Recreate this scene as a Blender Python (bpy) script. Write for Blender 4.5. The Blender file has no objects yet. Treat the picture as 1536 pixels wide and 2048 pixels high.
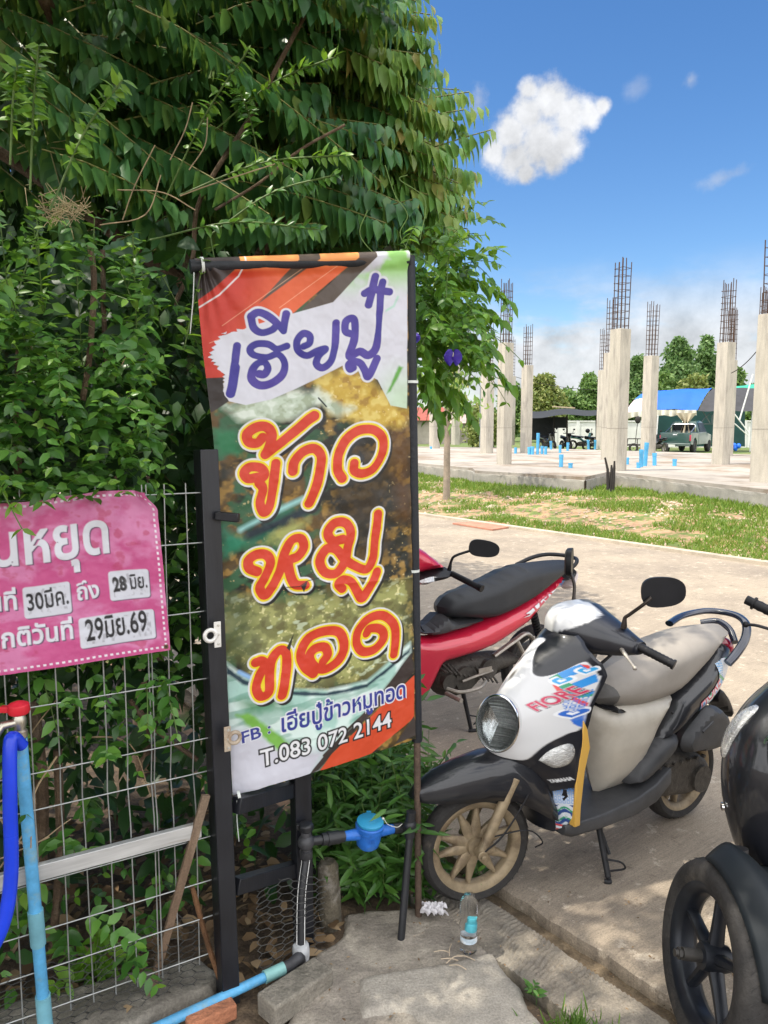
import bpy, bmesh, math, random
import numpy as np
from mathutils import Vector, Matrix, noise as mnoise
from mathutils.geometry import delaunay_2d_cdt
from mathutils.bvhtree import BVHTree
random.seed(7); rng = np.random.default_rng(7)
S = bpy.context.scene
# ------------------------------------------------------------------ camera
FPX, PITCH, CAMH = 1539.0, math.radians(6.45), 1.8
cam = bpy.data.cameras.new('camera'); cam.sensor_fit = 'VERTICAL'; cam.sensor_height = 24.0
cam.lens = 24.0 * FPX / 2048; cam.clip_start = 0.05; cam.clip_end = 3000
camo = bpy.data.objects.new('camera', cam); S.collection.objects.link(camo)
camo.location = (0, 0, CAMH); camo.rotation_euler = (math.pi / 2 - PITCH, 0, 0); S.camera = camo
# ------------------------------------------------------------------ light
SUN_EL, SUN_AZ = math.radians(63), math.radians(-105)       # azimuth from +Y, clockwise
sdir = Vector((math.sin(SUN_AZ) * math.cos(SUN_EL), math.cos(SUN_AZ) * math.cos(SUN_EL), math.sin(SUN_EL)))
sl = bpy.data.lights.new('sun', 'SUN'); sl.energy = 2.2; sl.angle = math.radians(0.53); sl.color = (1, .93, .80)
slo = bpy.data.objects.new('sun', sl); S.collection.objects.link(slo)
slo.rotation_euler = (-sdir).to_track_quat('-Z', 'Y').to_euler(); slo.location = (-4, 0, 9)
W = bpy.data.worlds.new('World'); S.world = W; W.use_nodes = True
S.view_settings.view_transform = 'Standard'; S.view_settings.look = 'None'; S.view_settings.gamma = 1
S.view_settings.exposure = 1.24
S.cycles.max_bounces = 8; S.cycles.transparent_max_bounces = 12
S.cycles.sample_clamp_indirect = 6

def sky():
    nt = W.node_tree; nt.nodes.clear(); N = nt.nodes.new; L = nt.links.new
    out = N('ShaderNodeOutputWorld'); bg = N('ShaderNodeBackground'); L(bg.outputs[0], out.inputs[0])
    bg.inputs[1].default_value = 0.15
    sk = N('ShaderNodeTexSky'); sk.sky_type = 'NISHITA'; sk.sun_disc = False
    sk.sun_elevation = SUN_EL; sk.sun_rotation = SUN_AZ; sk.air_density = 1.0; sk.dust_density = .25; sk.ozone_density = 3.0
    tc = N('ShaderNodeTexCoord'); sx = N('ShaderNodeSeparateXYZ'); L(tc.outputs['Generated'], sx.inputs[0])
    def M(op, a, b=None, c=None, clamp=False):
        n = N('ShaderNodeMath'); n.operation = op; n.use_clamp = clamp
        for i, v in enumerate((a, b, c)):
            if v is None: continue
            if isinstance(v, (int, float)): n.inputs[i].default_value = v
            else: L(v, n.inputs[i])
        return n.outputs[0]
    def noise(vec, sc, det, rough=.55, lac=2.1):
        n = N('ShaderNodeTexNoise'); n.inputs['Scale'].default_value = sc; n.inputs['Detail'].default_value = det
        n.inputs['Roughness'].default_value = rough; L(vec, n.inputs['Vector']); return n.outputs['Fac']
    def sstep(v, a, b):
        n = N('ShaderNodeMapRange'); n.interpolation_type = 'SMOOTHSTEP'; n.inputs[1].default_value = a; n.inputs[2].default_value = b
        L(v, n.inputs[0]); return n.outputs[0]
    az = M('ARCTAN2', sx.outputs[0], sx.outputs[1]); hl = M('SQRT', M('ADD', M('MULTIPLY', sx.outputs[0], sx.outputs[0]), M('MULTIPLY', sx.outputs[1], sx.outputs[1])))
    el = M('ARCTAN2', sx.outputs[2], hl)
    cv = N('ShaderNodeCombineXYZ'); L(az, cv.inputs[0]); L(el, cv.inputs[1])
    vec = cv.outputs[0]
    def blob(a0, e0, ra, re, sc, amp, seed, rot=0.0):
        da = M('SUBTRACT', az, a0); de = M('SUBTRACT', el, e0)
        c, s_ = math.cos(rot), math.sin(rot)
        x = M('DIVIDE', M('ADD', M('MULTIPLY', da, c), M('MULTIPLY', de, s_)), ra)
        y = M('DIVIDE', M('SUBTRACT', M('MULTIPLY', de, c), M('MULTIPLY', da, s_)), re)
        d = M('SQRT', M('ADD', M('MULTIPLY', x, x), M('MULTIPLY', y, y)))
        mp = N('ShaderNodeMapping'); mp.inputs['Location'].default_value = (seed, seed * .37, 0); L(vec, mp.inputs[0])
        n1 = noise(mp.outputs[0], sc, 6, .6)
        return M('ADD', M('SUBTRACT', 1.0, d), M('MULTIPLY', M('SUBTRACT', n1, .5), amp))
    PUFFS = [(0.202, 0.3695, 0.0309), (0.1785, 0.3594, 0.0284), (0.226, 0.3542, 0.0284), (0.2481, 0.3525, 0.0185), (0.1561, 0.3402, 0.0284), (0.19, 0.3295, 0.037), (0.2209, 0.3275, 0.0272), (0.1614, 0.3153, 0.0284), (0.137, 0.3216, 0.021), (0.1767, 0.3836, 0.0148), (0.2629, 0.3602, 0.0105), (0.2083, 0.3111, 0.021), (0.1739, 0.2986, 0.016)]
    npf = noise(vec, 26, 7, .62); npg = noise(vec, 70, 4, .6); fld = None
    for a0, e0, r0 in PUFFS:
        da = M('SUBTRACT', az, a0); de = M('SUBTRACT', el, e0); d = M('DIVIDE', M('SQRT', M('ADD', M('MULTIPLY', da, da), M('MULTIPLY', de, de))), r0)
        q = M('SUBTRACT', 1.0, d); fld = q if fld is None else M('SMOOTH_MAX', fld, q, .25)
    fld = M('ADD', fld, M('ADD', M('MULTIPLY', M('SUBTRACT', npf, .5), 1.1), M('MULTIPLY', M('SUBTRACT', npg, .5), .55)))
    m1 = sstep(fld, -.10, .62)
    m1b = sstep(blob(.300, .374, .022, .016, 30, 1.4, 5.3, .5), .1, .9)
    m1c = M('MULTIPLY', sstep(blob(.115, .375, .018, .03, 30, 2.2, 9.3), .2, 1.1), .5)
    m1d = M('MULTIPLY', sstep(blob(.36, .375, .014, .010, 50, 1.6, 1.3), .1, 1.1), .4)
    m1e = M('MULTIPLY', sstep(blob(.40, .275, .05, .012, 40, 2.2, 2.6, .2), .1, 1.3), .35)
    mp = N('ShaderNodeMapping'); mp.inputs['Scale'].default_value = (1, 2.6, 1); mp.inputs['Location'].default_value = (1.7, .4, 0); L(vec, mp.inputs[0])
    nb = noise(mp.outputs[0], 5.5, 8, .6)
    ramp = M('MULTIPLY', sstep(el, .215, .10), 1.0)
    m2 = M('MULTIPLY', sstep(M('ADD', nb, M('MULTIPLY', M('SUBTRACT', .12, el), 1.2)), .32, .56), ramp)
    m2 = M('MULTIPLY', m2, .93)
    cl = M('MAXIMUM', M('MAXIMUM', M('MAXIMUM', m1, M('MULTIPLY', m1b, .22)), M('MAXIMUM', m1c, m1d)), M('MAXIMUM', m1e, m2))
    # unseen broken cloud added behind the viewer and overhead, brightened to fill the shade
    nr = noise(tc.outputs['Generated'], 2.6, 5, .6); back = M('MAXIMUM', sstep(sx.outputs[1], .25, -.25), sstep(el, .72, .95)); hid = M('MULTIPLY', sstep(nr, .30, .48), back)
    nd = noise(vec, 13, 6, .62)
    shade = N('ShaderNodeMapRange'); shade.inputs[1].default_value = .35; shade.inputs[2].default_value = .65; shade.inputs[3].default_value = .62; shade.inputs[4].default_value = 1.0
    L(nd, shade.inputs[0])
    cc = N('ShaderNodeMixRGB'); cc.blend_type = 'MULTIPLY'; cc.inputs[0].default_value = 1; cc.inputs[1].default_value = (2.75, 2.8, 2.9, 1)
    L(shade.outputs[0], cc.inputs[2])
    hs = N('ShaderNodeHueSaturation'); hs.inputs['Saturation'].default_value = 1.24; hs.inputs['Hue'].default_value = .504; hs.inputs['Value'].default_value = .50; L(sk.outputs[0], hs.inputs['Color'])
    mx = N('ShaderNodeMixRGB'); L(cl, mx.inputs[0]); L(hs.outputs[0], mx.inputs[1]); L(cc.outputs[0], mx.inputs[2])
    m2_ = N('ShaderNodeMixRGB'); L(hid, m2_.inputs[0]); L(mx.outputs[0], m2_.inputs[1]); m2_.inputs[2].default_value = (7.4, 7.4, 7.5, 1)
    L(m2_.outputs[0], bg.inputs[0])
sky()

# ------------------------------------------------------------------ helpers
_f = np.array([0, math.cos(PITCH), -math.sin(PITCH)]); _u = np.array([0, math.sin(PITCH), math.cos(PITCH)]); _C = np.array([0, 0, CAMH])
def ray(x, y): return _f + np.array([1., 0, 0]) * (x - 768) / FPX - _u * (y - 1024) / FPX
def G(x, y, z=0.0):
    d = ray(x, y); return _C + d * ((z - CAMH) / d[2])
def YP(x, y, Y):
    d = ray(x, y); return _C + d * (Y / d[1])
def PL(x, y, p, n):
    d = ray(x, y); n = np.array(n, float); return _C + d * (np.dot(np.array(p, float) - _C, n) / np.dot(d, n))
def V(p): return Vector([float(c) for c in p])

MATS = {}
def pm(name, col, rough=.6, metal=0., var=.12, scale=18., bump=0., bscale=None, coat=0., spec=.5, trans=0., ior=1.45, col2=None, thr=(.4, .6), alpha=1., vcol=None, streak=None, sub=0.):
    """Principled material with noise-driven colour variation and bump."""
    if name in MATS: return MATS[name]
    m = bpy.data.materials.new(name); m.use_nodes = True; nt = m.node_tree; b = nt.nodes['Principled BSDF']; N = nt.nodes.new; L = nt.links.new
    b.inputs['Roughness'].default_value = rough; b.inputs['Metallic'].default_value = metal
    b.inputs['Coat Weight'].default_value = coat; b.inputs['Coat Roughness'].default_value = .06
    b.inputs['Specular IOR Level'].default_value = spec; b.inputs['IOR'].default_value = ior
    b.inputs['Transmission Weight'].default_value = trans; b.inputs['Alpha'].default_value = alpha
    tc = N('ShaderNodeTexCoord'); co = tc.outputs['Object']
    if streak:
        mp = N('ShaderNodeMapping'); mp.inputs['Scale'].default_value = streak[:3]
        if len(streak) > 3: mp.inputs['Rotation'].default_value = (0, 0, streak[3])
        mp.vector_type = 'TEXTURE' if False else 'POINT'; L(co, mp.inputs[0]); sco = mp.outputs[0]
    else: sco = co
    n1 = N('ShaderNodeTexNoise'); n1.inputs['Scale'].default_value = scale; n1.inputs['Detail'].default_value = 6; n1.inputs['Roughness'].default_value = .62; L(sco, n1.inputs['Vector'])
    n2 = N('ShaderNodeTexNoise'); n2.inputs['Scale'].default_value = scale * .17; n2.inputs['Detail'].default_value = 4; L(co, n2.inputs['Vector'])
    ad = N('ShaderNodeMath'); ad.operation = 'ADD'; L(n1.outputs['Fac'], ad.inputs[0]); L(n2.outputs['Fac'], ad.inputs[1])
    mr = N('ShaderNodeMapRange'); mr.inputs[1].default_value = .7; mr.inputs[2].default_value = 1.3; mr.inputs[3].default_value = 1 - var; mr.inputs[4].default_value = 1 + var; L(ad.outputs[0], mr.inputs[0])
    mul = N('ShaderNodeMixRGB'); mul.blend_type = 'MULTIPLY'; mul.inputs[0].default_value = 1
    if vcol:
        at = N('ShaderNodeVertexColor'); at.layer_name = vcol; L(at.outputs['Color'], mul.inputs[1])
    elif col2:
        mixc = N('ShaderNodeMixRGB'); mixc.inputs[1].default_value = (*col, 1); mixc.inputs[2].default_value = (*col2, 1)
        m3 = N('ShaderNodeTexNoise'); m3.inputs['Scale'].default_value = scale * .4; m3.inputs['Detail'].default_value = 8; m3.inputs['Roughness'].default_value = .65; L(sco, m3.inputs['Vector'])
        r3 = N('ShaderNodeMapRange'); r3.inputs[1].default_value = thr[0]; r3.inputs[2].default_value = thr[1]; L(m3.outputs['Fac'], r3.inputs[0]); L(r3.outputs[0], mixc.inputs[0])
        L(mixc.outputs[0], mul.inputs[1])
    else: mul.inputs[1].default_value = (*col, 1)
    L(mr.outputs[0], mul.inputs[2]); L(mul.outputs[0], b.inputs['Base Color'])
    if bump >= .4 and not vcol:
        nf = N('ShaderNodeTexNoise'); nf.inputs['Scale'].default_value = max(150, scale * 6); nf.inputs['Detail'].default_value = 3; nf.inputs['Roughness'].default_value = .75; L(co, nf.inputs['Vector'])
        rf = N('ShaderNodeMapRange'); rf.inputs[1].default_value = .3; rf.inputs[2].default_value = .7; rf.inputs[3].default_value = .74; rf.inputs[4].default_value = 1.24; L(nf.outputs['Fac'], rf.inputs[0])
        mf = N('ShaderNodeMixRGB'); mf.blend_type = 'MULTIPLY'; mf.inputs[0].default_value = 1; L(mul.outputs[0], mf.inputs[1]); L(rf.outputs[0], mf.inputs[2]); L(mf.outputs[0], b.inputs['Base Color'])
    if sub: b.inputs['Subsurface Weight'].default_value = sub
    rr = N('ShaderNodeMapRange'); rr.inputs[1].default_value = .3; rr.inputs[2].default_value = .7; rr.inputs[3].default_value = max(0, rough - .06); rr.inputs[4].default_value = min(1, rough + .1)
    L(n2.outputs['Fac'], rr.inputs[0]); L(rr.outputs[0], b.inputs['Roughness'])
    if bump:
        nb = N('ShaderNodeTexNoise'); nb.inputs['Scale'].default_value = bscale or scale * 3; nb.inputs['Detail'].default_value = 5; L(sco, nb.inputs['Vector'])
        bp = N('ShaderNodeBump'); bp.inputs['Strength'].default_value = min(1, bump); bp.inputs['Distance'].default_value = .01; L(nb.outputs['Fac'], bp.inputs['Height']); L(bp.outputs[0], b.inputs['Normal'])
    MATS[name] = m; return m

def leafmat(name, cols, rough=.42, transl=.35, tcol=(.25, .42, .04), spec=.45):
    """Leaf: per-island colour from a ramp, part of the light passes through."""
    if name in MATS: return MATS[name]
    m = bpy.data.materials.new(name); m.use_nodes = True; nt = m.node_tree; b = nt.nodes['Principled BSDF']; N = nt.nodes.new; L = nt.links.new
    g = N('ShaderNodeNewGeometry'); cr = N('ShaderNodeValToRGB'); L(g.outputs['Random Per Island'], cr.inputs[0])
    while len(cr.color_ramp.elements) < len(cols): cr.color_ramp.elements.new(.5)
    for i, c in enumerate(cols):
        cr.color_ramp.elements[i].position = c[0]; cr.color_ramp.elements[i].color = (*c[1], 1)
    L(cr.outputs[0], b.inputs['Base Color']); b.inputs['Roughness'].default_value = rough; b.inputs['Specular IOR Level'].default_value = spec
    t = N('ShaderNodeBsdfTranslucent'); mixc = N('ShaderNodeMixRGB'); mixc.inputs[0].default_value = .55; L(cr.outputs[0], mixc.inputs[1]); mixc.inputs[2].default_value = (*tcol, 1); L(mixc.outputs[0], t.inputs[0])
    mx = N('ShaderNodeMixShader'); mx.inputs[0].default_value = transl; L(b.outputs[0], mx.inputs[1]); L(t.outputs[0], mx.inputs[2])
    L(mx.outputs[0], nt.nodes['Material Output'].inputs[0]); MATS[name] = m; return m

ORG = {}
def tag(o, label=None, cat=None, group=None, kind=None):
    if label: o['label'] = label
    if cat: o['category'] = cat
    if group: o['group'] = group
    if kind: o['kind'] = kind
    return o
def thing(name, loc, label, cat, group=None):
    o = bpy.data.objects.new(name, None); S.collection.objects.link(o); o.location = V(loc); o.empty_display_size = .1
    ORG[o.name] = np.array([float(c) for c in loc]); return tag(o, label, cat, group)

class MB:
    """Collects vertices and faces; build() links them as one mesh object."""
    def __init__(s): s.v = []; s.f = []; s.mi = []; s.cm = 0
    def add(s, vs, fs):
        o = len(s.v); s.v += [tuple(float(c) for c in p) for p in vs]; s.f += [tuple(i + o for i in f) for f in fs]; s.mi += [s.cm] * len(fs)
    def box(s, c, size, M=None):
        x, y, z = [k / 2 for k in size]; P = [(-x, -y, -z), (x, -y, -z), (x, y, -z), (-x, y, -z), (-x, -y, z), (x, -y, z), (x, y, z), (-x, y, z)]
        c = np.array(c, float)
        if M is not None: P = [np.array(M) @ np.array(p) for p in P]
        s.add([c + np.array(p) for p in P], [(0, 3, 2, 1), (4, 5, 6, 7), (0, 1, 5, 4), (1, 2, 6, 5), (2, 3, 7, 6), (3, 0, 4, 7)])
    def prism(s, poly, z0, z1):
        n = len(poly); s.add([(p[0], p[1], z0) for p in poly] + [(p[0], p[1], z1) for p in poly],
              [tuple(range(n - 1, -1, -1)), tuple(range(n, 2 * n))] + [(i, (i + 1) % n, n + (i + 1) % n, n + i) for i in range(n)])
    def tube(s, pts, r, seg=10, cap=True, flat=None):
        P = [np.array(p, float) for p in pts]; n = len(P)
        R = [r] * n if isinstance(r, (int, float)) else list(r)
        T = [P[min(i + 1, n - 1)] - P[max(i - 1, 0)] for i in range(n)]; T = [t / (np.linalg.norm(t) + 1e-9) for t in T]
        ref = np.array([0, 0, 1.]) if abs(T[0][2]) < .9 else np.array([1., 0, 0])
        a = np.cross(T[0], ref); a /= np.linalg.norm(a); vs = []
        for i in range(n):
            a = a - T[i] * np.dot(a, T[i]); a /= np.linalg.norm(a) + 1e-9; b = np.cross(T[i], a)
            for k in range(seg):
                t = 2 * math.pi * k / seg; vs.append(P[i] + R[i] * (a * math.cos(t) + b * math.sin(t) * (flat or 1)))
        fs = [(i * seg + k, i * seg + (k + 1) % seg, (i + 1) * seg + (k + 1) % seg, (i + 1) * seg + k) for i in range(n - 1) for k in range(seg)]
        if cap: fs += [tuple(range(seg - 1, -1, -1)), tuple((n - 1) * seg + k for k in range(seg))]
        s.add(vs, fs)
    def cyl(s, a, b, r, r2=None, seg=14): s.tube([a, b], [r, r if r2 is None else r2], seg)
    def lathe(s, prof, c, axis=(0, 0, 1), seg=28, cap=True):
        ax = np.array(axis, float); ax /= np.linalg.norm(ax); ref = np.array([0, 0, 1.]) if abs(ax[2]) < .9 else np.array([1., 0, 0])
        a = np.cross(ax, ref); a /= np.linalg.norm(a); b = np.cross(ax, a); c = np.array(c, float); n = len(prof)
        vs = [c + ax * h + r * (a * math.cos(2 * math.pi * k / seg) + b * math.sin(2 * math.pi * k / seg)) for r, h in prof for k in range(seg)]
        fs = [(i * seg + k, i * seg + (k + 1) % seg, (i + 1) * seg + (k + 1) % seg, (i + 1) * seg + k) for i in range(n - 1) for k in range(seg)]
        if cap: fs += [tuple(range(seg - 1, -1, -1)), tuple((n - 1) * seg + k for k in range(seg))]
        s.add(vs, fs)
    def grid(s, P):
        P = np.array(P, float); n, m = P.shape[:2]
        s.add(P.reshape(-1, 3), [(i * m + j, i * m + j + 1, (i + 1) * m + j + 1, (i + 1) * m + j) for i in range(n - 1) for j in range(m - 1)])
    def loft(s, secs, closed=True, cap=True):
        P = np.array(secs, float); n, m = P.shape[:2]; mm = m if closed else m - 1
        fs = [(i * m + j, i * m + (j + 1) % m, (i + 1) * m + (j + 1) % m, (i + 1) * m + j) for i in range(n - 1) for j in range(mm)]
        if cap and closed: fs += [tuple(range(m - 1, -1, -1)), tuple((n - 1) * m + k for k in range(m))]
        s.add(P.reshape(-1, 3), fs)
    def sphere(s, c, r, seg=16, rings=10):
        c = np.array(c, float); r = np.array([r] * 3 if isinstance(r, (int, float)) else r, float)
        P = [[c + r * np.array([math.sin(t) * math.cos(p), math.sin(t) * math.sin(p), math.cos(t)]) for p in np.linspace(0, 2 * math.pi, seg, endpoint=False)] for t in np.linspace(.02, math.pi - .02, rings)]
        s.loft(P)
    def build(s, name, mat, parent=None, smooth=40, bevel=0, subsurf=0, vcol=None, recalc=True):
        me = bpy.data.meshes.new(name); off = ORG.get(parent.name, np.zeros(3)) if parent else np.zeros(3)
        me.from_pydata([tuple(np.array(p) - off) for p in s.v] if parent else s.v, [], s.f)
        for mt in (mat if isinstance(mat, (list, tuple)) else [mat]): me.materials.append(mt)
        if isinstance(mat, (list, tuple)): me.polygons.foreach_set('material_index', s.mi)
        if recalc:
            bm = bmesh.new(); bm.from_mesh(me); bmesh.ops.recalc_face_normals(bm, faces=bm.faces); bm.to_mesh(me); bm.free()
        if vcol is not None:
            ca = me.color_attributes.new('paint', 'FLOAT_COLOR', 'POINT'); ca.data.foreach_set('color', np.asarray(vcol, np.float32).ravel())
        o = bpy.data.objects.new(name, me); S.collection.objects.link(o)
        if parent: o.parent = parent; ORG[o.name] = off
        if smooth:
            me.polygons.foreach_set('use_smooth', [True] * len(me.polygons))
            me.set_sharp_from_angle(angle=math.radians(smooth))
        if bevel:
            b = o.modifiers.new('bevel', 'BEVEL'); b.width = bevel; b.segments = 2; b.limit_method = 'ANGLE'; b.angle_limit = math.radians(35); b.harden_normals = False
        if subsurf:
            b = o.modifiers.new('sub', 'SUBSURF'); b.levels = subsurf; b.render_levels = subsurf
        return o

def fastmesh(name, verts, faces4, mat, parent=None, smooth=False, nv=4):
    """verts (N,3), faces (M,nv) numpy -> mesh object"""
    me = bpy.data.meshes.new(name); off = ORG.get(parent.name, np.zeros(3)) if parent else np.zeros(3)
    verts = (np.asarray(verts) - off).astype(np.float32); faces4 = np.asarray(faces4, np.int32)
    me.vertices.add(len(verts)); me.vertices.foreach_set('co', verts.ravel())
    me.loops.add(faces4.size); me.loops.foreach_set('vertex_index', faces4.ravel())
    me.polygons.add(len(faces4)); me.polygons.foreach_set('loop_start', np.arange(0, faces4.size, nv, dtype=np.int32))
    try: me.polygons.foreach_set('loop_total', np.full(len(faces4), nv, np.int32))
    except Exception: pass
    me.update(calc_edges=True); me.validate()
    if smooth: me.polygons.foreach_set('use_smooth', np.ones(len(me.polygons), bool))
    for mt in (mat if isinstance(mat, (list, tuple)) else [mat]): me.materials.append(mt)
    o = bpy.data.objects.new(name, me); S.collection.objects.link(o)
    if parent: o.parent = parent; ORG[o.name] = off
    return o

# leaf templates: x across, y along, z up (normal). Triangles only.
LEAF_V = np.array([(0, 0, 0), (-.48, .26, .06), (0, .30, 0), (.48, .26, .06), (-.42, .60, .02), (0, .64, -.03), (.42, .60, .02), (0, 1, -.12)], float)
LEAF_F = np.array([(0, 2, 1), (0, 3, 2), (1, 2, 5), (1, 5, 4), (2, 3, 6), (2, 6, 5), (4, 5, 7), (5, 6, 7)])
def unit(a): return a / (np.linalg.norm(a, axis=-1, keepdims=True) + 1e-9)
def leaves(pos, along, nrm, length, width):
    """arrays -> verts, faces of many leaves"""
    pos = np.asarray(pos, float); y = unit(np.asarray(along, float)); n = np.asarray(nrm, float)
    x = unit(np.cross(y, n)); z = np.cross(x, y)
    k = len(pos); L = np.broadcast_to(np.asarray(length, float), (k,))[:, None, None]; Wd = np.broadcast_to(np.asarray(width, float), (k,))[:, None, None]
    T = LEAF_V[None]
    vs = pos[:, None] + x[:, None] * (T[..., 0:1] * Wd) + y[:, None] * (T[..., 1:2] * L) + z[:, None] * (T[..., 2:3] * L)
    fs = LEAF_F[None] + (np.arange(k) * len(LEAF_V))[:, None, None]
    return vs.reshape(-1, 3), fs.reshape(-1, 3)
def smooth_path(pts, n=8):
    P = [np.array(p, float) for p in pts]; P = [2 * P[0] - P[1]] + P + [2 * P[-1] - P[-2]]; out = []
    for i in range(1, len(P) - 2):
        for k in range(n):
            t = k / n; a, b, c, d = P[i - 1:i + 3]
            out.append(.5 * ((2 * b) + (c - a) * t + (2 * a - 5 * b + 4 * c - d) * t * t + (3 * b - a - 3 * c + d) * t ** 3))
    out.append(P[-2]); return out
def vnoise(x, y, seed=0):
    """value noise, arrays"""
    xi = np.floor(x).astype(int); yi = np.floor(y).astype(int); fx = x - xi; fy = y - yi
    fx = fx * fx * (3 - 2 * fx); fy = fy * fy * (3 - 2 * fy)
    def h(a, b):
        k = (a * 374761393 + b * 668265263 + seed * 974634761) & 0x7fffffff
        k = ((k ^ (k >> 13)) * 1274126177) & 0x7fffffff
        return ((k ^ (k >> 16)) & 0xffff) / 65535.
    return (h(xi, yi) * (1 - fx) + h(xi + 1, yi) * fx) * (1 - fy) + (h(xi, yi + 1) * (1 - fx) + h(xi + 1, yi + 1) * fx) * fy
def fbm(x, y, oct=4, seed=0):
    s = 0; a = .5; t = 0
    for o in range(oct): s = s + a * vnoise(x * 2 ** o, y * 2 ** o, seed + o); t += a; a *= .5
    return s / t

# ------------------------------------------------------------------ ground, road
RD = np.array([.609, -.793]); RN = np.array([.793, .609])          # along the road, across it
def road_xy(q, t): return RN * q + RD * t
def hz(q, t):
    """terrain height: verge rises from the far road edge to the building plot"""
    s = np.clip((q - 9.95) / 3.6, 0, 1); return .31 * s * s * (3 - 2 * s)
def ground():
    qs = np.concatenate([np.linspace(-60, -6, 10), np.linspace(-5, 1.75, 28), [1.80], np.linspace(2.2, 9.8, 6), np.linspace(9.9, 16, 50), np.linspace(17, 40, 18), np.geomspace(44, 900, 16)])
    ts = np.concatenate([-np.geomspace(900, 34, 16), np.linspace(-30, 14, 120), np.geomspace(16, 900, 16)])
    Q, T = np.meshgrid(qs, ts, indexing='ij')
    X = RN[0] * Q + RD[0] * T; Y = RN[1] * Q + RD[1] * T
    Z = hz(Q, T) + np.where(Q > 10, (fbm(X * 1.3, Y * 1.3, 4, 3) - .5) * .07 * np.clip((Q - 10) / 1.5, 0, 1), 0)
    Z = np.where((Q > 1.78) & (Q < 9.9), -.1, Z); Z = np.where(Q <= 1.78, -.03 + (fbm(X * 3, Y * 3, 4, 5) - .5) * .05, Z)
    v = np.stack([X, Y, Z], -1).reshape(-1, 3); n, m = Q.shape
    idx = np.arange(n * m).reshape(n, m); f = np.stack([idx[:-1, :-1], idx[:-1, 1:], idx[1:, 1:], idx[1:, :-1]], -1).reshape(-1, 4)
    m_ = pm('verge_soil', (.36, .22, .13), .95, var=.35, scale=9, bump=.7, bscale=30, col2=(.11, .15, .035), thr=(.44, .56))
    o = fastmesh('ground', v, f, m_, smooth=True); tag(o, kind='structure')
    me = o.data
    dirt = pm('leaf_litter_soil', (.085, .06, .04), .95, var=.45, scale=30, bump=.9, bscale=60, col2=(.17, .12, .075), thr=(.5, .62)); me.materials.append(dirt)
    grass_far = pm('far_grass_soil', (.10, .15, .035), .95, var=.3, scale=3, bump=.3, col2=(.20, .18, .08), thr=(.5, .65)); me.materials.append(grass_far)
    c = v[f].mean(1); q = c[:, 0] * RN[0] + c[:, 1] * RN[1]
    me.polygons.foreach_set('material_index', np.where(q < 1.78, 1, np.where(q > 24, 2, 0)).astype(np.int32))
ground()
ROADMAT = None
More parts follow.
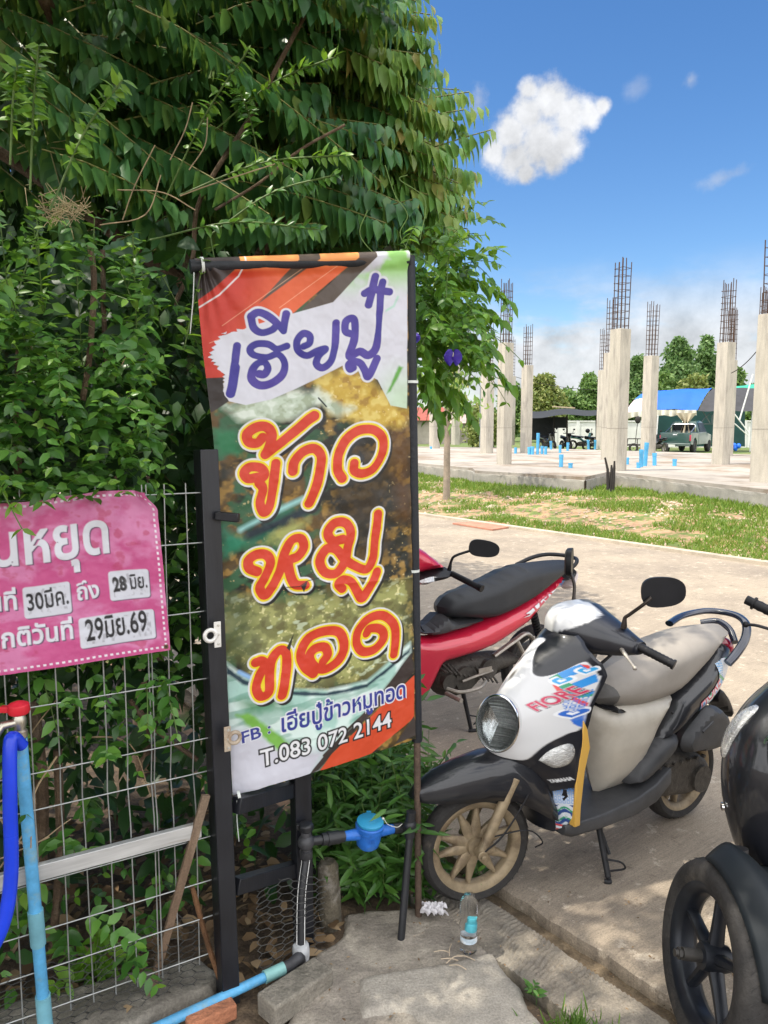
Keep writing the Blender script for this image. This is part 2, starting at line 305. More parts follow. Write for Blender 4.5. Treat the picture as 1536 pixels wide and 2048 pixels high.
def road_material():
    """broomed concrete: fine lines across the road, patches of wear and damp"""
    m = bpy.data.materials.new('broomed_concrete'); m.use_nodes = True; nt = m.node_tree; b = nt.nodes['Principled BSDF']; N = nt.nodes.new; L = nt.links.new
    tc = N('ShaderNodeTexCoord'); rot = N('ShaderNodeMapping'); rot.inputs['Rotation'].default_value = (0, 0, math.radians(52.5)); L(tc.outputs['Object'], rot.inputs[0])
    st = N('ShaderNodeMapping'); st.inputs['Scale'].default_value = (120, 7, 1); L(rot.outputs[0], st.inputs[0])     # x now runs along the road
    nl = N('ShaderNodeTexNoise'); nl.inputs['Scale'].default_value = 1; nl.inputs['Detail'].default_value = 5; nl.inputs['Roughness'].default_value = .7; nl.inputs['Distortion'].default_value = .6; L(st.outputs[0], nl.inputs['Vector'])
    st2 = N('ShaderNodeMapping'); st2.inputs['Scale'].default_value = (26, 5, 1); L(rot.outputs[0], st2.inputs[0])
    nm = N('ShaderNodeTexNoise'); nm.inputs['Scale'].default_value = 1; nm.inputs['Detail'].default_value = 7; nm.inputs['Roughness'].default_value = .65; nm.inputs['Distortion'].default_value = .8; L(st2.outputs[0], nm.inputs['Vector'])
    big = N('ShaderNodeTexNoise'); big.inputs['Scale'].default_value = .9; big.inputs['Detail'].default_value = 7; big.inputs['Roughness'].default_value = .62; L(tc.outputs['Object'], big.inputs['Vector'])
    sp = N('ShaderNodeTexNoise'); sp.inputs['Scale'].default_value = 9; sp.inputs['Detail'].default_value = 9; sp.inputs['Roughness'].default_value = .7; L(rot.outputs[0], sp.inputs['Vector'])
    def R(src, a, b_, c, d, sm=False):
        r = N('ShaderNodeMapRange'); r.inputs[1].default_value = a; r.inputs[2].default_value = b_; r.inputs[3].default_value = c; r.inputs[4].default_value = d; L(src, r.inputs[0]); return r.outputs[0]
    cr = N('ShaderNodeMixRGB'); cr.inputs[1].default_value = (.25, .208, .165, 1); cr.inputs[2].default_value = (.375, .312, .238, 1); L(R(big.outputs[0], .35, .65, 0, 1), cr.inputs[0])
    c2 = N('ShaderNodeMixRGB'); c2.blend_type = 'MULTIPLY'; c2.inputs[0].default_value = 1; L(cr.outputs[0], c2.inputs[1]); L(R(nl.outputs[0], .3, .7, .82, 1.12), c2.inputs[2])
    c3 = N('ShaderNodeMixRGB'); c3.blend_type = 'MULTIPLY'; c3.inputs[0].default_value = 1; L(c2.outputs[0], c3.inputs[1]); L(R(nm.outputs[0], .35, .65, .92, 1.05), c3.inputs[2])
    c4 = N('ShaderNodeMixRGB'); L(R(sp.outputs[0], .58, .62, 0, .75), c4.inputs[0]); L(c3.outputs[0], c4.inputs[1]); c4.inputs[2].default_value = (.49, .42, .335, 1)
    c5 = N('ShaderNodeMixRGB'); L(R(sp.outputs[0], .43, .33, 0, .65), c5.inputs[0]); L(c4.outputs[0], c5.inputs[1]); c5.inputs[2].default_value = (.16, .13, .10, 1)
    hf = N('ShaderNodeTexNoise'); hf.inputs['Scale'].default_value = 160; hf.inputs['Detail'].default_value = 3; hf.inputs['Roughness'].default_value = .75; L(tc.outputs['Object'], hf.inputs['Vector'])
    vr = N('ShaderNodeTexVoronoi'); vr.inputs['Scale'].default_value = 70; L(tc.outputs['Object'], vr.inputs['Vector'])
    c6 = N('ShaderNodeMixRGB'); c6.blend_type = 'MULTIPLY'; c6.inputs[0].default_value = 1; L(c5.outputs[0], c6.inputs[1]); L(R(hf.outputs[0], .3, .7, .72, 1.26), c6.inputs[2])
    c7 = N('ShaderNodeMixRGB'); c7.blend_type = 'MULTIPLY'; c7.inputs[0].default_value = 1; L(c6.outputs[0], c7.inputs[1]); L(R(vr.outputs['Distance'], .05, .35, .86, 1.04), c7.inputs[2]); c5 = c7
    # expansion joints every 4 m
    sx = N('ShaderNodeSeparateXYZ'); L(rot.outputs[0], sx.inputs[0])
    L(c5.outputs[0], b.inputs['Base Color']); b.inputs['Roughness'].default_value = .88; b.inputs['Specular IOR Level'].default_value = .25
    ad = N('ShaderNodeMath'); ad.operation = 'ADD'; L(nl.outputs[0], ad.inputs[0]); L(hf.outputs[0], ad.inputs[1])
    bp = N('ShaderNodeBump'); bp.inputs['Strength'].default_value = .55; bp.inputs['Distance'].default_value = .006; L(ad.outputs[0], bp.inputs['Height']); L(bp.outputs[0], b.inputs['Normal'])
    return m
def strip_mesh(name, q0, q1, t0, t1, zf, mat, dq=.05, dt=.05, thick=.12, edge=0., kind='structure', ragged=.0):
    nq = max(2, int((q1 - q0) / dq)); n_t = max(2, int((t1 - t0) / dt)); qs = np.linspace(q0, q1, nq + 1); ts = np.linspace(t0, t1, n_t + 1)
    Q, T = np.meshgrid(qs, ts, indexing='ij')
    Q = Q.copy(); Q[0] += (fbm(ts * 6, ts * 0 + 3, 4, 9) - .5) * ragged; Q[-1] += (fbm(ts * 6, ts * 0 + 8, 4, 9) - .5) * ragged
    Z = zf(Q, T); X = RN[0] * Q + RD[0] * T; Y = RN[1] * Q + RD[1] * T
    P = np.stack([X, Y, Z], -1)
    lo = P.copy(); lo[..., 2] = P[..., 2] - thick
    P = np.concatenate([lo[:1], P, lo[-1:]], 0)
    n, m = P.shape[:2]; idx = np.arange(n * m).reshape(n, m); f = np.stack([idx[:-1, :-1], idx[:-1, 1:], idx[1:, 1:], idx[1:, :-1]], -1).reshape(-1, 4)
    o = fastmesh(name, P.reshape(-1, 3), f, mat, smooth=True); o.data.set_sharp_from_angle(angle=math.radians(40)); return tag(o, kind=kind)
RC = road_material()
def rz(Q, T):
    return np.where(Q < 2.16, -.014 * np.clip((2.16 - Q) / .06, 0, 1) ** 2, 0) + (fbm(RN[0] * Q * 8 + RD[0] * T * 8, RN[1] * Q * 8 + RD[1] * T * 8, 3, 2) - .5) * .006
strip_mesh('road', 2.10, 4.3, -7, 6, rz, RC, .02, .03, .09, ragged=.03)
strip_mesh('road', 4.3, 9.9, -60, 40, lambda q, t: (fbm(q * .5, t * .5, 2, 4) - .5) * .01 + 0 * q, RC, .2, .4, .09)
strip_mesh('road', 2.10, 4.3, -60, -7, lambda q, t: 0 * q, RC, .3, .6, .09); strip_mesh('road', 2.10, 4.3, 6, 40, lambda q, t: 0 * q, RC, .3, .6, .09)
strip_mesh('road_kerb', 9.86, 10.0, -60, 40, lambda q, t: .045 + 0 * q, pm('kerb_concrete', (.42, .36, .28), .9, var=.25, scale=8, bump=.4), .05, .5, .1)
strip_mesh('gutter', 2.005, 2.13, -7, 6, lambda q, t: -.062 + (fbm(q * 20, t * 20, 3, 1) - .5) * .012, pm('gutter_silt', (.12, .09, .06), .95, var=.4, scale=25, bump=.8, col2=(.21, .16, .105)), .02, .04, .02)
# ------------------------------------------------------------------ near concrete
def sdpoly(U, V_, poly):
    """signed distance (negative inside) of arrays to a polygon"""
    P = np.array(poly, float); d = np.full(U.shape, 1e9); ins = np.zeros(U.shape, bool); n = len(P)
    for i in range(n):
        a, b = P[i], P[(i + 1) % n]; e = b - a; L2 = max(1e-12, e @ e)
        t = np.clip(((U - a[0]) * e[0] + (V_ - a[1]) * e[1]) / L2, 0, 1)
        d = np.minimum(d, np.hypot(U - a[0] - t * e[0], V_ - a[1] - t * e[1]))
        if a[1] != b[1]:
            c = ((a[1] > V_) != (b[1] > V_)) & (U < (b[0] - a[0]) * (V_ - a[1]) / (b[1] - a[1]) + a[0]); ins ^= c
    return np.where(ins, -d, d)
def blob_slab(name, poly, top, mat, res=.012, rough=.008, edge=.03, low=-.09, rag=.03, seed=1, fs=6.):
    P = np.array(poly); x = np.arange(P[:, 0].min() - .06, P[:, 0].max() + .06, res); y = np.arange(P[:, 1].min() - .06, P[:, 1].max() + .06, res)
    X, Y = np.meshgrid(x, y, indexing='ij'); d = sdpoly(X, Y, poly) + (fbm(X * 9, Y * 9, 4, seed) - .5) * rag * 2
    k = np.clip(.5 - d / edge, 0, 1); k = k * k * (3 - 2 * k)
    Z = low + (top - low) * k + (fbm(X * fs, Y * fs, 4, seed + 3) - .5) * rough * 2 * k + (fbm(X * 45, Y * 45, 2, seed + 5) - .5) * .004
    n, m = X.shape; idx = np.arange(n * m).reshape(n, m); f = np.stack([idx[:-1, :-1], idx[1:, :-1], idx[1:, 1:], idx[:-1, 1:]], -1).reshape(-1, 4)
    kf = k.reshape(-1)[f].max(1) > .02
    return fastmesh(name, np.stack([X, Y, Z], -1).reshape(-1, 3), f[kf], mat, smooth=True)
conc = pm('rough_concrete', (.245, .215, .18), .92, var=.3, scale=16, bump=.6, bscale=70, col2=(.35, .31, .255), thr=(.46, .62))
conc2 = pm('pale_concrete', (.34, .31, .265), .9, var=.22, scale=12, bump=.45, bscale=90, col2=(.23, .205, .175), thr=(.55, .7))
tag(blob_slab('concrete_pad', [(-.25, 2.28), (-.24, 2.46), (-.15, 2.56), (-.15, 2.68), (-.05, 2.71), (.16, 2.73), (.25, 2.72), (.50, 2.18), (.62, 1.9), (.95, 1.1), (-.6, 1.1), (-.42, 2.0)], -.004, conc, rough=.012, edge=.06, rag=.025, seed=4), kind='structure')
tag(blob_slab('concrete_patch', [(-.11, 2.35), (.14, 2.41), (.38, 2.47), (.50, 2.14), (.58, 1.98), (.3, 1.95), (.05, 2.16), (-.09, 2.13)], .012, conc2, rough=.005, edge=.09, rag=.02, seed=14), kind='structure')
tag(blob_slab('fence_footing', [(-2.4, 1.5), (-1.2, 2.20), (-1.03, 2.25), (-.85, 2.36), (-.62, 2.43), (-.53, 2.33), (-.52, 2.24), (-.64, 2.18), (-.72, 2.10), (-1.2, 1.85), (-2.2, 1.2)], .03, pm('footing_concrete', (.20, .18, .15), .92, var=.35, scale=14, bump=.7, bscale=60, col2=(.29, .265, .225), thr=(.5, .65)), rough=.02, edge=.07, rag=.03, seed=8), kind='structure')
ribm = pm('ribbed_concrete', (.27, .235, .19), .92, var=.3, scale=15, bump=.5, bscale=90, col2=(.20, .18, .15), thr=(.42, .6))
def ribz(q, t):
    w = t * 1.0 + (fbm(q * 12, t * 6, 4, 6) - .5) * .075 + q * .28
    return -.012 + .0042 * np.sin(w * 2 * math.pi / .019) * np.clip(fbm(q * 16, t * 14, 3, 3) * 2.2 - .55, 0, 1.2) + (fbm(q * 60, t * 25, 3, 33) - .5) * .006 + (fbm(q * 6, t * 4, 3, 12) - .5) * .014
strip_mesh('concrete_strip', 1.79, 2.005, -2.16, -1.55, ribz, ribm, .007, .0035, .08, ragged=.012)
strip_mesh('concrete_strip', 1.79, 2.005, -1.5505, .8, ribz, ribm, .012, .005, .08, ragged=.012)

# ------------------------------------------------------------------ gate posts, fence
FD = np.array([.866, .5, 0]); FN = np.array([.5, -.866, 0]); FP = np.array([-.52, 2.30, 0])     # fence line, its normal towards the road
def fp(x, y, off=0.): return PL(x, y, FP + FN * off, FN)
def beam(mb, p0, p1, w, d, wd=FD):
    p0, p1 = np.array(p0, float), np.array(p1, float); ax = unit(p1 - p0); wd = np.array(wd, float); wd = unit(wd - ax * (wd @ ax)); dd = np.cross(ax, wd)
    P = []
    for p in (p0, p1): P += [p + wd * (sx * w / 2) + dd * (sy * d / 2) for sx, sy in ((-1, -1), (1, -1), (1, 1), (-1, 1))]
    mb.add(P, [(3, 2, 1, 0), (4, 5, 6, 7), (0, 1, 5, 4), (1, 2, 6, 5), (2, 3, 7, 6), (3, 0, 4, 7)])
blackp = pm('black_painted_steel', (.012, .013, .017), .38, var=.3, scale=30, bump=.12, col2=(.05, .05, .055), thr=(.66, .72), streak=(1, 1, .12))
A0 = np.array([-.497, 2.265, -.02]); A1 = YP(411, 899, 2.315)
gt = thing('gate_frame', A0, 'black painted steel ladder frame of two square posts and short rungs beside the mesh fence', 'gate frame')
m = MB(); beam(m, A0, A1, .055, .075); m.build('upright', blackp, gt, bevel=.003)
B0 = np.array([-.285, 2.54, -.03]); B1 = YP(588, 905, 2.56)
m = MB(); beam(m, B0, B1, .062, .05); m.build('upright', blackp, gt, bevel=.003)
for (a, b) in (((472, 1611, 2.285), (585, 1578, 2.535)), ((470, 1772, 2.28), (588, 1738, 2.53))):
    m = MB(); beam(m, YP(*a), YP(*b), .05, .035, (0, 0, 1)); m.build("rung", blackp, gt, bevel=.002)
m = MB(); beam(m, YP(432, 1031, 2.275), YP(478, 1036, 2.26), .026, .02, (0, 0, 1)); m.build('latch_bar', blackp, gt, bevel=.003)
zinc = pm('worn_zinc', (.55, .54, .5), .45, .7, var=.25, scale=40); rustz = pm('rusty_plate', (.42, .35, .27), .7, .3, var=.3, scale=40, col2=(.25, .15, .08), thr=(.5, .6))
def hinge(px, py, mat, flip, w=.021, h=.078):
    Yh = 2.232; c = YP(px, py, Yh); R3 = np.array([FD, -FN, [0, 0, 1]]).T
    b = MB(); b.box(c, (w, .004, h), R3)
    ring = [c + FD * flip * .022 + FN * .001 + FD * .017 * math.cos(t) + np.array([0, 0, .017]) * math.sin(t) for t in np.linspace(0, 2 * math.pi, 25)]
    b.tube(ring, .0065, 8, cap=False)
    p = b.build('hinge_plate', mat, gt, bevel=.001)
    for dz in (-.028, 0, .028):
        s_ = MB(); s_.lathe([(.0001, .0035), (.0036, .003), (.004, 0)], c + FN * .002 + np.array([0, 0, dz]) + FD * .002, FN, 10); s_.build('screw', zinc, p)
hinge(435, 1269, pm('white_zinc', (.72, .71, .68), .45, .4, var=.15, scale=40), -1)
hinge(455, 1478, rustz, 1)

galv = pm('galvanised_wire', (.34, .35, .34), .4, .6, var=.25, scale=40); galvr = pm('galvanised_rail', (.50, .50, .49), .5, .4, var=.25, scale=12, col2=(.30, .20, .12), thr=(.60, .70), streak=(.4, .4, 6))
fe = thing('mesh_fence', FP + FD * -1.4, 'grey welded wire mesh fence panel with a flat rail, overgrown by vines', 'fence')
hzs = [1.60, 1.45, 1.24, 1.03, .84, .725, .52, .375, .255, .13]
def fold(z): return .022 * (1 - min(1, abs(z - .735) / .11)) if abs(z - .735) < .11 else 0.
m = MB(); b_ = FP.copy()
for k in range(44):
    base = FP + FD * (-.075 - .0635 * k) + FN * .0
    zz = [.10, .3, .52, .625, .735, .845, 1.0, 1.3, 1.63]
    m.tube([base + np.array([0, 0, z]) - FN * fold(z) + FD * .003 * math.sin(k * 3.1 + z * 2) for z in zz], .0021, 6)
    if k == 2: m.tube([base + FD * .012 + np.array([0, 0, z]) - FN * fold(z) for z in zz], .0021, 6)
for z in hzs:
    m.tube([FP + FD * -.03 + np.array([0, 0, z]) + FN * (.004 - fold(z)), FP + FD * -2.9 + np.array([0, 0, z]) + FN * (.004 - fold(z))], .0021, 6)
m.build('wire_mesh', galv, fe)
m = MB(); beam(m, FP + FD * -.065 + FN * .022 + np.array([0, 0, .562]), FP + FD * -2.9 + FN * .022 + np.array([0, 0, .562]), .046, .02, (0, 0, 1)); m.build('rail', galvr, fe, bevel=.002)
m = MB(); beam(m, FP + FD * -2.92, FP + FD * -2.92 + np.array([0, 0, 1.75]), .05, .05); m.build('end_post', blackp, fe, bevel=.003)
# black hexagonal plastic netting along the foot of the fence
def netting(name, p0, L_, h, cell, mat, label, lean=-.06):
    m = MB(); nx, nz = int(L_ / (cell * 1.5)), int(h / (cell * .87))
    def P(u, w):
        bul = .03 * math.sin(u * 9) * (w / h)
        return p0 - FD * u + np.array([0, 0, .015 + w + .008 * math.sin(u * 14)]) - FN * (.012 + lean * -1 * (1 - w / h) * .0 + bul * .5 + .012 * math.sin(u * 23 + w * 20))
    for i in range(nx):
        for j in range(nz):
            u0 = i * cell * 1.5; w0 = (j + (.5 if i % 2 else 0)) * cell * .87
            a, b, c, d = (u0, w0), (u0 + cell * .5, w0 + cell * .435), (u0 + cell * .5, w0 - cell * .435), (u0 - cell * .5, w0)
            for q in (b, c): m.tube([P(*a), P(q[0] , q[1])], .0013, 4, cap=False)
            m.tube([P(u0, w0), P(u0 - cell * .5 * 2, w0)], .0013, 4, cap=False)
    o = m.build(name, mat, None); tag(o, label, 'netting')
netpl = pm('black_plastic_net', (.022, .022, .02), .5, var=.3, scale=30)
netting('plastic_netting', FP + FD * -.08, 1.5, .26, .027, netpl, 'black hexagonal plastic netting along the foot of the mesh fence')
netting('plastic_netting', FP + FD * .33 + FN * .03, .27, .30, .027, pm('grey_plastic_net', (.04, .04, .037), .5, var=.3), 'black hexagonal plastic netting between the two gate posts')
# leaning sticks
wood = pm('weathered_wood', (.15, .10, .065), .85, var=.35, scale=25, bump=.6, streak=(1, 1, .1), col2=(.26, .19, .13), thr=(.5, .65))
m = MB(); beam(m, G(300, 1988, .03), fp(412, 1590, .045), .026, .014, FD); o = m.build('wooden_stick', wood, None, bevel=.002); tag(o, 'long weathered wooden stick leaning on the fence rail beside the black post', 'stick')
m = MB(); m.tube(smooth_path([G(442, 1965, .03), fp(415, 1885, -.0), fp(385, 1775, .0)], 5), [.009] * 10 + [.007], 8); o = m.build('rusty_rod', pm('rusty_steel', (.17, .085, .04), .85, .2, var=.4, scale=50, bump=.6), None); tag(o, 'short rusty brown rod leaning against the foot of the black post', 'rod')

# ------------------------------------------------------------------ banner stand and banner
pole_up = pm('black_sleeve', (.013, .015, .02), .55, var=.25, scale=25, bump=.2); pole_lo = pm('rusty_pipe', (.11, .075, .055), .7, .3, var=.4, scale=30, bump=.4)
bs = thing('banner_stand', (.124, 2.66, 0), 'tall thin dark pipe stand that carries the hanging food banner', 'banner stand')
pt = YP(819, 512, 2.645); pm_ = YP(834, 1482, 2.665); pb = np.array([.128, 2.668, -.03])
m = MB(); m.tube([pt, (pt + pm_) / 2, pm_], .0185, 16); m.build('sleeve', pole_up, bs)
m = MB(); m.tube([pm_ + np.array([0, 0, .02]), pb], .0125, 14); m.build('pole', pole_lo, bs)
barL = YP(383, 533, 2.372); barR = YP(818, 520, 2.63)
m = MB(); m.tube([barL, barR], .0185, 16); m.tube([barL - unit(barR - barL) * .004, barL + unit(barR - barL) * .012], .021, 16); m.build('top_bar', pole_up, bs)
EL = np.array([[-.571, 2.38, 2.278], [-.561, 2.376, 2.174], [-.547, 2.369, 1.996], [-.525, 2.362, 1.8], [-.508, 2.353, 1.571], [-.498, 2.342, 1.26], [-.489, 2.331, .943], [-.478, 2.32, .633]])
ER = np.array([[.078, 2.625, 2.354], [.084, 2.627, 2.05], [.094, 2.63, 1.544], [.105, 2.633, 1.104], [.114, 2.635, .688]])
def edge_at(E, t):
    k = (E[0, 2] - E[:, 2]) / (E[0, 2] - E[-1, 2]); return np.stack([np.interp(t, k, E[:, j]) for j in range(3)], -1)
B_BLUE = [[(98,254),(87,304),(78,343),(65,398)],[(153,346),(168,349),(181,332),(173,312),(151,314),(134,336),(131,363),(153,383),(188,379),(223,356),(235,326),(228,302),(211,289),(181,297),(144,287),(135,267),(156,253),(189,257),(213,273),(245,266)],[(145,166),(167,155),(195,169),(222,196),(238,218)],[(144,168),(150,202),(172,219),(202,213),(217,201)],[(250,165),(243,193),(238,218)],[(296,271),(314,262),(317,239),(297,230),(277,252),(279,283),(305,301),(337,288),(363,284),(341,304),(331,329),(348,344),(375,327),(391,287),(399,234),(402,203)],[(445,240),(430,231),(434,200),(455,191),(462,212),(455,265),(437,314),(472,301),(498,316),(523,297),(533,244),(541,170),(546,117)],[(448,352),(437,356),(435,340),(454,333),(473,341),(485,366),(492,386),(510,360),(527,329)],[(531,61),(522,95),(512,131),(506,152)],[(495,114),(521,103),(553,109),(577,113)],[(554,80),(545,112)]]
B_RED = [[(146,548),(128,563),(103,556),(101,530),(131,512),(161,516),(175,544),(161,584),(151,603),(192,577),(246,541),(289,509),(312,496)],[(120,671),(92,671),(82,652),(102,636),(134,643),(143,665),(125,686),(136,711),(125,752),(134,785),(154,767),(168,705),(182,634)],[(233,667),(240,636),(268,608),(305,602),(325,631),(317,683),(304,725),(286,765),(279,778)],[(390,710),(377,681),(382,633),(409,587),(454,560),(505,563),(537,597),(533,646),(500,692),(460,704),(432,691),(433,666)],[(107,974),(83,958),(81,932),(107,918),(138,926),(149,955),(129,999),(113,1028),(127,1057),(149,1035),(177,987),(192,936),(217,892),(247,889),(256,920),(236,946),(207,957),(208,998),(222,1036),(254,1045)],[(385,915),(352,915),(336,885),(360,856),(398,862),(414,898),(401,945),(391,988),(359,1024),(321,1014),(306,973),(329,938),(362,944),(389,982),(422,1010),(467,1033),(491,1001),(499,945),(509,891),(514,850)],[(377,1080),(363,1061),(381,1050),(409,1064),(430,1102),(447,1128),(471,1105),(495,1070),(505,1049)],[(90,1270),(108,1269),(118,1288),(101,1316),(89,1357),(103,1388),(127,1378),(132,1329),(139,1277),(166,1248),(187,1261),(188,1305),(178,1358),(169,1400)],[(273,1351),(244,1319),(234,1272),(264,1224),(314,1214),(364,1229),(380,1279),(361,1325),(315,1345),(277,1327),(261,1290),(279,1266),(312,1268),(322,1296),(306,1317)],[(561,1356),(570,1293),(562,1245),(521,1207),(468,1207),(432,1239),(425,1283),(447,1317),(488,1321),(519,1299),(525,1272),(508,1250),(473,1242),(461,1257)]]
B_POLY = {'dk_tl':[(-8,-31),(142,-25),(141,-10),(108,23),(38,82),(-7,112)],'orange':[(142,-25),(492,-11),(268,166),(126,205),(54,220),(17,283),(52,341),(46,356),(-5,351),(-7,112),(38,82),(108,23)],'dk1':[(312,-18),(368,-16),(357,1),(169,128)],'dk2':[(490,-11),(541,-9),(395,136),(296,156)],'white':[(17,283),(37,239),(59,216),(126,201),(268,165),(395,136),(538,-4),(641,-16),(632,505),(569,488),(525,399),(422,339),(320,381),(256,406),(183,430),(104,440),(57,423),(44,391),(51,341)],'dk_l':[(-9,346),(48,348),(44,391),(57,423),(21,444),(2,452)],'gold':[(320,381),(422,342),(522,399),(569,488),(632,508),(631,558),(488,547),(353,506),(331,440)],'rice':[(50,442),(114,434),(183,430),(256,406),(333,408),(372,454),(441,483),(385,520),(334,472),(280,498),(147,499),(89,487)],'green_l':[(3,503),(62,520),(81,594),(13,586)],'gstroke':[(556,448),(571,441),(621,364),(604,358)],'teal':[(3,912),(7,814),(84,864),(190,801),(243,772),(227,791),(145,869),(84,879)],'olive':[(2,1027),(146,1088),(274,1082),(620,1105),(622,1323),(492,1410),(318,1411),(157,1369),(4,1222)],'leafy':[(124,886),(188,844),(273,825),(267,846),(186,892)],'plate':[(0,1248),(55,1310),(156,1372),(318,1419),(462,1425),(625,1327),(627,1366),(520,1476),(459,1530),(369,1592),(310,1632),(252,1694),(-3,1483)],'rim':[(0,1261),(55,1321),(156,1380),(318,1428),(461,1437),(624,1350),(624,1365),(461,1451),(317,1440),(155,1393),(54,1337),(-1,1285)],'whiteb':[(-2,1472),(58,1484),(128,1543),(195,1597),(311,1621),(274,1679),(239,1719),(-13,1696)],'gband':[(20,1425),(60,1430),(196,1580),(147,1582)],'dkband':[(630,1367),(638,1441),(519,1523),(404,1590),(327,1643),(280,1686),(246,1695),(310,1632),(428,1562),(526,1471)],'redb':[(638,1452),(635,1609),(472,1688),(365,1696),(285,1689),(327,1643),(519,1529)],'dk_br':[(635,1603),(653,1676),(558,1684),(584,1655)]}
B_TXT = [[(38,1527),(97,1524)],[(121,1519),(139,1519)],[(165,1526),(602,1524)],[(93,1621),(547,1615)]]
class Print:
    """a painted sheet: colour of each grid vertex, in millimetres from the top left"""
    def __init__(s, w, h, n, m): s.w, s.h = w, h; s.U, s.V = np.meshgrid(np.linspace(0, w, n), np.linspace(0, h, m)); s.c = np.ones((m, n, 3)); s.px = w / (n - 1)
    def over(s, mask, col): s.c += (np.asarray(col) - s.c) * mask[..., None]
    def poly(s, P, col, soft=1.4, wob=0., seed=1):
        d = sdpoly(s.U, s.V, P)
        if wob: d = d + (fbm(s.U / 22, s.V / 22, 4, seed) - .5) * wob
        s.over(np.clip(.5 - d / soft, 0, 1), col)
    def dist(s, pts, r=0.):
        P = [np.array(p, float) for p in pts]; D = np.full(s.U.shape, 1e6)
        for a, b in zip(P[:-1], P[1:]):
            e = b - a; t = np.clip(((s.U - a[0]) * e[0] + (s.V - a[1]) * e[1]) / max(1e-9, e @ e), 0, 1); D = np.minimum(D, np.hypot(s.U - a[0] - t * e[0], s.V - a[1] - t * e[1]))
        return D
    def stroke(s, pts, r, col, soft=1.6): s.over(np.clip(.5 + (r - s.dist(pts)) / soft, 0, 1), col)
    def text(s, body, p0, p1, col, off=0., shift=(0, 0), hscale=1., size=None):
        key = (body, off)
        cu = bpy.data.curves.new('tmp', 'FONT'); cu.body = body; cu.offset = 0; ob = bpy.data.objects.new('tmp', cu); S.collection.objects.link(ob)
        bpy.context.view_layer.update(); w = max(c[0] for c in ob.bound_box); x0 = min(c[0] for c in ob.bound_box)
        cu.offset = off; cu.resolution_u = 4; bpy.context.view_layer.update(); me = ob.to_mesh(); me.calc_loop_triangles()
        vv = np.array([v.co[:2] for v in me.vertices]); tr = [t.vertices[:] for t in me.loop_triangles]; ob.to_mesh_clear(); bpy.data.objects.remove(ob); bpy.data.curves.remove(cu)
        a, b = np.array(p0, float), np.array(p1, float); L = np.linalg.norm(b - a); k = L / (w - x0) if size is None else size; e = (b - a) / L; up = np.array([e[1], -e[0]])
        Q = a + np.array(shift) + (vv[:, :1] - x0) * k * e + vv[:, 1:2] * k * hscale * up
        cov = np.zeros(s.U.shape); dx, dy = s.px, s.h / (s.U.shape[0] - 1); n = 3
        for t in tr:
            A, B, C_ = Q[list(t)]; i0, i1 = int(max(0, min(A[0], B[0], C_[0]) / dx - 1)), int(min(s.U.shape[1] - 1, max(A[0], B[0], C_[0]) / dx + 2)); j0, j1 = int(max(0, min(A[1], B[1], C_[1]) / dy - 1)), int(min(s.U.shape[0] - 1, max(A[1], B[1], C_[1]) / dy + 2))
            if i1 <= i0 or j1 <= j0: continue
            det = (B[1] - C_[1]) * (A[0] - C_[0]) + (C_[0] - B[0]) * (A[1] - C_[1])
            if abs(det) < 1e-9: continue
            for oy in range(n):
                for ox in range(n):
                    X = s.U[j0:j1, i0:i1] + (ox - 1) * dx / n; Y = s.V[j0:j1, i0:i1] + (oy - 1) * dy / n
                    l1 = ((B[1] - C_[1]) * (X - C_[0]) + (C_[0] - B[0]) * (Y - C_[1])) / det; l2 = ((C_[1] - A[1]) * (X - C_[0]) + (A[0] - C_[0]) * (Y - C_[1])) / det
                    cov[j0:j1, i0:i1] += ((l1 >= 0) & (l2 >= 0) & (l1 + l2 <= 1)) / (n * n)
        s.over(np.clip(cov, 0, 1), col)
    def rgba(s): return np.concatenate([np.clip(s.c, 0, 1), np.ones(s.c.shape[:2] + (1,))], -1).reshape(-1, 4)
def mix3(a, b, k): return np.asarray(a) * (1 - k[..., None]) + np.asarray(b) * k[..., None]
def sm(x, a, b): t = np.clip((x - a) / (b - a), 0, 1); return t * t * (3 - 2 * t)
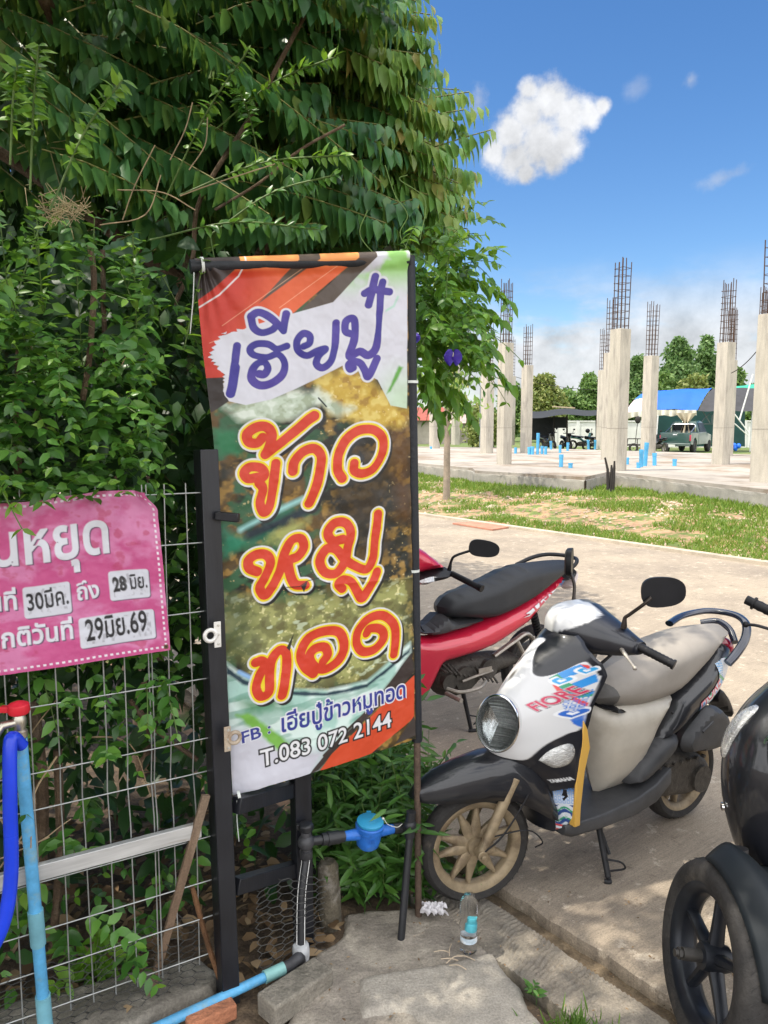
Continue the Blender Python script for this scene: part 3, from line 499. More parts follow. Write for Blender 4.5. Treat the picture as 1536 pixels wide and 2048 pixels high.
def paint_banner():
    p = Print(640, 1690, 400, 1056); U, V_ = p.U, p.V; n1 = fbm(U / 75, V_ / 75, 4, 1); n2 = fbm(U / 30, V_ / 26, 3, 2); n3 = fbm(U / 11, V_ / 11, 3, 3)
    food = mix3((.11, .065, .02), (.018, .02, .014), sm(n1, .36, .6)); food = mix3(food, np.array((.34, .20, .045)), sm(n2, .5, .75) * .9); food = mix3(food, np.array((.035, .11, .05)), sm(fbm(U / 60, V_ / 40, 3, 77), .5, .66) * sm(U, 520, 200)); food = mix3(food, np.array((.8, .62, .3)), sm(n3, .74, .86) * .55 * sm(n1, .4, .6)); p.c[:] = food
    p.over(np.clip(.5 - sdpoly(U, V_, [(330, 640), (470, 560), (560, 700), (560, 1000), (480, 1010), (360, 860)]) / 70, 0, 1) * .85, (.028, .024, .02)); p.over(np.clip(.5 - sdpoly(U, V_, [(560, 560), (640, 540), (640, 900), (590, 880)]) / 50, 0, 1) * .7, (.11, .05, .018))
    g = np.clip(.5 - (sdpoly(U, V_, B_POLY['gold']) + (n1 - .5) * 70) / 40, 0, 1); p.over(g, (.56, .38, .06)); p.over(g * sm(n2, .5, .7) * .75, (.74, .60, .18)); p.over(g * sm(n2, .46, .3) * .7, (.28, .14, .025)); p.over(g * sm(n3, .7, .82) * .6, (.85, .72, .35))
    g = np.clip(.5 - (sdpoly(U, V_, B_POLY['rice']) + (n1 - .5) * 60) / 32, 0, 1); p.over(g, (.50, .58, .46)); p.over(g * sm(n2, .5, .68) * .8, (.72, .78, .70)); p.over(g * sm(n2, .46, .34) * .5, (.20, .24, .12))
    p.poly(B_POLY['green_l'], (.025, .17, .07), 22, 18, 8)
    p.poly(B_POLY['teal'], (.02, .20, .11), 30, 20, 9); p.stroke([(60, 830), (140, 800), (260, 760)], 8, (.30, .58, .56), 14); p.stroke([(90, 850), (180, 828), (300, 790)], 18, (.012, .025, .035), 26)
    p.poly(B_POLY['leafy'], (.36, .38, .12), 34, 30, 4)
    ol = np.clip(.5 - (sdpoly(U, V_, B_POLY['olive']) + (n1 - .5) * 60) / 60, 0, 1); p.over(ol, (.20, .205, .075)); p.over(ol * sm(n2, .50, .66), (.35, .36, .13)); p.over(ol * sm(n2, .44, .32) * .75, (.13, .115, .045)); p.over(ol * sm(n3, .64, .78) * sm(n2, .42, .6), (.70, .66, .32)); p.over(ol * sm(fbm(U / 34, V_ / 22, 3, 21), .66, .78) * .8, (.58, .66, .46)); p.over(ol * sm(U, 140, 40) * .7, (.05, .08, .03))
    pl = np.clip(.5 - sdpoly(U, V_, B_POLY['plate']) / 14, 0, 1); pc = mix3((.38, .60, .53), (.66, .80, .75), sm(n1, .4, .6)); p.c += (pc - p.c) * pl[..., None]
    p.over(pl * sm(fbm(U / 90, V_ / 25, 3, 31), .5, .66) * .55, (.12, .30, .22))
    p.poly(B_POLY['rim'], (.02, .05, .07), 8, 6); p.stroke([(38, 1290), (90, 1330), (190, 1362)], 6, (.25, .45, .75), 8)
    p.over(np.clip(.5 - sdpoly(U, V_, [(60, 1440), (30, 1380), (150, 1400), (190, 1440)]) / 40, 0, 1) * .8, (.05, .20, .07))
    p.poly(B_POLY['whiteb'], (.58, .58, .65), 40); p.poly(B_POLY['gband'], (.18, .42, .07), 12, 10)
    p.poly(B_POLY['dkband'], (.045, .033, .03), 2); p.poly(B_POLY['redb'], (.62, .075, .028), 2); p.stroke([(300, 1640), (390, 1575), (470, 1530)], 5, (.05, .035, .03), 3); p.poly(B_POLY['dk_br'], (.06, .048, .042), 2)
    d = sdpoly(U, V_, B_POLY['white']) + np.where(U < 130, (np.abs((V_ / 15 + n2 * 1.5) % 1 - .5) - .25) * 22, 0) * sm(np.hypot(U - 30, V_ - 250), 160, 60)
    w = np.clip(.5 - d / 1.8, 0, 1); wc = mix3((.64, .64, .71), (.30, .60, .16), np.clip(sm(V_, 150, -20) * sm(U, 330, 470) * sm(n1, .35, .6) * 1.3, 0, 1)); wc = mix3(wc, np.array((.50, .68, .45)), sm(V_, 300, 480) * sm(U, 480, 600) * .8)
    p.poly(B_POLY['dk_tl'], (.055, .04, .038), 2)
    o = np.clip(.5 - sdpoly(U, V_, B_POLY['orange']) / 2, 0, 1); oc = mix3((.52, .035, .018), (.72, .125, .04), sm(U + V_ * .3, 110, 300)); oc = mix3(oc, np.array((.95, .42, .12)), sm(V_, 34, 0) * .8); p.c += (oc - p.c) * o[..., None]
    p.stroke([(0, 130), (60, 95), (120, 40), (140, 0)], 2.2, (.75, .7, .7), 2)
    p.poly(B_POLY['dk_l'], (.035, .027, .025), 2); p.poly(B_POLY['dk1'], (.105, .075, .055), 2); p.poly(B_POLY['dk2'], (.10, .075, .06), 2)
    for (a, b) in (((60, 190), (330, 10)), ((230, 145), (430, 10)), ((20, 240), (150, 195))): p.stroke([a, b], .5, (.93, .55, .35), 1.6)
    p.c += (wc - p.c) * w[..., None]; p.poly(B_POLY['gstroke'], (.12, .36, .06), 8, 4); p.stroke([(560, 175), (590, 160), (605, 130)], 2.5, (.35, .65, .5), 7)
    sp = [smooth_path(t, 5) for t in B_BLUE]; D = np.full(U.shape, 1e6)
    for t in sp: D = np.minimum(D, p.dist(t))
    p.over(np.clip(.5 + (19.0 - D) / 1.6, 0, 1), (.66, .66, .72)); k = np.clip(.5 + (11.8 + (n1 - .5) * 5 - D) / 1.6, 0, 1); bc = mix3((.04, .032, .25), (.075, .05, .30), sm(n1, .3, .7)); p.c += (bc - p.c) * k[..., None]
    p.stroke(smooth_path([(86, 320), (74, 370), (64, 400)], 4), 14, (.05, .04, .28), 1.6)
    D = np.full(U.shape, 1e6); T = [smooth_path(t, 5) for t in B_RED]
    for t in T: D = np.minimum(D, p.dist(t))
    sh = np.full(U.shape, 1e6)
    for t in T: sh = np.minimum(sh, p.dist([np.array(q) + (7, 9) for q in t]))
    wd = (n1 - .5) * 4
    p.over(np.clip(.5 + (26.5 - sh) / 1.8, 0, 1), (.02, .02, .02)); p.over(np.clip(.5 + (27.0 - D) / 1.6, 0, 1), (.68, .68, .70)); p.over(np.clip(.5 + (21.5 + wd * .5 - D) / 1.6, 0, 1), (.78, .60, .02)); p.over(np.clip(.5 + (15.2 + wd - D) / 1.6, 0, 1), (.60, .048, .022))
    navy, wh = (.035, .045, .26), (.72, .72, .76)
    for body, i in (('FB', 0), (':', 1), ('เฮียปู๋ข้าวหมูทอด', 2)):
        a, b = B_TXT[2 * 0 + i] if False else B_TXT[i]; hs = 1.25 if i == 2 else .85
        if i == 1: p.text(body, a, b, wh, .05, hscale=1, size=52); p.text(body, a, b, navy, .03, size=52)
        else: p.text(body, a, b, wh, .075, hscale=hs); p.text(body, a, b, navy, .022, hscale=hs)
    a, b = B_TXT[3]; p.text('T.083 072 2144', a, b, (.02, .02, .02), .085, hscale=1.05); p.text('T.083 072 2144', a, b, (.74, .74, .76), .012, hscale=1.05)
    # tears and creases in the sheet
    p.stroke([(196, 1042), (235, 1046), (262, 1032), (300, 1030)], 1.4, (.02, .02, .02), 1.5); p.poly([(240, 1046), (262, 1034), (250, 1068)], (.03, .03, .03)); p.poly([(216, 1200), (200, 1258), (190, 1245)], (.025, .025, .02)); p.poly([(452, 622), (470, 655), (455, 670)], (.03, .03, .03)); p.stroke([(330, 440), (352, 470)], 2.5, (.02, .03, .03))
    return p
def banner():
    p = paint_banner(); p.c *= .86; m, n = p.U.shape; s = p.U / 640.; t = p.V / 1690.
    P = edge_at(EL, t) * (1 - s[..., None]) + edge_at(ER, t) * s[..., None]
    nrm = np.array([.40, -.91, 0.])
    w = .014 * np.sin(np.pi * s) * np.sin(np.pi * np.clip(t, 0, 1)) + .0035 * np.sin(s * 23 + 2 * np.sin(t * 5)) * np.exp(-t * 3.5) + .004 * np.sin(s * 9 + t * 4)
    w += .010 * np.sin(np.arctan2(s - .03, t + .02) * 14) * np.exp(-np.hypot(s, t * 2.6) * 6.5)                          # gathers at the tied corner
    w += (fbm(s * 7, t * 16, 4, 17) - .5) * .014 + (np.abs(fbm(s * 5 + t * 3, t * 11, 3, 18) - .5)) * -.010 + .007 * np.exp(-((s - .12) ** 2 + (t - .985) ** 2 * 5) * 180)
    w += .004 * np.exp(-np.abs(t - .62 - .05 * (s - .4)) * 90) * sm(s, .15, .35)
    w *= sm(t, 0, .02)
    P = P + nrm * w[..., None]; P[..., 2] += -.006 * np.sin(np.pi * s) * sm(t, .9, 1)
    ax = barR - barL; r0 = .0215                                        # the top edge wraps round the bar
    P[..., :] += nrm * (.020 * sm(t, .03, .0))[..., None]
    idx = np.arange(m * n).reshape(m, n); f = np.stack([idx[:-1, :-1], idx[1:, :-1], idx[1:, 1:], idx[:-1, 1:]], -1).reshape(-1, 4)
    vs = P.reshape(-1, 3); col = p.rgba()
    top = P[0]; sv, sc = [], []                                          # sleeve: from the front over the bar and down behind
    ring = [top + np.array([0, 0, 1.]) * r0 * math.sin(a) * .9 - nrm * (r0 - r0 * math.cos(a)) for a in np.linspace(0, math.pi * 1.25, 12)]
    R = np.stack(ring[1:]); k0 = len(vs); vs = np.concatenate([vs, R.reshape(-1, 3)]); col = np.concatenate([col, np.tile(col[:n], (len(R), 1))])
    id2 = np.concatenate([idx[:1], k0 + np.arange(len(R) * n).reshape(len(R), n)], 0); f2 = np.stack([id2[1:, :-1], id2[:-1, :-1], id2[:-1, 1:], id2[1:, 1:]], -1).reshape(-1, 4)
    o = fastmesh('food_banner', vs, np.concatenate([f, f2]), pm('printed_vinyl', (1, 1, 1), .36, var=.05, scale=4, vcol='paint', bump=.05, bscale=300, spec=.4), smooth=True)
    ca = o.data.color_attributes.new('paint', 'FLOAT_COLOR', 'POINT'); ca.data.foreach_set('color', col.astype(np.float32).ravel())
    tag(o, 'tall printed vinyl banner with blue and red Thai lettering over a food picture', 'banner')
banner()
tie = pm('white_nylon', (.62, .65, .62), .4, var=.1)
def cable_tie(c, ax, r, tail, label):
    ax = unit(np.array(ax, float)); ref = unit(np.cross(ax, [0, 1, .01])); b = np.cross(ax, ref); m = MB()
    R = [[c + (ref * math.cos(t) + b * math.sin(t)) * (r + e) + ax * h for (e, h) in ((0, -.0045), (.002, -.0045), (.002, .0045), (0, .0045))] for t in np.linspace(0, 2 * math.pi, 28)]
    m.loft(R, True, False)
    if tail: 
        pts = smooth_path(tail, 6); m.tube(pts, [.0038] * (len(pts) - 1) + [.002], 6, flat=.4)
    tag(m.build('cable_tie', tie, None), label, 'cable tie', 'nylon cable ties on the banner stand')
cable_tie(YP(404, 531, 2.385), barR - barL, .023, [YP(388, 545, 2.345), YP(386, 600, 2.34), YP(380, 668, 2.34)], 'long-tailed white cable tie round the left end of the banner bar')
cable_tie(YP(823, 764, 2.648), (0, 0, 1), .021, None, 'white cable tie round the banner pole, higher of the two on the pole')
cable_tie(YP(826, 1141, 2.655), (0, 0, 1), .021, None, 'white cable tie round the banner pole, level with the red moped')
cable_tie(YP(478, 1590, 2.30), (1, .3, .2), .012, [YP(474, 1600, 2.29), YP(474, 1640, 2.285), YP(478, 1683, 2.285)], 'white cable tie dangling from the lower left corner of the banner')

def paint_pink():
    w, h = 760, 470; p = Print(w, h, 381, 236); U, V_ = p.U, p.V; n1 = fbm(U / 110, V_ / 60, 5, 41); n2 = fbm(U / 40, V_ / 30, 4, 42)
    c = mix3((.56, .085, .24), (.66, .22, .40), sm(n1 + (n2 - .5) * .4, .38, .62)); c = mix3(c, np.array((.46, .03, .10)), sm(n2 + (n1 - .5) * .3, .62, .75) * .6); p.c[:] = c
    d = np.minimum(np.minimum(U, w - U), np.minimum(V_, h - V_)); p.over(((np.abs(d - 12) < 2.2) & (((np.where((V_ < 20) | (V_ > h - 20), U, V_)) % 16) < 7)) * 1., (.8, .74, .76))
    wh, sh = (.72, .75, .76), (.09, .05, .10)
    def T(body, a, b, hs=1.3, off=.05, so=(3, 3)): p.text(body, a, b, sh, off, shift=so, hscale=hs); p.text(body, a, b, wh, off, hscale=hs)
    T('วันหยุด', (244, 168), (610, 168), 1.2, .022)
    T('ตั้งแต่วันที่', (120, 292), (362, 292), 1.15, .025); T('ถึง', (518, 290), (574, 290), 1.15, .025); T('เปิดปกติวันที่', (190, 394), (496, 394), 1.15, .025)
    def box(x0, y0, x1, y1):
        for o, c_ in ((2.5, sh), (0, (.66, .69, .71))):
            q = np.hypot(np.maximum(np.abs(U - o - (x0 + x1) / 2) - (x1 - x0) / 2 + 8, 0), np.maximum(np.abs(V_ - o - (y0 + y1) / 2) - (y1 - y0) / 2 + 8, 0)) - 8; p.over(np.clip(.5 - q / 1.6, 0, 1), c_)
        q = (np.abs(U - (x0 + x1) / 2) < (x1 - x0) / 2 - 10) & (np.abs(V_ - (y0 + y1) / 2) < (y1 - y0) / 2 - 8); p.over(q * sm(fbm(U / 9, V_ / 16, 4, 55), .5, .75) * .55, (.25, .25, .26))
    box(380, 234, 500, 322); box(604, 224, 716, 306); box(514, 342, 722, 428); ink = (.018, .018, .02)
    p.text('30มีค.', (390, 300), (494, 295), ink, .02, hscale=1.5); p.text('28', (616, 280), (652, 279), (.10, .10, .10), .05, hscale=1.3); p.text('28 มิย.', (616, 281), (710, 277), ink, .02, hscale=1.6); p.text('29มิย.69', (532, 408), (700, 403), ink, .02, hscale=1.7)
    p.over((np.hypot(U - 748, V_ - 458) < 8) * 1., (.16, .07, .03)); p.over((np.hypot(U - 748, V_ - 458) < 3.5) * 1., (.02, .02, .02))
    return p
def pink():
    p = paint_pink(); p.c *= np.array([.80, .78, .84]); m, n = p.U.shape; s = p.U / 760; t = p.V / 470
    TL, TR, BR, BL = FP + FD * -.9 + FN * .03, fp(313, 984, .03), fp(341, 1300, .035), FP + FD * -.9 + FN * .035
    TL = TL.copy(); BL = BL.copy(); TL[2] = TR[2] - .005; BL[2] = BR[2] - .005
    P = (TL * (1 - s)[..., None] + TR * s[..., None]) * (1 - t)[..., None] + (BL * (1 - s)[..., None] + BR * s[..., None]) * t[..., None]
    P = P + (FD * -1)[None, None] * (.035 * sm(t, .12, 0) * sm(s, .9, 1))[..., None]
    w = .008 * np.sin(s * 46 + 3 * np.sin(t * 4)) * np.exp(-t * 7) + (fbm(s * 9, t * 6, 4, 66) - .5) * .014 + .008 * np.sin((s * .9 - t * .5) * 22) * np.exp(-np.hypot(s - .92, t - .1) * 4)
    P = P + FN * w[..., None]; P[..., 2] += .01 * np.sin(s * np.pi * 3) * (1 - t)
    idx = np.arange(m * n).reshape(m, n); f = np.stack([idx[:-1, :-1], idx[1:, :-1], idx[1:, 1:], idx[:-1, 1:]], -1).reshape(-1, 4)
    o = fastmesh('pink_notice', P.reshape(-1, 3), f, pm('pink_vinyl', (1, 1, 1), .45, var=.06, scale=6, vcol='paint', bump=.08, bscale=250), smooth=True)
    ca = o.data.color_attributes.new('paint', 'FLOAT_COLOR', 'POINT'); ca.data.foreach_set('color', p.rgba().astype(np.float32).ravel())
    tag(o, 'pink vinyl notice with white Thai writing and marker dates hung on the mesh fence', 'notice')
pink()

# ------------------------------------------------------------------ pipes
bluep = pm('blue_pvc', (.10, .36, .62), .42, var=.22, scale=45, col2=(.20, .36, .44), thr=(.54, .68)); bluef = pm('faded_blue_pvc', (.17, .40, .48), .5, var=.2, scale=20)
blackpl = pm('black_pe_pipe', (.018, .019, .022), .38, var=.2, scale=20, bump=.05); dusty = pm('dusty_black_plastic', (.05, .05, .055), .5, var=.4, scale=40)
sp = thing('standpipe', G(88, 2052, .02), 'upright light blue water pipe with a red-handled tap in front of the mesh fence', 'standpipe')
r0, r1 = G(92, 2066, .06), PL(35, 1400, FP + FN * .12, FN); r1[2] = 1.06; mid = lambda k: r0 + (r1 - r0) * k
m = MB(); m.tube([mid(0), mid(.5), mid(.93)], .0165, 18); m.build('riser', bluep, sp)
for a, b in ((.02, .13), (.30, .41)):
    m = MB(); m.tube([mid(a), mid(b)], .0205, 18); m.build('socket', bluef, sp)
m = MB(); m.tube(smooth_path([mid(.03), mid(-.02), mid(-.03) + np.array([.05, -.05, -.01]), mid(-.03) + np.array([.09, -.10, -.01])], 4), .021, 16); m.build('elbow', bluep, sp)
steel = pm('worn_brass_nickel', (.5, .47, .4), .35, .9, var=.2)
m = MB(); tp = mid(.93); m.lathe([(.012, 0), (.019, .004), (.019, .02), (.014, .024), (.017, .04), (.017, .055), (.01, .07)], tp, (0, 0, 1), 16); m.tube([tp + np.array([0, 0, .045]), tp + np.array([-.03, -.03, .045]), tp + np.array([-.045, -.04, .02])], .011, 12); tap = m.build('tap', steel, sp)
m = MB(); m.lathe([(.006, .062), (.024, .066), (.028, .075), (.026, .092), (.012, .098), (.004, .1)], tp, (0, 0, 1), 14); m.box(tp + np.array([-.02, -.005, .08]), (.05, .018, .016)); m.build('handle', pm('red_plastic', (.55, .015, .03), .4, var=.15), tap, bevel=.002)
m = MB(); hp = smooth_path([tp + np.array([.012, -.018, -.012]), PL(22, 1480, FP + FN * .15, FN), PL(20, 1600, FP + FN * .17, FN), PL(22, 1750, FP + FN * .17, FN), PL(5, 1850, FP + FN * .17, FN), PL(-40, 1930, FP + FN * .15, FN), PL(-110, 1990, FP + FN * .1, FN)], 10)
m.tube(hp, .0195, 16, flat=.8); o = m.build('garden_hose', pm('deep_blue_hose', (.012, .05, .62), .3, var=.15, scale=10, sub=.0), None); tag(o, 'thick shiny deep blue hose hanging from the red tap', 'hose')
wm = thing('water_meter', (-.06, 2.58, .3), 'blue water meter on black pipes with a blue supply pipe running along the ground', 'water meter')
mc = YP(738, 1665, 2.585); rt = YP(820, 1650, 2.615); lt = YP(606, 1682, 2.45); hx = unit(rt - lt); hx[2] *= 1
meterblue = pm('meter_blue', (.02, .14, .52), .4, var=.3, scale=45, col2=(.06, .16, .40), thr=(.55, .7), bump=.05); lidblue = pm('meter_lid', (.03, .28, .50), .45, var=.15, scale=20)
mb_ = MB(); tiltv = unit(np.array([.10, -.10, 1.])); mb_.lathe([(.001, -.058), (.030, -.056), (.040, -.045), (.044, -.02), (.044, .008), (.050, .014), (.051, .032), (.047, .036), (.001, .037)], mc, tiltv, 32); mb_.tube([mc - hx * .095, mc - hx * .04], [.0165, .021], 16); mb_.tube([mc + hx * .04, mc + hx * .095], [.021, .0165], 16)
for k in range(5): mb_.box(mc + np.array([.012 + .006 * (k - 2), -.0445, -.012]), (.0022, .003, .014))
body = mb_.build('meter_body', meterblue, wm)
m = MB(); m.lathe([(.001, .0375), (.046, .0375), (.0475, .041), (.0475, .047), (.044, .050), (.001, .0515)], mc, tiltv, 32); m.box(mc + tiltv * .046 + np.array([-.006, .05, .006]), (.016, .012, .006)); m.build('lid', lidblue, body)
m = MB(); 
for a, b, r in ((.095, .115, .0195), (.115, .150, .0225), (.150, .158, .024), (.158, .178, .021), (.178, .215, .0155)): m.tube([mc - hx * a, mc - hx * b], r, 18)
m.build('coupling', blackpl, wm)
m = MB(); m.tube([mc + hx * .095, mc + hx * .13], .019, 16); m.tube([mc + hx * .13, rt], .0145, 14); m.build('coupling', blackpl, wm)
vc = mc - hx * .235; vc[2] -= .0
m = MB(); m.sphere(vc, .029, 18, 12); m.lathe([(.018, .02), (.018, .038), (.013, .04)], vc, (0, 0, 1), 16); m.lathe([(.022, -.03), (.022, -.055), (.018, -.06), (.018, -.02)], vc, (0, 0, 1), 16); vv_ = m.build('ball_valve', dusty, wm)
m = MB(); m.lathe([(.014, .04), (.026, .043), (.028, .062), (.022, .068), (.001, .07)], vc, (0, 0, 1), 8); m.box(vc + np.array([-.018, 0, .055]), (.03, .014, .022)); m.build('handle', blackpl, vv_, bevel=.003)
cwp = YP(602, 1905, 2.405); elb = np.array([-.283, 2.372, .03])
m = MB(); m.tube(smooth_path([vc + np.array([0, 0, -.055]), vc * .5 + cwp * .5 + np.array([-.006, 0, 0]), cwp], 6), .0145, 16); m.build('riser_pipe', blackpl, wm)
m = MB()
for off in (-.0135, .0125):
    q = [vc + np.array([off, -.0075, -.06]), vc * .5 + cwp * .5 + np.array([off - .006, -.0075, 0]), cwp + np.array([off, -.0075, 0])]; m.tube(smooth_path(q, 6), .0016, 6)
m.build('stripe', pm('white_stripe', (.7, .7, .68), .5, var=.05), wm)
m = MB(); P = []; n = 32
for h, r in ((.03, .018), (.028, .026), (.015, .029), (-.012, .029), (-.03, .026), (-.036, .028), (-.044, .028), (-.046, .018)): P.append([cwp + np.array([(r - (.0015 if k % 2 and abs(h) < .02 else 0)) * math.cos(2 * math.pi * k / n), (r - (.0015 if k % 2 and abs(h) < .02 else 0)) * math.sin(2 * math.pi * k / n), h]) for k in range(n)])
m.loft(P); m.build('union_nut', pm('grey_plastic', (.42, .43, .44), .55, var=.3, scale=50), wm)
pe = YP(352, 2068, 2.135); pe[2] = .02; sd = unit(pe - elb)
m = MB(); m.tube(smooth_path([cwp + np.array([0, 0, -.04]), elb + np.array([0, 0, .012]), elb + sd * .03, elb + sd * .06], 5), .019, 16); m.build('elbow', dusty, wm)
m = MB(); m.tube([elb + sd * .055, elb + sd * .125], .0205, 18); m.build('socket', pm('mint_pvc', (.25, .50, .48), .45, var=.15), wm)
m = MB(); m.tube([elb + sd * .11, elb + sd * .9], .0155, 18); m.build('supply_pipe', bluep, wm)
m = MB(); rb = YP(802, 1872, 2.535); rb[2] = -.01; m.sphere(rt, .024, 16, 10); m.tube([rt + np.array([0, 0, -.01]), rt + np.array([-.002, -.002, -.045])], .0185, 14); m.tube([rt + np.array([0, 0, .01]), rt + np.array([.004, .002, .05])], .018, 14); m.build('tee', blackpl, wm)
m = MB(); m.tube([rt + np.array([0, 0, -.03]), rb], .0135, 14); m.build('riser_pipe', blackpl, wm)
m = MB(); m.tube(smooth_path([mc + hx * .06 + np.array([0, -.01, .045]), mc + hx * .075 + np.array([0, -.02, .03]), mc + hx * .11 + np.array([0, -.025, .018]), mc + hx * .13 + np.array([0, -.03, .03])], 5), .0012, 5); m.sphere(mc + hx * .055 + np.array([0, -.01, .05]), .005, 8, 6); m.build('seal_wire', pm('white_wire', (.7, .68, .6), .5), wm)
# stub post, block, brick
st = MB(); s0 = np.array([-.197, 2.635, -.03]); s1 = YP(655, 1722, 2.66)
R = []
for k in np.linspace(0, 1, 14):
    c = s0 + (s1 - s0) * k; R.append([c + np.array([math.cos(t), math.sin(t), 0]) * (.043 - .004 * k + .004 * (fbm(np.array([t * 1.2]), np.array([k * 5.]), 3, 4)[0] - .5) * 2) * (1 if k < .93 else .93 if k < .99 else .7) for t in np.linspace(0, 2 * math.pi, 20, endpoint=False)])
st.loft(R); o = st.build('stub_post', pm('mossy_concrete', (.10, .085, .06), .95, var=.4, scale=25, bump=.9, bscale=60, col2=(.22, .20, .17), thr=(.52, .66)), None); tag(o, 'short round mossy concrete post standing behind the water meter', 'stub post')
bl = MB(); c0, c1 = np.array([-.352, 2.175, 0]), np.array([-.205, 2.325, 0]); bd = unit(c1 - c0); bl_c = (c0 + c1) / 2 + np.array([0, 0, .018]); bl.box(bl_c, (.235, .095, .075), np.array([bd, [-bd[1], bd[0], 0], [0, 0, 1]]).T); o = bl.build('concrete_block', pm('block_concrete', (.25, .225, .185), .93, var=.3, scale=20, bump=.8, bscale=70, col2=(.17, .155, .125), thr=(.5, .65)), None, bevel=.008); tag(o, 'rough concrete block under the elbow of the blue supply pipe', 'block')
bk = MB(); bk.box((-.528, 2.165, .0), (.15, .05, .05), np.array([[.82, .57, 0], [-.57, .82, 0], [0, 0, 1]]).T); o = bk.build('clay_brick', pm('clay_brick', (.42, .17, .09), .92, var=.3, scale=25, bump=.7), None, bevel=.006); tag(o, 'broken orange clay brick at the foot of the black post', 'brick')
# ------------------------------------------------------------------ vegetation
vine_m = leafmat('vine_leaf', [(0, (.030, .10, .018)), (.35, (.055, .16, .026)), (.7, (.085, .22, .034)), (1, (.13, .28, .045))], .30, .30, (.22, .42, .03))
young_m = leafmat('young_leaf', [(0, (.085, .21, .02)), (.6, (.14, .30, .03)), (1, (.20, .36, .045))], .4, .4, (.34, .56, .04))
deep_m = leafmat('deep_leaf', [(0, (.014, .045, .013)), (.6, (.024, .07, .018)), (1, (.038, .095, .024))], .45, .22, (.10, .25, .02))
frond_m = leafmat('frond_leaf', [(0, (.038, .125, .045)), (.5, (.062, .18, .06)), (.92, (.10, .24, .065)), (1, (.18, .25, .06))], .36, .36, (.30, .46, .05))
frondy_m = leafmat('frond_tip_leaf', [(0, (.14, .31, .08)), (.5, (.22, .40, .11)), (.88, (.36, .44, .13)), (1, (.38, .28, .10))], .36, .48, (.50, .62, .12))  # young yellow-green tips; sunlight on the outer fronds is painted into this colour
weed_m = leafmat('weed_leaf', [(0, (.035, .10, .02)), (.6, (.06, .16, .03)), (1, (.10, .23, .04))], .4, .3, (.25, .45, .04))
bark = pm('brown_bark', (.10, .065, .04), .9, var=.35, scale=30, bump=.7, col2=(.18, .13, .09), thr=(.5, .65)); twig_m = pm('pale_twig', (.30, .22, .13), .85, var=.35, scale=40); stem_m = pm('green_stem', (.09, .15, .035), .6, var=.3, scale=30)
def shoots(base, dirs, length, npair, leaf_l, leaf_w, droop=.5, opp=True, rnd=.35, tipscale=.55):
    """leafy shoots; returns pos, along, normal, length, width, t, paths"""
    K = len(base); T = (np.arange(npair) + .6) / npair
    d = unit(dirs); bend = np.array([0, 0, -1.]) * droop
    pos = base[:, None] + d[:, None] * (length[:, None] * T[None])[..., None] + bend * ((length[:, None] * T[None]) ** 2 / np.maximum(length[:, None], .05) * .6)[..., None]
    tan = unit(d[:, None] + bend * (1.2 * T[None, :, None])); up = np.array([0, 0, 1.]); side = unit(np.cross(tan, up + rng.normal(0, .15, tan.shape)))
    out = []
    for sg in (-1, 1):
        tw = rng.normal(0, rnd, tan.shape); al = unit(side * sg + tan * .55 + tw - up * .35); nn = unit(up + rng.normal(0, .45, tan.shape) + np.array([.25, -.45, 0]))
        sc = (1 - (1 - tipscale) * T[None] ** 2) * rng.uniform(.7, 1.2, pos.shape[:2])
        out.append((pos.reshape(-1, 3), al.reshape(-1, 3), nn.reshape(-1, 3), (leaf_l * sc).reshape(-1), (leaf_w * sc).reshape(-1), np.broadcast_to(T[None], pos.shape[:2]).reshape(-1)))
    return [np.concatenate([o[i] for o in out]) for i in range(6)], pos
def addtubes(mb, pos, r=.0016, every=1):
    for p in pos[::every]: mb.tube(p[::2] if len(p) > 5 else p, r, 4, cap=False)
def fgz(f, g, z): return FP + FD * np.asarray(f)[..., None] - FN * np.asarray(g)[..., None] + np.array([0, 0, 1.]) * np.asarray(z)[..., None]
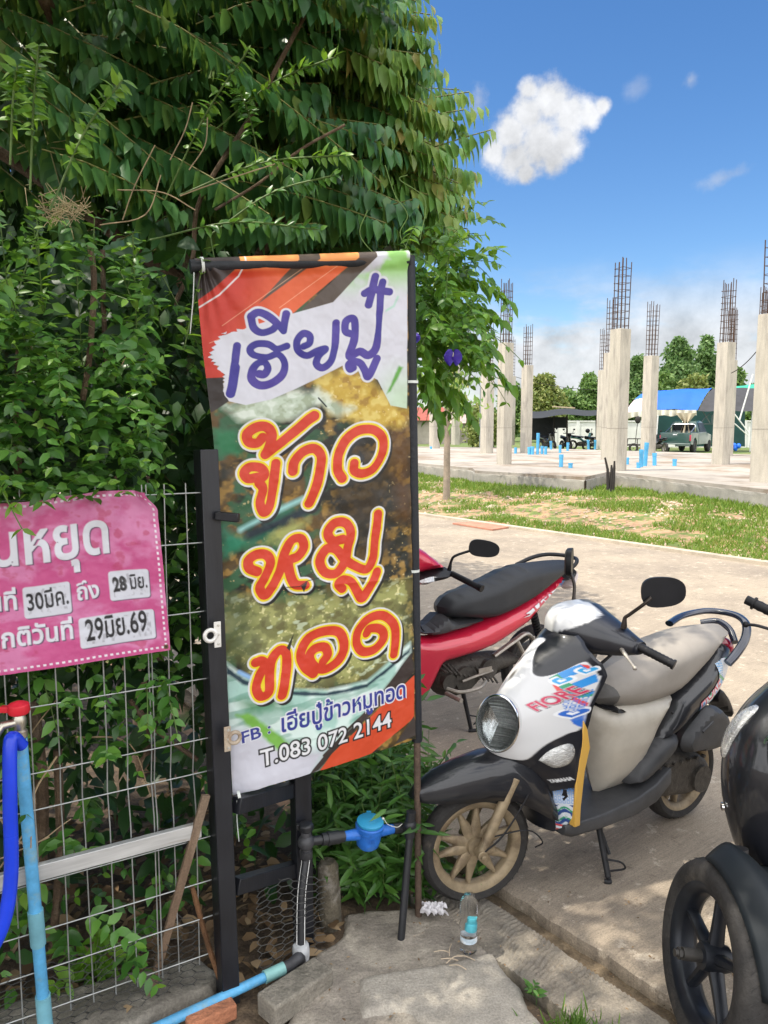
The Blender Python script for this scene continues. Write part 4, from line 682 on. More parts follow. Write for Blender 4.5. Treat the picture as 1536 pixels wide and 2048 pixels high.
def hedge():
    h = thing('vine_hedge', FP + FD * -1 - FN * .5, 'dense dark green hedge of climbing vines growing through the wire mesh fence', 'hedge')
    parts = []; tubes = MB()
    def run(n, frange, zrange, gs, ln, npair, ll, up, out, mat_young=.0, dens=None):
        f = rng.uniform(*frange, n); z = rng.uniform(*zrange, n); g = np.abs(rng.normal(0, gs, n)) + .02
        if dens is not None: k = rng.random(n) < dens(f, z); f, z, g = f[k], z[k], g[k]
        b = fgz(f, g, z); d = FN * out + np.array([0, 0, 1.]) * up + rng.normal(0, .6, (len(f), 3)); L = rng.uniform(.6, 1.3, len(f)) * ln
        return shoots(b, d, L, npair, ll, ll * .52, droop=.35), g
    def clear(P):                                               # growth stays behind the banner and the notice
        P = P + 0.; r = P - FP; ff, gg = r @ FD, -(r @ FN); zz = P[:, 2]
        return ~(((ff > -.14) & (gg < .16 + .12 * np.clip(ff, 0, 1))) | ((ff > -1.0) & (ff < -.12) & (zz > 1.06) & (zz < 1.60) & (gg < .08)) | (gg < -.22))
    D = lambda f, z: np.where(z < .95, .10 + .24 * vnoise(f * 5, z * 5, 3), .25 + 1.1 * vnoise(f * 4.2, z * 4.2, 9))
    A = []
    for (n, fr, zr, gs, ln, npr, ll, up, out) in ((1150, (-2.7, .62), (.12, 2.2), .22, .26, 6, .062, .1, .55), (700, (-2.7, .62), (.9, 2.3), .18, .20, 5, .047, .3, .7), (380, (-2.7, -.1), (1.3, 2.3), .12, .26, 6, .045, .5, .6), (330, (-2.6, -.17), (1.52, 1.98), .02, .20, 6, .05, .2, .9), (90, (-.20, -.03), (.85, 1.8), .03, .16, 5, .05, .1, .7)):
        (a, pos), g = run(n, fr, zr, gs, ln, npr, ll, up, out, dens=D); A.append(a); addtubes(tubes, pos[clear(pos.reshape(-1, 3)).reshape(pos.shape[:2]).all(1)], .0015, 3)
    a = [np.concatenate([x[i] for x in A]) for i in range(6)]
    k = clear(a[0]); a = [x[k] for x in a]; yk = (rng.random(len(a[0])) < .05 + .35 * (a[5] > .85))  # paler young leaves at tips and scattered, their colour doubling as sun flecks
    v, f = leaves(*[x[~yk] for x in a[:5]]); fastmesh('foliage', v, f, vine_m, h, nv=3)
    v, f = leaves(*[x[yk] for x in a[:5]]); fastmesh('young_sunlit_foliage', v, f, young_m, h, nv=3)
    # inner mass
    n = 17000; f_ = rng.uniform(-3.0, .66, n); z = rng.uniform(.05, 2.4, n); g = rng.uniform(.30, 1.5, n); keep = (z > .8) | (rng.random(n) < .36); p = fgz(f_, g, z)[keep]
    q = p[:, 0] * RN[0] + p[:, 1] * RN[1]; p = p[(q < 1.72)]
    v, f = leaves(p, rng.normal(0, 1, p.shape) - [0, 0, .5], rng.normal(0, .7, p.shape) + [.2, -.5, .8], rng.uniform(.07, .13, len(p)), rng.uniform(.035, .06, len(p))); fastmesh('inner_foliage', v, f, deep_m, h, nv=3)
    # upright bright shoots poking out of the top left
    n = 60; f_ = np.concatenate([rng.uniform(-2.0, -.55, 42), rng.uniform(-.9, .2, 18)]); z = rng.uniform(1.85, 2.15, n); b = fgz(f_, rng.uniform(.05, .35, n), z)
    (a, pos) = shoots(b, np.array([0.05, -.12, 1.]) + rng.normal(0, .28, (n, 3)), rng.uniform(.18, .55, n), 7, .055, .02, droop=.12); addtubes(tubes, pos, .002)
    v, f = leaves(*a[:5]); fastmesh('young_sunlit_foliage', v, f, young_m, h, nv=3)
    # long arching twigs reaching out to the right with small hanging leaves
    for (x0, y0, Y0, x1, y1, Y1, yk) in ((330, 400, 2.9, 500, 95, 2.75, 1), (430, 260, 3.0, 675, 112, 2.8, 1), (360, 390, 2.8, 690, 310, 2.7, 1), (420, 470, 2.7, 670, 350, 2.65, 0), (300, 480, 2.6, 640, 460, 2.6, 0), (520, 330, 2.9, 480, 185, 2.8, 0), (100, 420, 2.3, 245, 160, 2.3, 1), (60, 380, 2.25, 78, 90, 2.25, 1), (20, 330, 2.2, 35, 130, 2.2, 1)):
        p0, p1 = YP(x0, y0, Y0), YP(x1, y1, Y1); c = np.array(smooth_path([p0, (p0 + p1) / 2 + np.array([0, 0, .04]), p1], 9)); tubes.tube(c, [.0032] * (len(c) - 1) + [.001], 5, cap=False)
        t = np.linspace(.3, 1, 22); P = np.stack([np.interp(t, np.linspace(0, 1, len(c)), c[:, j]) for j in range(3)], 1); P = np.concatenate([P, P]); tg = unit(p1 - p0)
        sd = unit(np.cross(tg, [0, 1., 0])); sg = np.r_[np.ones(22), -np.ones(22)][:, None]; al = sd * sg * .7 + tg * .5 + rng.normal(0, .3, P.shape) - [0, 0, .45]
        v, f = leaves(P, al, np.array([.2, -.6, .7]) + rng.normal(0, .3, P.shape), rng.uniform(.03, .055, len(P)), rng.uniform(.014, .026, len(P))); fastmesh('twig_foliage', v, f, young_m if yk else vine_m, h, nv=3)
    tag(tubes.build('vine_stems', stem_m, h, smooth=0), kind='stuff')
    # bare twigs and stems
    for k in range(40):
        m = MB(); p = fgz(rng.uniform(-2.3, -.35), rng.uniform(.03, .3), rng.uniform(.15, 2.1)); d = unit(rng.normal(0, 1, 3) * [.7, .4, 1]); L = rng.uniform(.15, .4); m.tube(smooth_path([p, p + d * L * .5 + rng.normal(0, .03, 3), p + d * L + rng.normal(0, .05, 3)], 4), [.003] * 4 + [.002] * 5, 5); m.build('dry_twig', twig_m, h)
    for pts in ([(230, 755), (265, 700), (300, 720)], [(310, 290), (270, 370), (245, 440)], [(235, 380), (325, 385), (390, 420)], [(360, 392), (420, 370), (550, 328)], [(385, 205), (370, 260), (340, 320)], [(415, 235), (410, 290), (378, 340)], [(200, 450), (290, 430), (322, 350)]):
        m = MB(); m.tube(smooth_path([YP(x, y, 2.45) for x, y in pts], 5), .0019, 5); m.build('dry_twig', twig_m, h)
    for pts, Y, r in (([(180, 490), (188, 570), (178, 720), (165, 800)], 2.35, .009), ([(620, 10), (575, 95), (500, 235), (400, 400), (385, 520), (345, 620)], 3.0, .009), ([(205, 500), (208, 640), (215, 760)], 2.5, .008), ([(690, 250), (600, 300), (520, 365), (430, 420)], 2.9, .005), ([(260, 1400), (300, 1450), (395, 1520)], 2.45, .008), ([(40, 700), (35, 900), (45, 1100)], 2.3, .012), ([(65, 1400), (85, 1600), (75, 1850)], 2.4, .02), ([(115, 1500), (120, 1700), (105, 1900)], 2.4, .014)):
        m = MB(); m.tube(smooth_path([YP(x, y, Y) for x, y in pts], 5), r, 7); m.build('woody_stem', bark, h)
    # straw nest of dry grass
    m = MB(); c = YP(125, 415, 2.5)
    for k in range(80): p = c + rng.normal(0, .026, 3) * [1.3, .6, .7]; d = unit(rng.normal(0, 1, 3) * [1, .4, .5]); m.tube([p - d * .035, p + d * .035 + [0, 0, -.012]], .0011, 3, cap=False)
    m.build('dry_grass', pm('straw', (.42, .33, .19), .8, var=.4, scale=40), h)
    # fallen leaves at the foot
    n = 1500; p = fgz(rng.uniform(-2.5, .5, n), rng.uniform(0, 1.4, n), rng.uniform(.0, .02, n)); v, f = leaves(p, rng.normal(0, 1, p.shape) * [1, 1, .2], rng.normal(0, .4, p.shape) + [0, 0, 1], rng.uniform(.04, .09, n), rng.uniform(.02, .045, n))
    o = fastmesh('leaf_litter', v, f, leafmat('dry_leaf', [(0, (.10, .06, .03)), (.6, (.22, .14, .07)), (1, (.36, .26, .15))], .8, .1, (.3, .2, .1)), None, nv=3); tag(o, 'dry brown fallen leaves under the vine hedge', 'leaf litter', kind='stuff')
hedge()
def fronds(tips, dirs, L, spacing=.035, ll=.122, lw=.056, sag=.10):
    """pinnate fronds ending at tips; leaflets hang in two rows"""
    P, Al, Nn, Ll, Lw, paths = [], [], [], [], [], []
    for tip, d, l in zip(tips, unit(dirs), L):
        n = int(l / spacing); t = (np.arange(n) + .5) / n
        c = tip - d * (l * (1 - t))[:, None] + np.array([0, 0, 1.]) * (-sag * l * (t - .35) ** 2 + sag * l * .42)[:, None]; tan = unit(d + np.array([0, 0, -1.]) * (2 * sag * (t - .35))[:, None])
        side = unit(np.cross(tan, [0, 0, 1.])); taper = np.clip(np.minimum(1, .5 + (1 - t) * 3.2), 0, 1) * np.minimum(1, .55 + t * 2.2)
        for sg in (-1, 1):
            P.append(c + side * sg * .004); Al.append(unit(np.array([0, 0, -1.]) * .9 + side * sg * rng.uniform(.25, .75) + tan * .28 + rng.normal(0, .12, c.shape))); Nn.append(unit(side * sg * .3 + tan * .9 + rng.normal(0, .22, c.shape) + np.array([0, -.35, .2]))); Ll.append(ll * taper * rng.uniform(.85, 1.1, n)); Lw.append(lw * taper)
        paths.append(np.concatenate([[tip - d * l * 1.06], c]))
    return [np.concatenate(x) for x in (P, Al, Nn, Ll, Lw)], paths
def frond_tree():
    t = thing('gooseberry_tree', (-1.25, 3.9, 0), 'leafy tree with long arching fronds of hanging leaflets above the hedge', 'tree'); rach = MB()
    def batch(name, tips, dirs, L, mat, **kw):
        a, paths = fronds(tips, dirs, L, **kw); v, f = leaves(*a); fastmesh(name, v, f, mat, t, nv=3)
        for p in paths: rach.tube(p[::4], .0028, 4, cap=False)
    # outline fronds seen against the sky
    T = [(882, 82, 3.3, -14), (872, 40, 3.4, -10), (868, 150, 3.35, -22), (842, 185, 3.5, -25), (978, 212, 3.5, 8), (935, 262, 3.6, -6), (905, 240, 3.4, -20), (962, 345, 3.7, -10), (940, 300, 3.8, -14), (948, 398, 3.6, -14), (958, 425, 3.9, -12), (915, 440, 3.5, -22), (930, 470, 3.8, -18), (900, 330, 3.4, -16), (890, 372, 3.5, -20), (862, 215, 3.3, -18), (850, 110, 3.2, -12), (885, 500, 3.9, -20), (925, 180, 3.9, 4), (820, 60, 3.1, -14), (868, 12, 3.3, -8), (845, 262, 3.3, -12)]
    tips = np.array([YP(x, y, Y) for x, y, Y, a in T]); dirs = np.array([(math.cos(math.radians(a)), rng.uniform(-.45, .1), math.sin(math.radians(a))) for *_, a in T])
    batch('young_sunlit_foliage', np.concatenate([tips, tips + rng.normal(0, .05, tips.shape) + [-.03, .06, -.05], tips + rng.normal(0, .06, tips.shape) + [-.10, .05, .03]]), np.concatenate([dirs, dirs + rng.normal(0, .12, dirs.shape), dirs + rng.normal(0, .15, dirs.shape)]), rng.uniform(.55, .9, 3 * len(T)), frondy_m, spacing=.029)
    n = 80; x = rng.uniform(640, 920, n); y = rng.uniform(-60, 470, n); Y = rng.uniform(3.3, 4.4, n); k = x < np.interp(y, [0, 160, 215, 300, 350, 480], [865, 840, 930, 915, 930, 920]); x, y, Y = x[k], y[k], Y[k]; n = len(x)
    batch('young_sunlit_foliage', np.array([YP(*q) for q in zip(x, y, Y)]), np.stack([np.ones(n), rng.uniform(-.5, .1, n), rng.uniform(-.45, .05, n)], 1), rng.uniform(.5, .9, n), frondy_m)
    n = 270; x = rng.uniform(120, 870, n); y = rng.uniform(-160, 520, n); Y = rng.uniform(2.9, 4.3, n); dx = np.where(x < 330, rng.uniform(-.6, .7, n), 1.0)
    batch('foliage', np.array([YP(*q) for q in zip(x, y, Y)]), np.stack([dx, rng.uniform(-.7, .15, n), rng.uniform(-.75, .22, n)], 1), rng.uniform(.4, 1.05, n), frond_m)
    # the crown over and behind the camera, above the frame: what shades the road edge
    n = 520; tips = np.stack([rng.uniform(-3.0, .42, n), rng.uniform(-.9, 4.4, n), rng.uniform(3.35, 4.2, n)], 1); tips[:, 2] = np.maximum(tips[:, 2], 1.8 + np.maximum(tips[:, 1], 0) * .56 + .12); tips = tips[~((tips[:, 0] > -.75) & (tips[:, 1] > 2.7))]; n = len(tips); a_ = rng.uniform(0, 6.28, n)
    batch('foliage', tips, np.stack([np.cos(a_) * .6 + .7, np.sin(a_) * .6 - .2, rng.uniform(-.4, .1, n)], 1), rng.uniform(.6, 1., n), frond_m)
    n = 16000; p = np.stack([rng.uniform(-3.6, .25, n), rng.uniform(3.9, 5.6, n), rng.uniform(1.6, 4.2, n)], 1); px = 768 + FPX * p[:, 0] / p[:, 1]; py = 1024 - FPX * ((p[:, 2] - 1.8) / p[:, 1] + math.tan(PITCH)); lim = np.interp(py, [-400, 0, 200, 400, 600, 900], [780, 780, 790, 830, 800, 780]); p = p[px < lim]
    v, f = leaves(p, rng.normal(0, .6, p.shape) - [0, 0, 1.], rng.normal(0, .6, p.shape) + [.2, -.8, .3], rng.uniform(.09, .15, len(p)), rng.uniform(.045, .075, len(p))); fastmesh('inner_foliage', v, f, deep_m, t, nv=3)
    rach.build('frond_stems', pm('frond_stem', (.20, .19, .06), .6, var=.3), t, smooth=0)
    m = MB(); m.tube(smooth_path([(-1.25, 3.9, 0), (-1.2, 3.95, 1.2), (-1.05, 4.0, 2.2), (-.9, 3.9, 3.0), (-.9, 3.7, 3.9)], 5), [.085 - .0028 * i for i in range(21)], 12)
    for q in ([(-1.1, 3.95, 1.9), (-.6, 3.8, 2.6), (-.1, 3.6, 3.2)], [(-.95, 3.9, 2.7), (-1.3, 3.2, 3.4), (-1.2, 2.0, 3.9)], [(-.92, 3.9, 3.0), (-.3, 3.6, 3.8), (.1, 3.0, 4.1)], [(-1.0, 3.9, 2.5), (-1.7, 3.6, 3.0), (-2.3, 3.2, 3.3)]): m.tube(smooth_path(q, 6), [.04 - .0022 * i for i in range(13)], 8)
    m.build('trunk', bark, t)
frond_tree()
def back_tree():
    t = thing('shade_tree', (-2.6, 7.2, 0), 'tall leafy tree hidden behind the hedge, further along the road edge', 'tree')
    n = 15000; p = rng.normal(0, 1, (n, 3)); p = unit(p) * rng.random((n, 1)) ** .4 * [1.9, 2.6, 1.7] + [-1.9, 7.2, 4.3]; px = 768 + FPX * p[:, 0] / p[:, 1]; p = p[(px < 800)]
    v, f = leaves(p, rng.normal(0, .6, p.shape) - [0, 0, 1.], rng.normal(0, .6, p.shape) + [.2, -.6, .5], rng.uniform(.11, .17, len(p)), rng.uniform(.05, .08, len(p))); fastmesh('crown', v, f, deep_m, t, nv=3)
    m = MB(); m.tube(smooth_path([(-2.6, 7.2, 0), (-2.5, 7.2, 1.6), (-2.1, 7.3, 3.2), (-1.9, 7.2, 4.6)], 5), [.12 - .005 * i for i in range(16)], 10); m.build('trunk', bark, t)
back_tree()
def pea_vine():
    t = thing('pea_vine', (.2, 3.3, 1.2), 'bright green butterfly pea vine with purple blooms beside the banner pole', 'vine'); tub = MB()
    n = 190; c = np.array([YP(x, y, Y) for x, y, Y in zip(rng.normal(868, 42, n), rng.normal(610, 75, n), rng.uniform(3.0, 3.7, n))])
    px = 768 + FPX * c[:, 0] / c[:, 1]; c = c[px > 800]; n = len(c); d = np.stack([rng.normal(.35, .6, n), rng.normal(-.3, .5, n), rng.normal(-.15, .5, n)], 1)
    a, pos = shoots(c, d, rng.uniform(.12, .30, n), 5, .062, .032, droop=.7); addtubes(tub, pos, .0014); v, f = leaves(*a[:5]); fastmesh('foliage', v, f, leafmat('pea_leaf', [(0, (.045, .14, .022)), (.6, (.095, .24, .03)), (1, (.17, .33, .045))], .4, .42, (.34, .55, .04)), t, nv=3)
    # sprays of larger drooping leaves reaching right
    sp = [(900, 560, 3.4, 1018, 600, 3.3), (905, 610, 3.4, 1000, 640, 3.3), (880, 640, 3.3, 955, 720, 3.3), (905, 690, 3.5, 1022, 770, 3.4), (900, 680, 3.5, 985, 700, 3.4), (850, 700, 3.2, 905, 800, 3.2), (845, 740, 3.1, 880, 850, 3.1), (850, 760, 3.4, 945, 840, 3.4), (870, 780, 3.5, 930, 800, 3.5), (860, 500, 3.5, 945, 560, 3.5), (840, 660, 3.1, 862, 790, 3.0)]
    P, A_, N_, L_, W_ = [], [], [], [], []
    for x0, y0, Y0, x1, y1, Y1 in sp:
        p0, p1 = YP(x0, y0, Y0), YP(x1, y1, Y1); cc = np.array(smooth_path([p0, (p0 + p1) / 2 + [0, 0, .035], p1], 6)); tub.tube(cc, .0022, 5, cap=False)
        k = 13; tt = np.linspace(.12, 1, k); q = np.stack([np.interp(tt, np.linspace(0, 1, len(cc)), cc[:, j]) for j in range(3)], 1); tg = unit(p1 - p0)
        for sg in (-1, 1):
            P.append(q); A_.append(np.array([0, 0, -.75]) + tg * .55 + np.array([0, .5 * sg, 0]) + rng.normal(0, .3, q.shape)); N_.append(np.array([.5, -.7, .4]) + rng.normal(0, .35, q.shape)); L_.append(rng.uniform(.055, .095, k)); W_.append(rng.uniform(.028, .042, k))
    v, f = leaves(*[np.concatenate(x) for x in (P, A_, N_, L_, W_)]); fastmesh('foliage', v, f, leafmat('spray_leaf', [(0, (.06, .17, .018)), (.6, (.12, .27, .025)), (1, (.19, .33, .04))], .38, .48, (.38, .60, .03)), t, nv=3)
    tub.build('stems', stem_m, t, smooth=0)
    # curly tendrils against the sky
    m = MB()
    for pts in ([(830, 520), (800, 470), (815, 430), (790, 390), (770, 330)], [(840, 480), (850, 400), (800, 360), (815, 350)], [(760, 520), (720, 470), (735, 420)]): m.tube(smooth_path([YP(x, y, 3.0) for x, y in pts], 6), .0018, 5)
    m.build('tendril', pm('tendril_green', (.16, .26, .06), .5), t)
    pet = pm('violet_petal', (.045, .02, .30), .6, var=.35, scale=60); thr = pm('flower_throat', (.55, .5, .35), .6)
    for x, y, Y, sc in ((906, 715, 2.95, 1.2), (829, 676, 2.9, .7)):
        c = YP(x, y, Y); m = MB()
        for sg in (-1, 1):
            R = []
            for tt in np.linspace(0, 1, 7): w = .016 * math.sin(math.pi * (tt * .85 + .1)) * sc; cx = c + np.array([sg * .010 * sc + sg * .004 * math.sin(tt * 3), -.004 * math.sin(tt * 3), .026 * sc * (1 - 2 * tt)]); R.append([cx + np.array([w * math.cos(a), .004 * math.sin(a) - .004 * math.sin(tt * 9 + a), 0]) for a in np.linspace(0, 2 * math.pi, 10, endpoint=False)])
            m.loft(R)
        fl = m.build('flower', pet, t); m = MB(); m.sphere(c + np.array([0, -.006, .008]), (.003, .003, .012), 8, 6); m.build('flower_throat', thr, fl)
pea_vine()
def weeds():
    t = thing('roadside_weed', (0, 3.0, 0), 'dense clump of dark green weeds with narrow leaves behind the water meter', 'weeds'); tub = MB(); A = []
    n = 210; b = np.stack([rng.uniform(-.24, .16, n), rng.uniform(2.74, 3.5, n), np.zeros(n)], 1); b = b[(b[:, 0] * RN[0] + b[:, 1] * RN[1] < 2.05)]; n = len(b)
    L = rng.uniform(.28, .82, n) * np.where(b[:, 1] < 2.85, .7, 1); a, pos = shoots(b, np.array([.0, -.1, 1.]) + rng.normal(0, .2, (n, 3)), L, 8, .105, .023, droop=.15, tipscale=.8); addtubes(tub, pos, .0018)
    v, f = leaves(*a[:5]); fastmesh('foliage', v, f, weed_m, t, nv=3); tub.build('stems', stem_m, t, smooth=0)
    def small(name, c, n, L, ll, lw, label, cat, mat=weed_m, spread=.35):
        o = thing(name, c, label, cat); tb = MB(); a, pos = shoots(np.array(c) + rng.normal(0, .012, (n, 3)) * [1, 1, 0], np.array([0, -.05, 1.]) + rng.normal(0, spread, (n, 3)), rng.uniform(.6, 1.2, n) * L, 4, ll, lw, droop=.25); addtubes(tb, pos, .0016); v, f = leaves(*a[:5]); fastmesh('foliage', v, f, mat, o, nv=3); tb.build('stems', stem_m, o, smooth=0)
    small('weed', G(968, 1775), 5, .16, .085, .020, 'small green weed sprouting under the front wheel of the white scooter', 'weed')
    small('weed', G(880, 1775), 6, .15, .08, .02, 'low green weed between the banner pole and the scooter wheel', 'weed')
    small('weed', G(838, 1790), 5, .12, .07, .018, 'little weed at the foot of the banner pole', 'weed')
    small('weed', G(862, 1560, 0), 9, .28, .085, .024, 'leafy weed beside the red moped, right of the banner pole', 'weed')
    small('weed', G(1068, 1985, -.01), 2, .075, .045, .017, 'tiny sprout growing in the crack beside the concrete strip', 'weed')
    small('seedling', G(185, 1958, .0), 7, .20, .085, .036, 'young broad-leaved seedling at the foot of the mesh fence', 'seedling', young_m)
    o = thing('grass_tuft', G(1140, 2060), 'tuft of thin green grass at the near end of the concrete strip', 'grass tuft'); n = 150; p = G(1145, 2062) + rng.normal(0, .035, (n, 3)) * [1.2, .7, 0]
    v, f = leaves(p, np.array([0, 0, 1.]) + rng.normal(0, .5, (n, 3)), np.array([0, -1., .3]) + rng.normal(0, .4, (n, 3)), rng.uniform(.03, .075, n), rng.uniform(.003, .006, n)); tag(fastmesh('blades', v, f, leafmat('grass_blade', [(0, (.06, .15, .02)), (1, (.16, .26, .05))], .5, .4, (.3, .5, .05)), o, nv=3), kind='stuff')
weeds()
# ------------------------------------------------------------------ motorcycles
TH = math.radians(32.2); RV = np.array([math.cos(TH), math.sin(TH), 0]); LV = np.array([math.sin(TH), -math.cos(TH), 0])
class Frame:
    """bike frame: a rearward, l to the bike's left, z up; the steered part turns about an upright axis"""
    def __init__(s, O, steer=0., pa=.05, pl=0.): s.O = np.array(O, float); s.st = steer; s.pa, s.pl = pa, pl
    def w(s, p): return s.O + RV * p[0] + LV * p[1] + np.array([0, 0, p[2]])
    def f(s, p):
        a, l = p[0] - s.pa, p[1] - s.pl; c, n = math.cos(s.st), math.sin(s.st); return s.w((s.pa + a * c - l * n, s.pl + a * n + l * c, p[2]))
class LB(MB):
    def __init__(s, tf): super().__init__(); s.tf = tf
    def add(s, vs, fs): super().add([s.tf(p) for p in vs], fs)
def inflate(mb, outline, w, r, l0=0., res=.02, two=True, smooth=4, prof=.5):
    """body swollen from a side outline (a, z): half width w inside, rounded within r of the edge"""
    P = smooth_path(list(outline) + [outline[0]], smooth)[:-1] if smooth else [np.array(p, float) for p in outline]
    P = np.array(P); B = [P[0]]
    for p in P[1:]:
        if np.linalg.norm(p - B[-1]) > res * .35: B.append(p)
    B = np.array(B); n = len(B); gx = np.arange(B[:, 0].min(), B[:, 0].max(), res); gz = np.arange(B[:, 1].min(), B[:, 1].max(), res * .87)
    X, Z = np.meshgrid(gx, gz, indexing='ij'); X = X + (np.arange(len(gz)) % 2)[None] * res * .5; d = sdpoly(X, Z, B); k = d < -res * .45
    pts = [Vector(p) for p in B] + [Vector((x, z)) for x, z in zip(X[k], Z[k])]
    vo, eo, fo, *_ = delaunay_2d_cdt(pts, [(i, (i + 1) % n) for i in range(n)], [list(range(n))], 1, 1e-5)
    Q = np.array([v[:] for v in vo]); D = np.maximum(0, -sdpoly(Q[:, 0], Q[:, 1], B)); h = (1 - (1 - np.minimum(D / r, 1)) ** 2) ** prof
    ww = np.array([w(a, z) for a, z in Q]) if callable(w) else w
    h = h * ww; fs = [tuple(f) for f in fo]
    mb.add([(q[0], l0 + e, q[1]) for q, e in zip(Q, h)], fs)
    if two: mb.add([(q[0], l0 - e, q[1]) for q, e in zip(Q, h)], [f[::-1] for f in fs])
    return B
def decal(name, B, w, r, box, paint, mat, fr, parent, l0=0., prof=.5, off=.003, n=90, m=60, pw=300, ph=200):
    """printed sticker laid on an inflated side"""
    p = Print(pw, ph, n, m); keep = paint(p); a0, a1, z0, z1 = box; A = a0 + p.U / pw * (a1 - a0); Z = z1 - p.V / ph * (z1 - z0)
    d = sdpoly(A, Z, B); h = (1 - (1 - np.clip(-d / r, 0, 1)) ** 2) ** prof; ww = np.vectorize(w)(A, Z) if callable(w) else w
    P = np.stack([fr.w((a, l0 + e + off, z)) for a, e, z in zip(A.ravel(), (h * ww).ravel(), Z.ravel())]); idx = np.arange(n * m).reshape(m, n); f = np.stack([idx[:-1, :-1], idx[1:, :-1], idx[1:, 1:], idx[:-1, 1:]], -1).reshape(-1, 4)
    ok = ((keep > .5) & (d < -.006)).ravel()[f].all(1); o = fastmesh(name, P, f[ok], mat, parent, smooth=True)
    ca = o.data.color_attributes.new('paint', 'FLOAT_COLOR', 'POINT'); ca.data.foreach_set('color', p.rgba().astype(np.float32).ravel()); return o
def gl(name, col, coat=1., rough=.28, **k): return pm(name, col, rough, coat=coat, var=k.pop('var', .06), scale=k.pop('scale', 6), **k)
gblack = gl('gloss_black_paint', (.006, .007, .011), coat=.75, rough=.5); gwhite = gl('pearl_white_paint', (.70, .70, .70)); gred = gl('metallic_red_paint', (.60, .014, .05), rough=.3, metal=.1)
seatg = pm('taupe_seat_vinyl', (.29, .262, .23), .55, var=.12, scale=8, bump=.15, bscale=400); seatd = pm('black_seat_vinyl', (.022, .024, .028), .5, var=.2, scale=8, bump=.15, bscale=400)
dplas = pm('dark_grey_plastic', (.05, .051, .055), .5, var=.25, scale=20, bump=.12, bscale=300); bplas = pm('black_plastic', (.009, .009, .011), .42, spec=.35, var=.2, scale=20); beige = pm('beige_plastic', (.54, .50, .43), .45, var=.12, scale=9, col2=(.45, .41, .34), thr=(.52, .7))
tyre = pm('tyre_rubber', (.028, .026, .025), .8, var=.35, scale=40, bump=.3, col2=(.07, .06, .05), thr=(.58, .72)); rimg = pm('dusty_gold_alloy', (.30, .235, .15), .55, .35, var=.3, scale=30, col2=(.19, .14, .09), thr=(.5, .65)); rimb = pm('black_alloy', (.016, .019, .026), .4, .3, var=.3, scale=30)
alu = pm('dull_aluminium', (.36, .33, .29), .5, .7, var=.3, scale=40); engm = pm('grimy_engine', (.075, .067, .058), .65, .4, var=.45, scale=50, bump=.5); chrome = pm('chrome', (.75, .75, .75), .08, 1., var=.05)
lens = pm('clear_lens', (.95, .97, .97), .03, trans=1., var=.02, ior=1.25); reflm = pm('lamp_reflector', (.30, .32, .32), .16, .95, var=.6, scale=22, bump=.5, bscale=60, col2=(.62, .64, .65), thr=(.5, .58), streak=(1, 1, .25)); redl = pm('red_lamp', (.35, .01, .04), .2, coat=1., var=.1); ylw = gl('yellow_plastic', (.62, .36, .07), coat=.3, rough=.35)
def wheel(parent, c, ax, R, tw, rim, hubr, style, tmat, rmat, nsp=10, name='front_wheel'):
    ax = unit(np.array(ax, float)); up = np.array([0, 0, 1.]) - ax * ax[2]; up = unit(up); fw = np.cross(ax, up)
    wroot = MB(); h = tw / 2; prof = [(rim - .006, -h * .75), (rim + .012, -h * .98), (rim + (R - rim) * .55, -h), (R - .012, -h * .8), (R - .002, -h * .4), (R, 0), (R - .002, h * .4), (R - .012, h * .8), (rim + (R - rim) * .55, h), (rim + .012, h * .98), (rim - .006, h * .75)]
    wroot.lathe(prof, c, ax, 72, cap=False)
    for k in range(44):                                              # tread grooves
        t = 2 * math.pi * k / 44
        for sg in (-1, 1):
            P = [c + (fw * math.cos(t + dt) + up * math.sin(t + dt)) * (R - .0005 - .006 * (s_ ** 2)) + ax * sg * h * s_ * .8 for s_, dt in ((.12, 0), (.5, .05), (.85, .09))]
            wroot.tube(P, .0010, 4, cap=False)
    wo = wroot.build('front_wheel' if name == 'front_wheel' else name, tmat, parent)
    m = MB(); m.lathe([(rim - .030, -h * .35), (rim - .026, -h * .55), (rim - .006, -h * .82), (rim + .003, -h * .84), (rim + .003, -h * .70), (rim - .010, -h * .6), (rim - .018, 0), (rim - .010, h * .6), (rim + .003, h * .70), (rim + .003, h * .84), (rim - .006, h * .82), (rim - .026, h * .55), (rim - .030, h * .35), (rim - .030, -h * .35)], c, ax, 64, cap=False)
    m.lathe([(.004, -h * .8), (hubr, -h * .75), (hubr + .006, -h * .3), (hubr + .006, h * .3), (hubr, h * .75), (.004, h * .8)], c, ax, 24)
    for k in range(nsp):
        if style == 'star': t = 2 * math.pi * (k // 2) / (nsp / 2) + (.25 if k % 2 else -.25) + .1; b0, b1 = .021, .0055
        else: t = 2 * math.pi * k / nsp + .2; b0, b1 = .014, .010
        d = fw * math.cos(t) + up * math.sin(t); e = -fw * math.sin(t) + up * math.cos(t); r0, r1 = hubr * .8, rim - .02
        S_ = []
        for rr, bb, hh in ((r0, b0 * 1.15, h * .42), ((r0 * 2 + r1) / 3, b0, h * .36), ((r0 + 2 * r1) / 3, (b0 + b1) / 2, h * .34), (r1, b1, h * .36)):
            q = c + d * rr; S_.append([q + e * bb + ax * hh * .5, q + e * bb * .5 + ax * hh, q - e * bb * .5 + ax * hh, q - e * bb + ax * hh * .5, q - e * bb - ax * hh * .5, q - e * bb * .5 - ax * hh, q + e * bb * .5 - ax * hh, q + e * bb - ax * hh * .5])
        m.loft(S_)
    m.build('rim', rmat, wo); return wo
